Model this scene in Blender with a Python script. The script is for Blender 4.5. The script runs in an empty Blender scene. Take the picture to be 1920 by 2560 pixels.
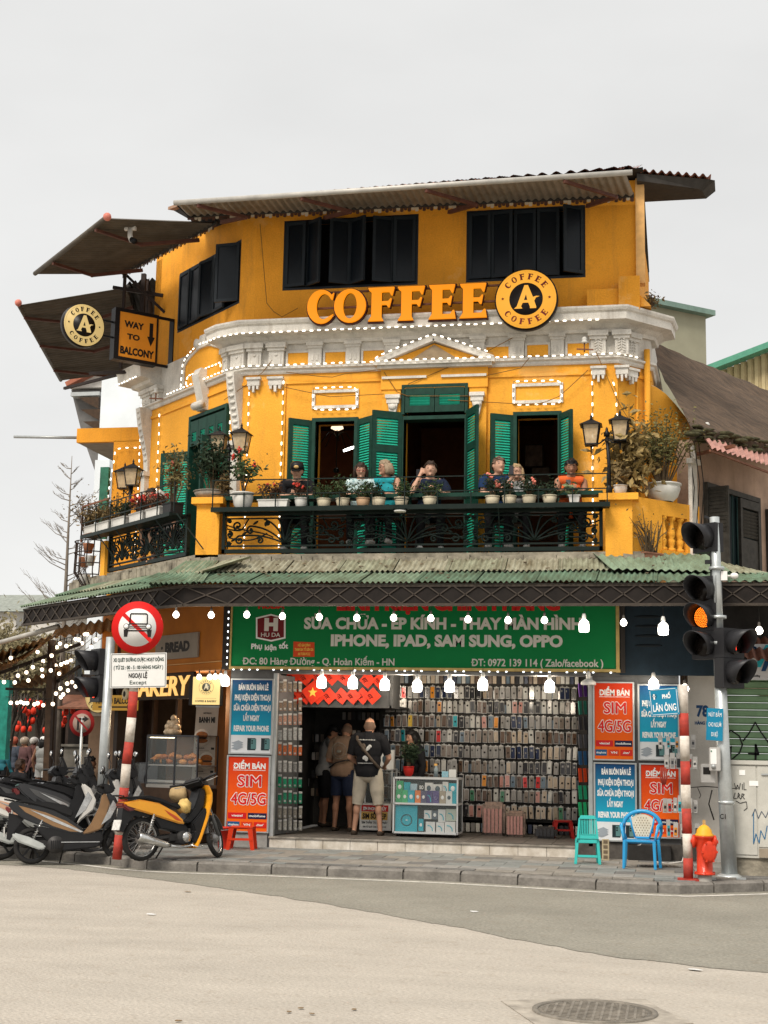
import bpy,bmesh,math,random
import numpy as np
from mathutils import Matrix,Vector,Euler,noise as mnoise
rnd=random.Random(7)
sc=bpy.context.scene
col=sc.collection
# ------------------------------------------------------------------ camera
FPX=3600.0
PHI=math.radians(11.4);PITCH=math.atan(580/FPX);ROLL=.0185
CAM=Vector((4.2065,-21.4092,1.70))
CR=(Matrix.Rotation(PHI,4,'Z')@Matrix.Rotation(math.pi/2+PITCH,4,'X')@Matrix.Rotation(ROLL,4,'Z'))
cd=bpy.data.cameras.new('camera');cam=bpy.data.objects.new('camera',cd);col.objects.link(cam)
cam.matrix_world=Matrix.Translation(CAM)@CR
cd.sensor_fit='HORIZONTAL';cd.sensor_width=36;cd.lens=36*FPX/1920
cd.clip_start=.1;cd.clip_end=2000
sc.camera=cam
# ------------------------------------------------------------------ sky, sun, exposure
W=bpy.data.worlds.new('World');sc.world=W;W.use_nodes=True
nt=W.node_tree;nt.nodes.clear()
N=nt.nodes.new;L=nt.links.new
wo=N('ShaderNodeOutputWorld');bg=N('ShaderNodeBackground');L(bg.outputs[0],wo.inputs[0])
SUN_EL,SUN_ROT=math.radians(50),math.radians(200)
sky=N('ShaderNodeTexSky');sky.sky_type='NISHITA';sky.sun_disc=False
sky.sun_elevation=SUN_EL;sky.sun_rotation=SUN_ROT;sky.dust_density=4;sky.air_density=1
tc=N('ShaderNodeTexCoord');sep=N('ShaderNodeSeparateXYZ');L(tc.outputs['Generated'],sep.inputs[0])
# overcast cloud layer: CIE-like gradient, brighter towards the zenith, with soft cloud forms
ramp=N('ShaderNodeMapRange');ramp.inputs['From Min'].default_value=.3;ramp.inputs['From Max'].default_value=1;ramp.interpolation_type='SMOOTHSTEP'
ramp.inputs['To Min'].default_value=5.9;ramp.inputs['To Max'].default_value=8.6
L(sep.outputs['Z'],ramp.inputs['Value'])
mp=N('ShaderNodeMapping');mp.inputs['Scale'].default_value=(1.6,1.6,4.2);L(tc.outputs['Generated'],mp.inputs[0])
cn=N('ShaderNodeTexNoise');cn.inputs['Scale'].default_value=1.7;cn.inputs['Detail'].default_value=5;cn.inputs['Roughness'].default_value=.52
L(mp.outputs[0],cn.inputs['Vector'])
cr=N('ShaderNodeMapRange');cr.inputs['From Min'].default_value=.3;cr.inputs['From Max'].default_value=.7
cr.inputs['To Min'].default_value=.93;cr.inputs['To Max'].default_value=1.05
L(cn.outputs['Fac'],cr.inputs['Value'])
mu=N('ShaderNodeMath');mu.operation='MULTIPLY';L(ramp.outputs[0],mu.inputs[0]);L(cr.outputs[0],mu.inputs[1])
hz=N('ShaderNodeMapRange');hz.inputs['From Max'].default_value=.42;hz.inputs['To Min'].default_value=1.16;hz.inputs['To Max'].default_value=1.0;L(sep.outputs['Z'],hz.inputs['Value']);m2=N('ShaderNodeMath');m2.operation='MULTIPLY';L(mu.outputs[0],m2.inputs[0]);L(hz.outputs[0],m2.inputs[1]);mu=m2
cc=N('ShaderNodeVectorMath');cc.operation='SCALE';cc.inputs[0].default_value=(1.0,.995,.975);L(mu.outputs[0],cc.inputs['Scale'])
mx=N('ShaderNodeMix');mx.data_type='RGBA';mx.inputs['Factor'].default_value=.94
L(sky.outputs[0],mx.inputs['A']);L(cc.outputs[0],mx.inputs['B'])
L(mx.outputs['Result'],bg.inputs[0]);bg.inputs[1].default_value=.10
sd=bpy.data.lights.new('sun','SUN');sd.energy=2.6;sd.angle=math.radians(22);sd.color=(1,.92,.82)
so=bpy.data.objects.new('sun',sd);col.objects.link(so)
# light travels from the upper front left of the corner
saz=math.radians(250)
sdir=Vector((math.cos(saz)*math.cos(SUN_EL),math.sin(saz)*math.cos(SUN_EL),math.sin(SUN_EL)))
so.rotation_euler=sdir.to_track_quat('Z','Y').to_euler()
sky.sun_rotation=math.pi/2-saz
sc.view_settings.view_transform='Standard';sc.view_settings.look='None'
sc.view_settings.exposure=0.5;sc.view_settings.gamma=1;sc.view_settings.use_curve_mapping=False
sc.cycles.max_bounces=6;sc.cycles.diffuse_bounces=3;sc.cycles.transparent_max_bounces=12
sc.cycles.sample_clamp_indirect=4;sc.cycles.caustics_reflective=False;sc.cycles.caustics_refractive=False
try:sc.cycles.use_denoising=True
except Exception:pass

# ------------------------------------------------------------------ photograph pixel -> point on a real plane
def ray(px,py):return(CR.to_3x3()@Vector(((px-960)/FPX,(1280-py)/FPX,-1)))
def atY(px,py,Y):d=ray(px,py);return CAM+d*((Y-CAM.y)/d.y)
def atZ(px,py,z):d=ray(px,py);return CAM+d*((z-CAM.z)/d.z)
def XZ(px,py,Y):p=atY(px,py,Y);return p.x,p.z
class Frame:  # a vertical facade plane: local x along it, -y outwards
 def __init__(s,ox,oy,deg):s.M=Matrix.Translation((ox,oy,0))@Matrix.Rotation(math.radians(deg),4,'Z');s.I=s.M.inverted()
 def at(s,px,py,y=0):  # -> local (x, z) on local plane y
  o=s.I@CAM;d=s.I.to_3x3()@ray(px,py);p=o+d*((y-o.y)/d.y);return p.x,p.z
FRONT=Frame(0,0,0)
WING=Frame(-2.957,1.043,-44)

# ------------------------------------------------------------------ materials
MATS={}
def mat(name,c,rough=.6,metal=0,var=.12,scale=6,bump=0,bscale=60,emit=0,alpha=1,stretch=None,c2=None,trans=0,coat=0,fine=0.0):
 if name in MATS:return MATS[name]
 m=bpy.data.materials.new(name);m.use_nodes=True;n=m.node_tree;b=n.nodes['Principled BSDF']
 b.inputs['Base Color'].default_value=(*c,1);b.inputs['Roughness'].default_value=rough;b.inputs['Metallic'].default_value=metal;b.inputs['Specular IOR Level'].default_value=.2
 if coat:b.inputs['Coat Weight'].default_value=coat;b.inputs['Coat Roughness'].default_value=.1
 if trans:b.inputs['Transmission Weight'].default_value=trans
 if alpha<1:b.inputs['Alpha'].default_value=alpha
 if emit:b.inputs['Base Color'].default_value=(*[k*.25 for k in c],1);b.inputs['Emission Color'].default_value=(*c,1);b.inputs['Emission Strength'].default_value=emit
 if var>0 or bump>0 or c2:
  t=n.nodes.new('ShaderNodeTexCoord');v=t.outputs['Object']
  if stretch:
   q=n.nodes.new('ShaderNodeMapping');q.inputs['Scale'].default_value=stretch;n.links.new(v,q.inputs[0]);v=q.outputs[0]
 if(var>0 or c2)and not emit:
  x=n.nodes.new('ShaderNodeTexNoise');x.inputs['Scale'].default_value=scale;x.inputs['Detail'].default_value=6;x.inputs['Roughness'].default_value=.62
  n.links.new(v,x.inputs['Vector'])
  r=n.nodes.new('ShaderNodeValToRGB');r.color_ramp.elements[0].position=.32;r.color_ramp.elements[1].position=.7
  lo=c2 if c2 else tuple(max(0,k*(1-var*1.4))for k in c)
  r.color_ramp.elements[0].color=(*lo,1);r.color_ramp.elements[1].color=(*[min(1,k*(1+var*.5))for k in c],1)
  n.links.new(x.outputs['Fac'],r.inputs[0])
  out=r.outputs[0]
  if fine:
   y=n.nodes.new('ShaderNodeTexNoise');y.inputs['Scale'].default_value=bscale;y.inputs['Detail'].default_value=3
   n.links.new(v,y.inputs['Vector'])
   yr=n.nodes.new('ShaderNodeMapRange');yr.inputs['To Min'].default_value=1-fine;yr.inputs['To Max'].default_value=1+fine
   yr.inputs['From Min'].default_value=.3;yr.inputs['From Max'].default_value=.7
   n.links.new(y.outputs['Fac'],yr.inputs[0])
   z=n.nodes.new('ShaderNodeVectorMath');z.operation='SCALE';n.links.new(out,z.inputs[0]);n.links.new(yr.outputs[0],z.inputs['Scale']);out=z.outputs[0]
  n.links.new(out,b.inputs['Base Color'])
 if bump>0:
  x=n.nodes.new('ShaderNodeTexNoise');x.inputs['Scale'].default_value=bscale;x.inputs['Detail'].default_value=5
  n.links.new(t.outputs['Object'],x.inputs['Vector'])
  k=n.nodes.new('ShaderNodeBump');k.inputs['Strength'].default_value=bump;k.inputs['Distance'].default_value=.02
  n.links.new(x.outputs['Fac'],k.inputs['Height']);n.links.new(k.outputs[0],b.inputs['Normal'])
 MATS[name]=m;return m
def glass(name='glass',c=(.9,.95,.93),alpha=.10,rough=.05):
 return mat(name,c,rough=rough,alpha=alpha,var=0)
def gradient(name,c0,c1,axis='Z',lo=0,hi=1,third=None):  # printed colour blend across a board
 if name in MATS:return MATS[name]
 m=bpy.data.materials.new(name);m.use_nodes=True;n=m.node_tree;b=n.nodes['Principled BSDF'];b.inputs['Roughness'].default_value=.35
 t=n.nodes.new('ShaderNodeTexCoord');s=n.nodes.new('ShaderNodeSeparateXYZ');n.links.new(t.outputs['Generated'],s.inputs[0])
 r=n.nodes.new('ShaderNodeValToRGB');r.color_ramp.elements[0].position=lo;r.color_ramp.elements[1].position=hi
 r.color_ramp.elements[0].color=(*c0,1);r.color_ramp.elements[1].color=(*c1,1)
 if third:e=r.color_ramp.elements.new((lo+hi)/2);e.color=(*third,1)
 n.links.new(s.outputs[axis],r.inputs[0]);n.links.new(r.outputs[0],b.inputs['Base Color']);MATS[name]=m;return m

ORANGE=mat('ochre_paint',(.84,.385,.040),.75,var=.10,scale=1.1,bump=.35,bscale=45,fine=.07)
ORANGE2=mat('ochre_paint_top',(.80,.34,.03),.75,var=.14,scale=.9,bump=.35,bscale=40,fine=.08)
STUCCO=mat('white_stucco',(.66,.63,.57),.8,var=.16,scale=3.5,bump=.4,bscale=50,fine=.08)
GREEN_D=mat('dark_green_paint',(.008,.045,.030),.5,var=.25,scale=9)
GREEN_L=mat('light_green_slats',(.02,.37,.245),.5,var=.15,scale=12)
IRON=mat('wrought_iron',(.010,.018,.015),.45,metal=.3,var=.2)
BLACK=mat('black_paint',(.012,.012,.013),.45,var=.2)
DARKGLASS=mat('dark_window_glass',(.004,.007,.011),.3,var=.1)
DARKFRAME=mat('dark_window_frame',(.016,.022,.028),.5,var=.15)
GREY=mat('grey_metal',(.42,.44,.44),.45,metal=.4,var=.12)
STEEL=mat('galvanised_steel',(.50,.53,.53),.42,metal=.55,var=.15,scale=5,fine=.05)
WHITE=mat('white_plastic',(.75,.74,.71),.45,var=.06)
RUST=mat('rusty_steel',(.20,.085,.05),.7,var=.3,scale=8)
CREAM=mat('cream_print',(.72,.66,.5),.5,var=.05)
TWHITE=mat('lettering_white',(.80,.80,.78),.5,var=0)
TBLACK=mat('lettering_black',(.015,.013,.012),.5,var=0)
TRED=mat('lettering_red',(.55,.02,.015),.5,var=0)
b_=DARKGLASS.node_tree.nodes['Principled BSDF'];b_.inputs['Specular IOR Level'].default_value=.25;b_.inputs['Roughness'].default_value=.3
BULB=mat('bulb_glow',(1,.93,.80),.4,emit=7,var=0)
BULBW=mat('bulb_glow_warm',(1,.80,.56),.4,emit=5,var=0)
LEDW=mat('led_glow',(1,.90,.74),.4,emit=2.4,var=0)
WOODD=mat('dark_wood',(.06,.035,.02),.6,var=.3,scale=10)
WIRE=mat('black_cable',(.02,.018,.016),.6,var=0)

def weather(m,streak=.35,patch=None,sc_=1.0):  # rain streaks, grime and paler repaired patches that belong to the wall
 n=m.node_tree;b=n.nodes['Principled BSDF'];src=b.inputs['Base Color'].links[0].from_socket;t=n.nodes.new('ShaderNodeTexCoord')
 def layer(scale,ns,lo,hi,colr,fac,src):
  q=n.nodes.new('ShaderNodeMapping');q.inputs['Scale'].default_value=scale;n.links.new(t.outputs['Object'],q.inputs[0]);x=n.nodes.new('ShaderNodeTexNoise');x.inputs['Scale'].default_value=ns;x.inputs['Detail'].default_value=8;x.inputs['Roughness'].default_value=.68;n.links.new(q.outputs[0],x.inputs['Vector'])
  r=n.nodes.new('ShaderNodeMapRange');r.inputs['From Min'].default_value=lo;r.inputs['From Max'].default_value=hi;r.inputs['To Max'].default_value=fac;n.links.new(x.outputs['Fac'],r.inputs[0]);k=n.nodes.new('ShaderNodeMix');k.data_type='RGBA';n.links.new(r.outputs[0],k.inputs['Factor']);n.links.new(src,k.inputs['A']);k.inputs['B'].default_value=(*colr,1);return k.outputs['Result']
 src=layer((5*sc_,5*sc_,.55*sc_),1.3,.54,.78,(.16,.10,.045),streak,src)
 if patch:src=layer((1,1,1),1.1*sc_,.60,.66,patch,.5,src)
 src=layer((1,1,1),3.2*sc_,.62,.8,(.10,.07,.04),streak,src);n.links.new(src,b.inputs['Base Color'])
weather(ORANGE,.32,(.84,.50,.17));weather(ORANGE2,.38,(.74,.40,.12));weather(STUCCO,.45)
# ------------------------------------------------------------------ mesh builder
class MB:
 def __init__(s,T=None):s.v=[];s.f=[];s.mi=[];s.ms=[];s.T=T;s.cur=0;s.smooth=[]
 def use(s,m):
  if m not in s.ms:s.ms.append(m)
  s.cur=s.ms.index(m);return s
 def add(s,vs,fs,smooth=False):
  o=len(s.v)
  T=s.T
  s.v+=[tuple(T@Vector(p))if T else tuple(p)for p in vs]
  s.f+=[tuple(i+o for i in f)for f in fs];s.mi+=[s.cur]*len(fs);s.smooth+=[smooth]*len(fs);return s
 def box(s,x0,x1,y0,y1,z0,z1):
  v=[(x0,y0,z0),(x1,y0,z0),(x1,y1,z0),(x0,y1,z0),(x0,y0,z1),(x1,y0,z1),(x1,y1,z1),(x0,y1,z1)]
  return s.add(v,[(0,3,2,1),(4,5,6,7),(0,1,5,4),(1,2,6,5),(2,3,7,6),(3,0,4,7)])
 def cbox(s,c,d,R=None):
  x,y,z=(k/2 for k in d)
  v=[Vector(p)for p in[(-x,-y,-z),(x,-y,-z),(x,y,-z),(-x,y,-z),(-x,-y,z),(x,-y,z),(x,y,z),(-x,y,z)]]
  c=Vector(c)
  return s.add([c+(R@p if R else p)for p in v],[(0,3,2,1),(4,5,6,7),(0,1,5,4),(1,2,6,5),(2,3,7,6),(3,0,4,7)])
 def bar(s,a,b,w,h=None,up=(0,0,1)):  # rectangular bar between two points
  a,b=Vector(a),Vector(b);h=h or w;d=(b-a);l=d.length
  if l<1e-6:return s
  d/=l;u=Vector(up)
  if abs(d.dot(u))>.99:u=Vector((1,0,0))
  x=d.cross(u).normalized();y=x.cross(d)
  R=Matrix((x,d,y)).transposed()
  return s.cbox((a+b)/2,(w,l,h),R)
 def tube(s,pts,r,n=8,cap=True,closed=False):
  pts=[Vector(p)for p in pts];m=len(pts)
  rs=r if isinstance(r,(list,tuple))else[r]*m
  vs=[];prev=None
  for i,p in enumerate(pts):
   if closed:t=pts[(i+1)%m]-pts[i-1]
   else:t=pts[min(i+1,m-1)]-pts[max(i-1,0)]
   if t.length<1e-9:t=Vector((0,0,1))
   t.normalize()
   if prev is None:
    a=Vector((0,0,1))if abs(t.z)<.9 else Vector((1,0,0));x=t.cross(a).normalized()
   else:
    x=prev-t*prev.dot(t)
    x=x.normalized()if x.length>1e-6 else t.cross(Vector((0,0,1))).normalized()
   prev=x;y=t.cross(x)
   vs+=[p+(x*math.cos(2*math.pi*k/n)+y*math.sin(2*math.pi*k/n))*rs[i]for k in range(n)]
  fs=[]
  R=m if closed else m-1
  for i in range(R):
   j=(i+1)%m
   fs+=[(i*n+k,i*n+(k+1)%n,j*n+(k+1)%n,j*n+k)for k in range(n)]
  if cap and not closed:fs+=[tuple(range(n-1,-1,-1)),tuple((m-1)*n+k for k in range(n))]
  return s.add(vs,fs,smooth=n>5)
 def cyl(s,a,b,r,r2=None,n=16):return s.tube([a,b],[r,r if r2 is None else r2],n)
 def lathe(s,prof,c=(0,0,0),n=20,axis='Z',cap=True,phase=0):
  c=Vector(c);vs=[]
  for(r,z)in prof:
   for k in range(n):
    a=2*math.pi*k/n+phase;x,y=r*math.cos(a),r*math.sin(a)
    vs.append(c+{'Z':Vector((x,y,z)),'Y':Vector((x,z,y)),'X':Vector((z,x,y))}[axis])
  fs=[]
  for i in range(len(prof)-1):fs+=[(i*n+k,i*n+(k+1)%n,(i+1)*n+(k+1)%n,(i+1)*n+k)for k in range(n)]
  if cap:fs+=[tuple(range(n-1,-1,-1)),tuple((len(prof)-1)*n+k for k in range(n))]
  return s.add(vs,fs,smooth=n>7)
 def ball(s,c,r,n=10,sq=(1,1,1),R=None):
  c=Vector(c);vs=[];m=n;h=max(4,n//2+1)
  for i in range(1,h):
   t=math.pi*i/h
   for k in range(m):vs.append((math.sin(t)*math.cos(2*math.pi*k/m),math.sin(t)*math.sin(2*math.pi*k/m),math.cos(t)))
  vs+=[(0,0,1),(0,0,-1)]
  P=[Vector((p[0]*r*sq[0],p[1]*r*sq[1],p[2]*r*sq[2]))for p in vs]
  P=[c+(R@p if R else p)for p in P]
  fs=[]
  for i in range(h-2):fs+=[(i*m+k,(i+1)*m+k,(i+1)*m+(k+1)%m,i*m+(k+1)%m)for k in range(m)]
  T,B=len(vs)-2,len(vs)-1
  fs+=[(T,k,(k+1)%m)for k in range(m)]+[(B,(h-2)*m+(k+1)%m,(h-2)*m+k)for k in range(m)]
  return s.add(P,fs,smooth=True)
 def prism(s,poly,y0,y1,plane='XZ'):  # extrude an outline (list of 2d points) through a thickness
  a=sum(poly[i][0]*poly[(i+1)%len(poly)][1]-poly[(i+1)%len(poly)][0]*poly[i][1]for i in range(len(poly)))
  if a<0:poly=poly[::-1]
  n=len(poly)
  def P(p,d):return(p[0],d,p[1])if plane=='XZ' else((p[0],p[1],d)if plane=='XY' else(d,p[0],p[1]))
  vs=[P(p,y0)for p in poly]+[P(p,y1)for p in poly]
  fs=[tuple(range(n)),tuple(range(2*n-1,n-1,-1))]+[(i,n+i,n+(i+1)%n,(i+1)%n)for i in range(n)]
  if plane!='XZ':fs=[tuple(reversed(f))for f in fs]
  return s.add(vs,fs)
 def quad(s,a,b,c,d):return s.add([a,b,c,d],[(0,1,2,3)])
 def mesh(s,name,m=None):
  me=bpy.data.meshes.new(name);me.from_pydata(s.v,[],s.f)
  for x in([m]if m and not s.ms else s.ms or[]):me.materials.append(x)
  if s.ms:me.polygons.foreach_set('material_index',s.mi)
  me.polygons.foreach_set('use_smooth',s.smooth);me.update();return me
 def obj(s,name,m=None,parent=None,loc=None,kind=None,bevel=0):
  me=s.mesh(name,m)
  if bevel:
   b=bmesh.new();b.from_mesh(me)
   es=[e for e in b.edges if len(e.link_faces)==2 and e.calc_face_angle(0)>.6]
   bmesh.ops.bevel(b,geom=es,offset=bevel,segments=2,affect='EDGES',clamp_overlap=True);b.to_mesh(me);b.free()
  return link(name,me,parent,loc,kind)
def link(name,me,parent=None,loc=None,kind=None,rot=None):
 o=bpy.data.objects.new(name,me);col.objects.link(o)
 if parent:o.parent=parent
 if loc is not None:o.location=loc
 if rot is not None:o.rotation_euler=rot
 if kind:o['kind']=kind
 return o
def thing(name,label,cat,loc=(0,0,0),rotz=0,group=None):
 o=bpy.data.objects.new(name,None);o.empty_display_size=.1;col.objects.link(o);o.location=loc;o.rotation_euler=(0,0,rotz)
 return tag(o,label,cat,group)
def tag(o,label,cat,group=None):
 o['label']=label;o['category']=cat
 if group:o['group']=group
 return o
def dup(root,loc=None,rotz=None,label=None,group=None):
 def cp(o,par):
  c=o.copy();col.objects.link(c)
  if par:c.parent=par
  for ch in list(o.children):cp(ch,c)
  return c
 r=cp(root,None)
 if loc is not None:r.location=loc
 if rotz is not None:r.rotation_euler=(0,0,rotz)
 if label:r['label']=label
 if group:r['group']=group
 return r
ORD=['first','second','third','fourth','fifth','sixth','seventh','eighth','ninth','tenth','eleventh','twelfth','thirteenth','fourteenth','fifteenth','sixteenth','seventeenth','eighteenth','nineteenth','twentieth']

# ------------------------------------------------------------------ lettering
def _text(s,bold=0.0,shear=0,spacing=1.0):
 c=bpy.data.curves.new('t','FONT');c.body=s;c.size=1;c.offset=bold;c.shear=shear;c.space_character=spacing
 c.extrude=.02;c.resolution_u=3
 o=bpy.data.objects.new('t',c);col.objects.link(o)
 dg=bpy.context.evaluated_depsgraph_get();dg.update()
 me=bpy.data.meshes.new_from_object(o.evaluated_get(dg));bpy.data.objects.remove(o);bpy.data.curves.remove(c)
 return me
_cap={}
def letters(s,x0,x1,zb,cap,y,m,T=None,parent=None,bold=.02,shear=0,name='lettering',depth=.004,loc=None,spacing=1.0,rot=None):
 """text with baseline zb, capital height cap, spanning x0..x1, standing on plane y (front towards -y)"""
 k='H%s'%bold
 if k not in _cap:
  h=_text('H',bold);_cap[k]=max(v.co.y for v in h.vertices);bpy.data.meshes.remove(h)
 bars=[]
 for i,ch in enumerate(s):
  if ch=='Đ':
   t_=_text(s[:i]+'D',bold,0,spacing);d_=_text('D',bold);r_=max(v.co.x for v in t_.vertices);w_=max(v.co.x for v in d_.vertices)-min(v.co.x for v in d_.vertices);bars.append(r_-w_)
   bpy.data.meshes.remove(t_);bpy.data.meshes.remove(d_)
 me=_text(s.replace('Đ','D'),bold,shear,spacing)
 if bars:
  b=bmesh.new();b.from_mesh(me);c_=_cap[k]
  for q in bars:
   for z in(.02,):b.faces.new([b.verts.new((q+dx,c_*dy,z))for dx,dy in((-.09,.44),(.26,.44),(.26,.58),(-.09,.58))])
  b.to_mesh(me);b.free()
 xs=[v.co.x for v in me.vertices]
 if not xs:return None
 lo,hi=min(xs),max(xs);sx=(x1-x0)/(hi-lo);sz=cap/_cap[k]
 for v in me.vertices:
  p=Vector((x0+(v.co.x-lo)*sx,y-(.001 if v.co.z<0 else depth),zb+v.co.y*sz))
  if rot:p=rot@p
  v.co=T@p if T else p
 me.materials.clear();me.materials.append(m);me.name=name
 return link(name,me,parent,loc)
# ================================================================== GROUND
ROADM=mat('road_asphalt_pale',(.41,.37,.315),.9,var=.10,scale=.7,bump=.8,bscale=34,fine=.20,stretch=(1,2.2,1))
STRIPM=mat('road_asphalt_dark',(.25,.235,.195),.88,var=.12,scale=.8,bump=.8,bscale=34,fine=.22)
for q_ in(ROADM,STRIPM):weather(q_,.30,None,.9)
SLABM=[mat('paving_stone_%s'%n,c,.82,var=.2,scale=4,bump=.3,bscale=30,fine=.1)for n,c in
         (('blue',(.215,.225,.215)),('warm',(.245,.225,.195)),('pale',(.27,.26,.24)),('dark',(.165,.16,.15)))]
KERBM=mat('kerb_stone',(.20,.185,.165),.85,var=.25,scale=5,bump=.4,bscale=30,fine=.1)
g=MB();g.add([(-600,-60,0),(600,-60,0),(600,900,0),(-600,900,0)],[(0,1,2,3)])
g.obj('road',ROADM,kind='structure')
# kerb line on the ground, from the photograph
kpx=[(-260,2140),(-60,2143),(127,2150),(250,2161),(330,2171),(430,2178),(620,2184),(850,2193),(1100,2203),(1350,2217),(1560,2230),(1700,2236),(1800,2233),(1930,2229),(2150,2222)]
kp=[atZ(x,y,0)for x,y in kpx]
def resample(pts,step):
 out=[pts[0].copy()];acc=0
 for a,b in zip(pts,pts[1:]):
  d=(b-a).length;t=step-acc
  while t<=d:out.append(a.lerp(b,t/d));t+=step
  acc=d-(t-step)
 out.append(pts[-1]);return out
kf=resample(kp,.25)
def nrm(i):
 t=(kf[min(i+2,len(kf)-1)]-kf[max(i-2,0)]).normalized();return Vector((-t.y,t.x,0))
# darker asphalt strip with a ragged edge
epx=[(-40,2160),(120,2168),(300,2188),(500,2214),(700,2242),(900,2275),(1100,2312),(1300,2350),(1450,2378),(1600,2402),(1750,2418),(1960,2438),(2300,2462)]
ep=resample([atZ(x,y,0)for x,y in epx],.07)
ep=[p+Vector((0,.10*mnoise.noise(p*3.1)+.04*mnoise.noise(p*11),0))for p in ep]
top=[kf[i]-nrm(i)*0.0 for i in range(len(kf))]
top=[p for p in top if p.x>ep[0].x];poly=ep+[Vector((p.x,p.y+.05,0))for p in reversed(top)]
def kfy(x):
 for a,c in zip(kf,kf[1:]):
  if a.x<=x<=c.x:return a.y+(c.y-a.y)*(x-a.x)/(c.x-a.x+1e-9)+.04
 return kf[-1].y
ep=[p for p in ep if p.x>-5.2];vs=[q for p in ep for q in((p.x,p.y,.004),(p.x,max(kfy(p.x),p.y+.01),.004))]
MB().add(vs,[(2*i,2*i+2,2*i+3,2*i+1)for i in range(len(ep)-1)]).obj('asphalt_strip',STRIPM,kind='structure')
# white edge line
LINEM=mat('road_line_paint',(.62,.59,.53),.8,var=.3,scale=9,bump=.3,bscale=60)
m=MB();
for i in range(len(kf)-1):
 a0,a1=kf[i]-nrm(i)*.22,kf[i+1]-nrm(i+1)*.22;c0,c1=kf[i]-nrm(i)*.33,kf[i+1]-nrm(i+1)*.33
 m.add([(c0.x,c0.y,.008),(c1.x,c1.y,.008),(a1.x,a1.y,.008),(a0.x,a0.y,.008)],[(0,1,2,3)])
m.obj('edge_line',LINEM,kind='structure')
# kerb stones
kerb=MB().add([(p.x+nrm(i).x*.03,p.y+nrm(i).y*.03,z)for i,p in enumerate(kf)for z in(0,.09)],[(2*i,2*i+2,2*i+3,2*i+1)for i in range(len(kf)-1)]).obj('kerb',KERBM,kind='structure')
i=0
while i<len(kf)-4:
 n=rnd.choice((3,4));seg=list(range(i,min(i+n+1,len(kf))));v=[]
 j=rnd.uniform(-.006,.006);w=.17
 for q,s_ in enumerate(seg):
  p=kf[s_];nn=nrm(s_);e=(.012 if q==0 else(-.012 if q==len(seg)-1 else 0))
  t=(kf[min(s_+1,len(kf)-1)]-kf[max(s_-1,0)]).normalized()*e;h=.13+j
  for(o_,z)in((0,.0),(0,h-.025),(.03,h),(w,h),(w,0)):v.append(p+t+nn*(o_+j)+Vector((0,0,z)))
 fs=[(5*q+k,5*q+5+k,5*q+6+k,5*q+1+k)for q in range(len(seg)-1)for k in range(4)]+[(4,3,2,1,0),tuple(5*(len(seg)-1)+k for k in range(5))]
 MB().add(v,fs).obj('kerb_stone',KERBM,kerb);i+=n
# pavement bed and slabs
pv=MB();inner=[(kf[i]+nrm(i)*.16)for i in range(len(kf))]
bk=[(inner[-1].x+2,9),(-16,22),(inner[0].x-6,inner[0].y+6)]
b=bmesh.new();vs=[b.verts.new((p.x,p.y,.112))for p in inner]+[b.verts.new((x,y,.112))for x,y in bk];f=b.faces.new(vs);bmesh.ops.triangulate(b,faces=[f])
me=bpy.data.meshes.new('pavement');b.to_mesh(me);b.free();me.materials.append(mat('pavement_bed',(.11,.10,.09),.95,var=.3,scale=4,bump=.4));pave=link('pavement',me,kind='structure')
def kerb_y(x):
 for a,c in zip(inner,inner[1:]):
  if a.x<=x<=c.x:return a.y+(c.y-a.y)*(x-a.x)/(c.x-a.x+1e-9)
 return 99
slab_me=[]
def slab_mesh(w,d,ma):
 m_=MB();m_.box(-w/2,w/2,-d/2,d/2,0,.028);me=m_.mesh('paving_slab',ma)
 b=bmesh.new();b.from_mesh(me);bmesh.ops.bevel(b,geom=[e for e in b.edges if e.verts[0].co.z>.02 and e.verts[1].co.z>.02],offset=.006,segments=1);b.to_mesh(me);b.free();return me
SW,SD=.50,.42
sm=[slab_mesh(SW-.007,SD-.007,ma)for ma in SLABM]
row=0;y=.0
cnt=0
for r_ in range(10):
 y=-.2-r_*SD
 for c_ in range(22):
  x=-4.55+c_*SW+(SW/2 if r_%2 else 0)
  ky=max(kerb_y(x-SW/2),kerb_y(x+SW/2))
  if ky>50:continue
  if y-SD/2<ky-.02:
   if y+SD/2>ky+.08:  # cut slab at the kerb
    d=y+SD/2-ky-.005;me=slab_mesh(SW-.014,d-.012,rnd.choice(SLABM));o=link('paving_slab',me,pave,(x,ky+d/2,.108+rnd.uniform(-.003,.003)))
   continue
  o=link('paving_slab',rnd.choices(sm,(4,3,2,2))[0],pave,(x,y,.108+rnd.uniform(-.002,.002)),rot=(rnd.uniform(-.003,.003),rnd.uniform(-.003,.003),rnd.uniform(-.004,.004)))
for r_ in range(6):  # pavement running off along the left street
 for c_ in range(9):
  x=-4.6-c_*SW*.9;y=-1.6+c_*.45+r_*SD
  link('paving_slab',rnd.choice(sm),pave,(x,y+.3,.108),rot=(0,0,math.radians(-38)))
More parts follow.
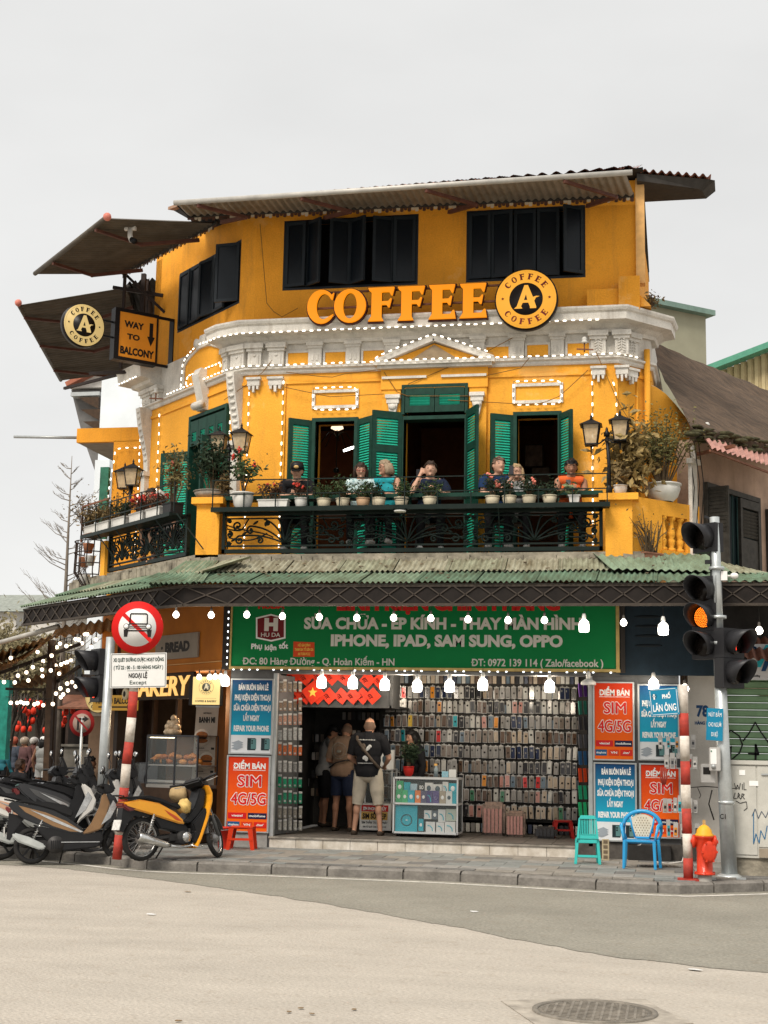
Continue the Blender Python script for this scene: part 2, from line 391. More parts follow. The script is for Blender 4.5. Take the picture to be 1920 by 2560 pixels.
# manhole
c=atZ(1487,2532,0)
mh=thing('manhole_cover','round iron manhole cover set in a square frame low in the pale road','manhole cover',(c.x,c.y,0))
MHM=mat('manhole_iron',(.24,.215,.18),.75,metal=.25,var=.3,scale=10,bump=.3)
b_=MB();b_.prism([(-.50,-.42),(.1,-.56),(.52,-.40),(.48,.1),(.50,.46),(-.1,.52),(-.52,.44)],.001,.006,'XY');b_.obj('frame',mat('manhole_apron',(.38,.34,.285),.9,var=.3,scale=5,bump=.5,bscale=40),mh).rotation_euler=(0,0,.35)
b_=MB();b_.lathe([(.405,.004),(.405,.018),(.37,.018),(.37,.004)],n=48,cap=False);b_.obj('ring',MHM,mh)
b_=MB();b_.lathe([(.365,.004),(.365,.011),(0.001,.011)],n=48)
b_.obj('lid',MHM,mh)
b_=MB()
for k in range(-6,7):
 h=math.sqrt(max(0,.34**2-(k*.052)**2));
 if h>.05:
  b_.box(-h,h,k*.052-.008,k*.052+.008,.011,.016);b_.box(k*.052-.008,k*.052+.008,-h,h,.0112,.0155)
b_.obj('tread_grid',MHM,mh)
def litter(px,py,z,name,label,cat,c_,s_):
 p=atZ(px,py,z);m_=MB();n=7
 pts=[(s_*rnd.uniform(.6,1)*math.cos(6.28*k/n)*1.5,s_*rnd.uniform(.6,1)*math.sin(6.28*k/n))for k in range(n)]
 m_.prism(pts,0,.004,'XY');o=m_.obj(name,mat('litter_'+cat,c_,.8,var=.2),loc=(p.x,p.y,z+.009));o.rotation_euler=(.05,.04,rnd.uniform(0,3));tag(o,label,cat)
litter(378,2288,0,'paper_scrap','small white scrap lying on the pale road at left','litter',(.7,.7,.68),.035)
litter(1737,2427,0,'paper_scrap','white scrap on the road near its right edge','litter',(.7,.7,.68),.05)
litter(1185,2281,0,'paper_scrap','pale scrap on the dark asphalt strip below the shop','litter',(.7,.7,.68),.04)
litter(470,2231,0,'fallen_leaf','brown leaf near the start of the dark asphalt strip','leaf',(.22,.15,.08),.035)
for k,(x,y)in enumerate([(722,2533),(752,2524),(780,2538),(885,2527),(445,2556)]):
 litter(x,y,0,'fallen_leaf','%s dark leaf from the left along the bottom of the road'%ORD[k],'leaf',(.22,.15,.08),.018)

# ================================================================== COFFEE CORNER BUILDING
bld=thing('coffee_building','ochre corner building with white cornice, green shutters, balcony and a phone shop below','building',(0,0,0))
# plan of the outer wall, left to right seen from the street
WEND=WING.M@Vector((-3.35,0,0))
P2=Vector((-2.957,1.043,0));P1=Vector((-2.637,.9,0));P3=Vector((3.42,.9,0));P4=Vector((3.93,1.46,0))
PB0=WEND+(WING.M.to_3x3()@Vector((0,1,0)))*4;PB4=Vector((4.1,6,0))
def sweep(m,path,prof,y0=None):
 """prof: list of (out, z) swept along a plan path (outwards = to the right of travel seen from above... towards the street)"""
 pts=[Vector((p[0],p[1],0))for p in path];k=len(pts);vs=[]
 for i,p in enumerate(pts):
  d0=(p-pts[i-1]).normalized()if i else(pts[1]-p).normalized();d1=(pts[i+1]-p).normalized()if i<k-1 else d0
  n0,n1=Vector((d0.y,-d0.x,0)),Vector((d1.y,-d1.x,0));nn=(n0+n1);nn=nn/max(.3,nn.dot(n0))if nn.length>.01 else n0
  vs+=[p+nn*o+Vector((0,0,z))for o,z in prof]
 q=len(prof);fs=[(i*q+j,(i+1)*q+j,(i+1)*q+(j+1)%q,i*q+(j+1)%q)for i in range(k-1)for j in range(q)]
 fs+=[tuple(range(q)),tuple(range(k*q-1,(k-1)*q-1,-1))]
 return m.add(vs,fs)
def rect(o0,o1,z0,z1):return[(o0,z0),(o1,z0),(o1,z1),(o0,z1)]
# ---- storey wall with real openings (front) -------------------------------
X=lambda px,py=1100,Y=.9:XZ(px,py,Y)[0]
Z=lambda py,px=1000,Y=.9:XZ(px,py,Y)[1]
def wall_with_openings(m,x0,x1,z0,z1,y0,y1,ops):
 xs=sorted({x0,x1,*[o[0]for o in ops],*[o[1]for o in ops]});
 for a,b_ in zip(xs,xs[1:]):
  o=[q for q in ops if q[0]<=a+1e-6 and q[1]>=b_-1e-6]
  z=z0
  for q in sorted(o,key=lambda q:q[2]):
   if q[2]>z:m.box(a,b_,y0,y1,z,q[2])
   z=q[3]
  if z<z1:m.box(a,b_,y0,y1,z,z1)
FL=4.53;LC=7.72;CT=8.50
ops=[(X(1011,1060),X(1163,1060),FL,Z(1050,1080)),(X(791,1060),X(888,1060),FL,Z(1055,840)),(X(1293,1050),X(1395,1050),FL,Z(1040,1345))]
opt=(X(1006),X(1169),Z(1040,1085)+.02,Z(963,1085)-.01)
m=MB();m.use(ORANGE)
wall_with_openings(m,P1.x,P3.x,FL-.1,LC,.9,1.2,[(o[0],o[1],o[2],o[3])if i else(o[0],o[1],o[2],opt[3])for i,o in enumerate(ops)])
m.T=WING.M
wdo=(WING.at(478,1120)[0],WING.at(572,1120)[0],FL,WING.at(520,1030)[1])
wall_with_openings(m,-3.35,0,FL-.1,LC,0,.3,[wdo]);m.T=None
def seg_wall(m,a,b_,z0,z1,th=.3):
 d=(b_-a).normalized();n=Vector((-d.y,d.x,0));v=[a,b_,b_+n*th,a+n*th]
 m.add([(p.x,p.y,z)for z in(z0,z1)for p in v],[(0,3,2,1),(4,5,6,7),(0,1,5,4),(1,2,6,5),(2,3,7,6),(3,0,4,7)])
seg_wall(m,P2,P1,FL-.1,LC);seg_wall(m,P3,P4,FL-.1,LC);seg_wall(m,P4,PB4,0,LC);seg_wall(m,PB0,WEND,FL-.1,LC)
m.obj('first_floor_wall',ORANGE,bld)
path=[PB0,WEND,P2,P1,P3,P4,PB4]
# frieze band above, cornice, mouldings
m=MB();sweep(m,path,rect(-.3,0,LC,CT-.05));m.obj('frieze',STUCCO,bld)
front_path=[P2+(P2-P1)*0,P1,P3,P4,Vector((4.12,2.6,0))]
cor=[(-.2,8.19),(.06,8.19),(.08,8.24),(.14,8.28),(.18,8.30),(.34,8.32),(.34,8.44),(.37,8.46),(.39,8.50),(.39,8.53),(-.2,8.56)]
CL=P2+(WING.M.to_3x3()@Vector((-.32,0,0)))
m=MB();sweep(m,[CL,P2,P1,P3,P4,Vector((3.98,1.9,0))],cor);m.obj('cornice',STUCCO,bld)
m=MB();sweep(m,[WEND+(WEND-P2).normalized()*.06+Vector((.3,.3,0)),WEND,WEND+(P2-WEND).normalized()*.62],[(-.1,8.02),(.06,8.02),(.10,8.10),(.2,8.14),(.22,8.2),(.40,8.22),(.42,8.40),(.45,8.47),(-.1,8.5)]);m.obj('cornice',STUCCO,bld)
m=MB();sweep(m,path,[(0,LC-.03),(.03,LC-.03),(.05,LC),(.05,LC+.03),(.09,LC+.05),(.09,LC+.08),(0,LC+.09)]);m.obj('lower_moulding',STUCCO,bld)
m=MB();sweep(m,[WEND,P2,P1,P3,P4],rect(0,.025,7.52,7.57));m.obj('string_course',ORANGE,bld)
# frieze panels and piers
pan=[(721,772,884,913),(814,864,882,911),(909,961,878,908),(1216,1272,869,896),(1318,1371,864,892),(1419,1473,860,889)]
for a,b_,c_,d_ in pan:
 x0,z1=XZ(a,c_,.9);x1,z0=XZ(b_,d_,.9)
 MB().box(x0,x1,.885,.905,z0,z1).obj('frieze_panel',ORANGE,bld)
 f=MB();t=.035
 for q in((x0-t,x1+t,z1,z1+t),(x0-t,x1+t,z0-t,z0),(x0-t,x0,z0,z1),(x1,x1+t,z0,z1)):f.box(q[0],q[1],.868,.9,q[2],q[3])
 f.obj('panel_moulding',STUCCO,bld)
def pier(m,x0,x1,z0,z1,y,d=.06):  # little fluted pier with a stepped head
 w=x1-x0
 m.box(x0,x1,y-d,y,z0,z1-.1);m.box(x0-.015,x1+.015,y-d-.02,y,z1-.1,z1-.06);m.box(x0-.03,x1+.03,y-d-.045,y,z1-.06,z1)
 for k in(.25,.58):m.box(x0+w*k,x0+w*(k+.17),y-d-.012,y-d,z0+.08,z1-.2)
for a,b_ in((773,806),(867,901),(964,998),(1180,1212),(1276,1311),(1378,1410)):
 m=MB();pier(m,X(a,880),X(b_,880),LC+.09,8.2,.9);m.obj('frieze_pier',STUCCO,bld)
def capital(m,x0,x1,y,big=.09,leaf=False,zt=8.2):
 z0=LC+.09
 m.use(STUCCO);m.box(x0,x1,y-big,y,z0,zt-.13);m.box(x0-.02,x1+.02,y-big-.03,y,zt-.13,zt-.08);m.box(x0-.045,x1+.045,y-big-.06,y,zt-.08,zt)
 w=x1-x0;cx=(x0+x1)/2
 m.box(x0+.04,x1-.04,y-big-.008,y-big,z0+.03,zt-.17)
 if leaf:
  for k in range(5):
   z=z0+.07+k*.045
   for s_ in(-1,1):m.ball((cx+s_*.035,y-big-.012,z),.035,8,(1,.5,.45),Matrix.Rotation(s_*.7,3,'Y'))
  m.ball((cx,y-big-.012,z0+.16),.03,8,(.4,.5,3))
 else:
  m.ball((cx,y-big-.01,zt-.2),.03,8,(1,.6,.8));
  for s_ in(-1,1):m.box(cx+s_*w*.3-.006,cx+s_*w*.3+.006,y-big-.014,y-big,z0+.05,zt-.2)
def bracket(m,x0,x1,y,zt):  # stepped white console under a pilaster head
 m.use(STUCCO);w=x1-x0
 m.box(x0-.01,x1+.01,y-.10,y,zt-.04,zt);m.box(x0+.01,x1-.01,y-.075,y,zt-.14,zt-.04)
 for k in range(3):m.prism([(x0+w*(.1+.3*k),zt-.14),(x0+w*(.3+.3*k),zt-.14),(x0+w*(.27+.3*k),zt-.2-(.05 if k==1 else 0)),(x0+w*(.13+.3*k),zt-.2-(.05 if k==1 else 0))],y-.07,y)
for(a,b_,lf)in((623,656,0),(675,712,0),(1478,1515,1),(1538,1572,1)):
 x0,x1=X(a,900),X(b_,900);m=MB();capital(m,x0,x1,.9,leaf=lf);m.obj('pilaster_capital',STUCCO,bld)
 m=MB();bracket(m,x0,x1,.87,7.63);m.obj('pilaster_bracket',STUCCO,bld)
CHF=Frame(P3.x,P3.y,47.7);m=MB(CHF.M);capital(m,.12,.36,0,leaf=True);m.obj('pilaster_capital',STUCCO,bld);m=MB(CHF.M);bracket(m,.12,.36,-.03,7.63);m.obj('pilaster_bracket',STUCCO,bld)
CHL=Frame(P2.x,P2.y,math.degrees(math.atan2(P1.y-P2.y,P1.x-P2.x)))
m=MB(CHL.M);capital(m,.03,.32,0);m.obj('pilaster_capital',STUCCO,bld)
m=MB(WING.M);capital(m,-.17,-.03,0);m.obj('pilaster_capital',STUCCO,bld)
for a,b_ in((-3.3,-2.95),(-2.88,-2.62)):
 m=MB(WING.M);capital(m,a,b_,0,zt=8.08);m.obj('pilaster_capital',STUCCO,bld)
# slightly proud pilaster faces
MB().box(X(623),X(712),.87,.9,FL,7.52).obj('pilaster',ORANGE,bld);MB().box(X(1478),P3.x,.87,.9,FL,7.52).obj('pilaster',ORANGE,bld)
# tall scaled volutes on the corner and at the end of the wing
def volute(T,x,zt,zb):
 w=.085;v=[];m=MB(T);m.use(STUCCO);prof=[]
 n=14
 for k in range(n+1):
  t=k/n;z=zt-(zt-zb)*t;prof.append((.20*(1-t)**1.4+.05+.02*math.sin(t*6),z))
 poly=[(-o,z)for o,z in prof]+[(0,zb),(0,zt)]
 m.prism(poly,x-w,x+w,'YZ')
 for k in range(9):
  t=.06+k*.09;o=.20*(1-t)**1.4+.05+.02*math.sin(t*6);m.ball((x,-o-.004,zt-(zt-zb)*t),.055,10,(1.1,.35,.55))
 m.box(x-w-.02,x+w+.02,-.13,0,zb-.04,zb+.04)
 m.prism([(x-w+.01,zb-.04),(x+w-.01,zb-.04),(x+w+.01,zb-1.0),(x-w-.01,zb-1.0)],-.09,0)
 return m
m=volute(CHL.M,.17,LC,6.55);m.obj('corner_volute',STUCCO,bld)
m=volute(WING.M,-3.12,LC,6.5);m.obj('corner_volute',STUCCO,bld)
# wing: arched pediment panel with scroll crest and console
ARCH=[(WING.at(x,y))for x,y in((466,985),(463,915),(478,893),(500,872),(520,862),(538,866),(560,872),(563,935))]
x0w,x1w=-1.66,-.20
arc=[(-1.66,8.22),(-1.55,8.31),(-1.43,8.36),(-1.27,8.41),(-1.11,8.44),(-.96,8.45),(-.81,8.44),(-.68,8.41),(-.55,8.36),(-.40,8.31),(-.20,8.24)]
m=MB(WING.M);m.prism([(x0w,LC+.09),(x1w,LC+.09)]+arc[::-1],-.05,.0);m.obj('arched_panel',ORANGE,bld)
m=MB(WING.M);m.tube([(x,-.06,z)for x,z in[(x0w,LC+.1)]+arc+[(x1w,LC+.1)]],.024,8);m.obj('arch_moulding',STUCCO,bld)
m=MB(WING.M);cx=(x0w+x1w)/2
m.prism([(cx-.26,8.42),(cx+.26,8.42),(cx+.15,8.52),(cx+.11,8.64),(cx-.11,8.64),(cx-.15,8.52)],-.1,.0)
m.lathe([(.08,-.12),(.08,.0)],(cx+.22,0,8.55),16,'Y');m.lathe([(.08,-.12),(.08,.0)],(cx-.22,0,8.53),16,'Y');m.ball((x0w-.02,-.06,8.36),.05,8)
m.obj('scroll_crest',STUCCO,bld)
m=MB(WING.M);m.prism([(-.0,8.0),(-.16,8.02),(-.22,7.9),(-.14,7.6),(-.10,7.45),(-.16,7.38),(-.1,7.3),(0,7.3)],cx-.12,cx+.12,'YZ')
m.lathe([(.07,-.14),(.07,.14)],(cx,-.14,7.38),12,'X');m.obj('door_console',STUCCO,bld)
for k in(-.60,.16):MB(WING.M).box(cx+k,cx+k+.42,-.03,0,LC+.13,LC+.28).obj('wing_panel',STUCCO,bld)
# pediment over the middle door
ap=XZ(1086,848,.8);bl=XZ(949,908,.8);br=XZ(1226,901,.8)
def tri(m,a,b_,c_,y0,y1):m.prism([a,b_,c_],y0,y1)
m=MB();tri(m,(bl[0]+.06,bl[1]),(br[0]-.06,bl[1]),(ap[0],ap[1]-.07),.80,.9);m.obj('pediment_field',ORANGE,bld)
m=MB();m.bar((bl[0]-.05,.78,bl[1]),(ap[0],.78,ap[1]+.0),.16,.09);m.bar((ap[0],.78,ap[1]),(br[0]+.05,.78,bl[1]),.16,.09)
m.box(bl[0]-.08,br[0]+.08,.68,.9,bl[1]-.06,bl[1]);m.box(bl[0]-.03,br[0]+.03,.73,.9,bl[1]-.11,bl[1]-.06);m.obj('pediment_moulding',STUCCO,bld)
m=MB();tri(m,(ap[0]-.38,bl[1]+.03),(ap[0]+.38,bl[1]+.03),(ap[0],bl[1]+.27),.775,.82);m.obj('pediment_inset',mat('aged_stucco',(.33,.25,.16),.85,var=.2),bld)
ent0,ent1=X(955,930),X(1221,930)
m=MB();m.box(ent0,ent1,.82,.9,7.36,bl[1]-.11);m.box(ent0+.02,opt[0]-.03,.84,.9,FL,7.36);m.box(opt[1]+.03,ent1-.02,.84,.9,FL,7.36);m.obj('door_surround',ORANGE,bld)
m=MB();m.box(ent0+.02,-.02+(ent0+ent1)/2-.1,.79,.82,7.53,7.57);m.box((ent0+ent1)/2+.12,ent1-.02,.79,.82,7.53,7.57);m.obj('surround_moulding',STUCCO,bld)
for a in(967,1176):
 x=X(a,1010);m=MB();m.box(x,x+.24,.74,.84,7.2,7.26);m.box(x+.02,x+.22,.76,.84,7.12,7.2)
 m.prism([(-.0-.0,0)]*0 or[(x+.04,7.12),(x+.2,7.12),(x+.16,6.9),(x+.12,6.84),(x+.08,6.9)],.77,.84);m.ball((x+.12,.76,7.06),.05,8,(1.3,.5,1));m.obj('door_bracket',STUCCO,bld)
# framed wall panels outlined in lights
FRM=[]
for(a,c_,b_,d_)in((789,976,889,1020),(1289,960,1400,1007)):
 x0,z1=XZ(a,c_,.9);x1,z0=XZ(b_,d_,.9);f=MB();t=.05;FRM.append((x0,x1,z0,z1))
 for q in((x0-t,x1+t,z1-t,z1),(x0-t,x1+t,z0,z0+t),(x0-t,x0,z0+t,z1-t),(x1,x1+t,z0+t,z1-t)):f.box(q[0],q[1],.872,.9,q[2],q[3])
 f.obj('wall_panel_frame',STUCCO,bld)

# ---- shutters --------------------------------------------------------------
slat_cache={}
def slat_mesh(w):
 k=round(w,2)
 if k not in slat_cache:
  m_=MB();m_.cbox((0,0,0),(w,.046,.010),Matrix.Rotation(-.95,3,'X'));slat_cache[k]=m_.mesh('slat',GREEN_L)
 return slat_cache[k]
def shutter(T,x,y,z0,z1,w,ang,hinge='L',panels=None,name='shutter',parent=bld):
 """louvred leaf hinged at local (x,y); ang = degrees swung outwards"""
 s_=1 if hinge=='L' else-1
 M=(T or Matrix())@Matrix.Translation((x,y,0))@Matrix.Rotation(math.radians(-ang if s_>0 else ang),4,'Z')
 o=MB();st=.07
 lo,hi=(0,w)if s_>0 else(-w,0)
 panels=panels or[(z0+.12,z0+(z1-z0)*.30),(z0+(z1-z0)*.36,z1-.1)]
 o.box(lo,lo+st,-.045,0,z0,z1);o.box(hi-st,hi,-.045,0,z0,z1)
 zz=[z0]+[q for p in panels for q in p]+[z1]
 for k in range(0,len(zz),2):o.box(lo+st,hi-st,-.045,0,zz[k],zz[k+1])
 sh=o.obj(name,GREEN_D,parent);sh.matrix_local=M
 for a,b_ in panels:
  n=max(3,int((b_-a)/.042));
  for k in range(n):link('slat',slat_mesh(hi-lo-2*st),sh,((lo+hi)/2,-.0225,a+(k+.5)*(b_-a)/n))
 return sh
def doorframe(T,x0,x1,z0,z1,y,w=.06,parent=bld):
 m_=MB(T);m_.box(x0-w,x0,y-.05,y+.2,z0,z1+w);m_.box(x1,x1+w,y-.05,y+.2,z0,z1+w);m_.box(x0,x1,y-.05,y+.2,z1,z1+w);return m_.obj('door_frame',GREEN_D,parent)
for o in ops:doorframe(None,*o,.88)
zt=ops[1][3]+.02
shutter(None,X(784),.84,FL,zt,.42,142,'L',[(FL+.1,5.5),(5.62,zt-.1)])
shutter(None,X(893),.84,FL,zt,.42,138,'R',[(FL+.1,5.5),(5.62,zt-.1)])
shutter(None,X(1287),.84,FL,zt,.40,150,'L',[(FL+.1,5.5),(5.62,zt-.1)])
shutter(None,X(1397),.84,FL,zt,.40,122,'R',[(FL+.1,5.5),(5.62,zt-.1)])
zt=ops[0][3]+.12
shutter(None,ops[0][0]-.02,.82,FL,zt,.50,150,'L',[(FL+.1,5.4),(5.52,6.30),(6.42,zt-.12)])
shutter(None,ops[0][1]+.02,.82,FL,zt,.48,118,'R',[(FL+.1,5.4),(5.52,6.30),(6.42,zt-.12)])
# transom louvres above the middle door
tz0,tz1=opt[2],opt[3];mid=(opt[0]+opt[1])/2
doorframe(None,opt[0]+.04,opt[1]-.04,tz0,tz1-.04,.86,.05)
for a,b_ in((opt[0]+.05,mid-.005),(mid+.005,opt[1]-.05)):shutter(None,a,.86,tz0+.03,tz1-.05,b_-a,0,'L',[(tz0+.14,tz1-.16)],'transom_shutter')
# wing door: transom with four louvres, leaves folded out
zt=wdo[3]
doorframe(WING.M,wdo[0]+.06,wdo[1]-.06,FL,zt-.06,-.02)
ww=(wdo[1]-wdo[0]-.12)/4
for k in range(4):shutter(WING.M,wdo[0]+.06+k*ww,-.02,6.72,zt-.1,ww-.008,0,'L',[(6.8,zt-.3)],'transom_shutter')
shutter(WING.M,wdo[0]+.05,-.03,FL,6.66,.62,150,'L',[(FL+.1,5.4),(5.55,6.5)])
shutter(WING.M,wdo[1]-.05,-.03,FL,6.66,.5,95,'R',[(FL+.1,5.4),(5.55,6.5)])
# ---- room behind the doors -------------------------------------------------
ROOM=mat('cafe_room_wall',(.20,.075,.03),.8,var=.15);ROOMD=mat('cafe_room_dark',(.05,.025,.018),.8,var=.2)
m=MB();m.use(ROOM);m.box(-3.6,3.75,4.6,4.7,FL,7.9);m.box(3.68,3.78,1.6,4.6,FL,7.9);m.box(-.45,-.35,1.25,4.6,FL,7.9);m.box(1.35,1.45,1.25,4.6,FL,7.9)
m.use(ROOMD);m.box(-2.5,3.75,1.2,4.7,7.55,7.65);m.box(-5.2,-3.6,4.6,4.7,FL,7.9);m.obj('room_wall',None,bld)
tu=thing('tube_lamp','lit white tube lamp inside the room behind the left balcony door','lamp',(0,0,0))
a=atY(859,1127,2.6);c_=atY(888,1117,2.6);MB().tube([a,c_],.022,8).obj('lamp_tube',mat('tube_glow',(1,.96,.9),emit=6,var=0),tu);MB().bar(a+Vector((0,.04,.02)),c_+Vector((0,.04,.02)),.03).obj('fitting',WHITE,tu)
ch=thing('chandelier','small iron chandelier with a pale shade inside the left balcony door','chandelier',(0,0,0))
p=atY(843,1068,2.0);MB().lathe([(.02,.05),(.09,.03),(.11,-.02),(.05,-.05)],p,14).obj('lamp_shade',mat('shade_glow',(1,.75,.5),emit=1.2,var=0),ch)
m=MB();m.tube([p+Vector((0,0,.6)),p+Vector((0,0,-.75))],.008,5);m.ball(p+Vector((0,0,-.75)),.05,8)
for k in range(5):a=k*1.256;m.tube([p+Vector((math.cos(a)*r_,math.sin(a)*r_,-.2+.12*math.sin(r_*14)))for r_ in(0,.08,.16,.24,.3)],.008,5)
m.obj('arm',IRON,ch)
for(px,py,w,h,Y,t)in((1335,1140,.34,.42,3.6,'upper'),(1352,1195,.34,.4,3.6,'lower')):
 x,z=XZ(px,py,Y);pf=thing('picture_frame','%s dark framed picture on the wall inside the right balcony door'%t,'picture',(x,Y,z))
 m=MB();
 for q in((-w,w,h-.04,h),(-w,w,-h,-h+.04),(-w,-w+.04,-h,h),(w-.04,w,-h,h)):m.box(q[0]/2*1.0,q[1]/2*1.0,-.03,0,q[2]/2,q[3]/2)
 m.obj('frame',WOODD,pf);MB().box(-w/2,w/2,-.012,0,-h/2,h/2).obj('print',mat('faded_print',(.30,.22,.16),.7,var=.5,scale=6),pf)
 MB().box(x-.3,x+.3,Y,Y+.05,z-.4,z+.4)
m=MB();m.box(2.2,3.68,3.65,3.7,FL,7.9);m.obj('room_partition',ROOM,bld)

# ---- top floor -------------------------------------------------------------
Y2=1.0
TW=[XZ(706,722,Y2)+XZ(1047,530,Y2),XZ(1165,700,Y2)+XZ(1463,500,Y2)]
TW=[(a[0],a[2],9.16,10.38)for a in TW]
TF=10.75
F1=Vector((-2.60,Y2,0));F3=Vector((3.72,Y2,0));D44=WING.M.to_3x3()@Vector((1,0,0));N44=WING.M.to_3x3()@Vector((0,1,0))
F0=P2+N44*.1+D44*(-3.35);F2=P2+N44*.1+D44*.02
m=MB();m.use(ORANGE2);wall_with_openings(m,F1.x,F3.x,CT,TF,Y2,Y2+.25,TW)
tw0=WING.at(443,838,.1);tw1=WING.at(604,745,.1);tw2=WING.at(604,590,.1)
tww=(tw0[0],min(tw1[0],-.02),9.02,10.15)
wtop=10.35
m.T=WING.M;wall_with_openings(m,-3.35,.02,CT,wtop+.4,.1,.35,[tww]);m.T=None
seg_wall(m,F2,F1,CT,TF,.25);seg_wall(m,F3,Vector((3.85,6,0)),CT,TF,.25);seg_wall(m,F0+N44*4,F0,CT,wtop+.3,.25)
m.obj('top_floor_wall',ORANGE2,bld)
m=MB();sweep(m,[CL+N44*.25,P2+N44*.2,P1+Vector((0,.14,0)),P3+Vector((0,.14,0)),P4+Vector((-.1,.1,0))],rect(-.3,.12,CT+.02,CT+.11));m.obj('ledge',ORANGE2,bld)
m=MB();m.box(2.95,3.45,.78,1.02,CT,8.88);m.box(3.45,3.78,.7,1.3,CT,9.05);m.prism([(3.50,9.05),(3.92,8.6),(3.95,8.56),(3.5,8.56)],.75,1.3);m.obj('broken_parapet',ORANGE2,bld)
m=MB();m.box(3.72,3.86,.93,1.12,9.0,TF);m.obj('corner_post',mat('pale_ochre',(.72,.42,.16),.8,var=.15),bld)
def casements(T,x0,x1,z0,z1,y,leaves):
 fr=MB(T);t=.045
 for q in((x0,x0+t,z0,z1),(x1-t,x1,z0,z1),(x0+t,x1-t,z0,z0+t),(x0+t,x1-t,z1-t,z1)):fr.box(q[0],q[1],y-.03,y+.09,q[2],q[3])
 w=fr.obj('window',DARKFRAME,bld);n=len(leaves);lw=(x1-x0-2*t)/n
 MB(T).box(x0-.3,x1+.3,y+.6,y+.62,z0-.1,z1+.2).box(x0-.3,x0-.28,y+.2,y+.6,z0-.1,z1+.1).box(x1+.28,x1+.3,y+.2,y+.6,z0-.1,z1+.1).box(x0-.3,x1+.3,y+.25,y+.6,z1+.05,z1+.08).obj('dark_interior',mat('dark_room',(.010,.011,.013),.8,var=.2),bld)
 for k,(ang,h)in enumerate(leaves):
  xx=x0+t+k*lw+(0 if h=='L' else lw);s_=1 if h=='L' else-1
  M=(T or Matrix())@Matrix.Translation((xx,y-.02,0))@Matrix.Rotation(math.radians(-ang*s_),4,'Z')
  lo,hi=(.004,lw-.004)if s_>0 else(-lw+.004,-.004);f_=MB();e=.05
  for q in((lo,lo+e,z0+.05,z1-.05),(hi-e,hi,z0+.05,z1-.05),(lo+e,hi-e,z0+.05,z0+.05+e),(lo+e,hi-e,z1-.05-e,z1-.05)):f_.box(q[0],q[1],-.04,0,q[2],q[3])
  lf=f_.obj('casement',DARKFRAME,w);lf.matrix_local=M
  pn=MB(M).box(lo+e,hi-e,-.024,-.016,z0+.05+e,z1-.05-e).obj('pane',DARKGLASS,w)
casements(None,*TW[0],Y2+.03,[(10,'L'),(38,'L'),(28,'R'),(34,'L'),(24,'R'),(8,'R')])
casements(None,*TW[1],Y2+.03,[(4,'L'),(12,'L'),(5,'L'),(6,'R'),(34,'R')])
casements(WING.M,*tww,.13,[(3,'L'),(5,'L'),(8,'R'),(4,'L'),(38,'R')])
# ================================================================== ROOF AND ROOF AWNINGS
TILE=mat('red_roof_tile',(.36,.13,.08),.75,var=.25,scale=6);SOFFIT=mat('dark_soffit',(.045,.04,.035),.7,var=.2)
AWN_T=mat('awning_sheet_brown',(.115,.098,.078),.6,var=.25,scale=3,stretch=(1,1,1));AWN_F=mat('awning_sheet_beige',(.27,.235,.19),.6,var=.22,scale=3)
def lerp(a,b,t):return a+(b-a)*t
def sheet(p00,p10,p11,p01,waves,amp=.02,th=.004,square=False,sub=1):
 """corrugated sheet; ribs run from the 0-edge (p00-p01 side) to the 1-edge; u from p00 to p10 counts the waves"""
 p00,p10,p11,p01=map(Vector,(p00,p10,p11,p01));nn=(p10-p00).cross(p01-p00).normalized();k=6;n=waves*k;m=MB();vs=[]
 for i in range(n+1):
  u=i/n;ph=(i%k)/k
  a=amp*math.cos(2*math.pi*ph)if not square else amp*(1 if ph<.34 else-1)
  for j in range(sub+1):vs.append(lerp(lerp(p00,p10,u),lerp(p01,p11,u),j/sub)+nn*a)
 r=sub+1;fs=[(i*r+j,(i+1)*r+j,(i+1)*r+j+1,i*r+j+1)for i in range(n)for j in range(sub)]
 N0=len(vs);vs+=[v-nn*th for v in vs];fs+=[tuple(q+N0 for q in reversed(f))for f in fs]
 m.add(vs,fs,smooth=not square);return m
rf=thing('tiled_roof','low red tiled roof rising behind the long front awning','roof',(0,0,0))
apx=atY(1232,427,4.2);zr=apx.z
ev=[(-3.9,.6,10.62),(3.85,.6,10.80)]
slopes=[((ev[0]),(ev[1]),(2.9,4.2,zr-.22),(-.8,4.2,zr-.36))]
a,b_,c_,d_=[Vector(q)for q in slopes[0]]
nrow=16
for r_ in range(nrow):  # courses of tiles overlapping like steps
 t0,t1=r_/nrow,(r_+1.12)/nrow
 s_=sheet(lerp(a,d_,t0),lerp(b_,c_,t0),lerp(b_,c_,min(1,t1)),lerp(a,d_,min(1,t1)),34,.028,.01)
 s_.v=[(x,y,z+.02*(1 if i%2==0 else-.3))for i,(x,y,z)in enumerate(s_.v)]
 s_.obj('tile_course',TILE,rf)
MB().tube([d_+Vector((0,0,.0)),(d_+c_)/2+Vector((0,0,.06)),c_],.05,8).obj('ridge',TILE,rf)
m=MB();m.add([(-3.9,.6,10.6),(3.85,.6,10.78),(3.85,7,11.0),(-3.9,7,11.0)],[(0,1,2,3)]);m.add([d_,c_,(3.85,7,11.2),(-3.9,7,11.0)],[(0,1,2,3)]);m.add([a,d_,(-3.9,7,11.0)],[(0,1,2)]);m.add([b_,c_,(3.85,7,11.2)],[(0,1,2)]);m.obj('soffit',SOFFIT,rf)
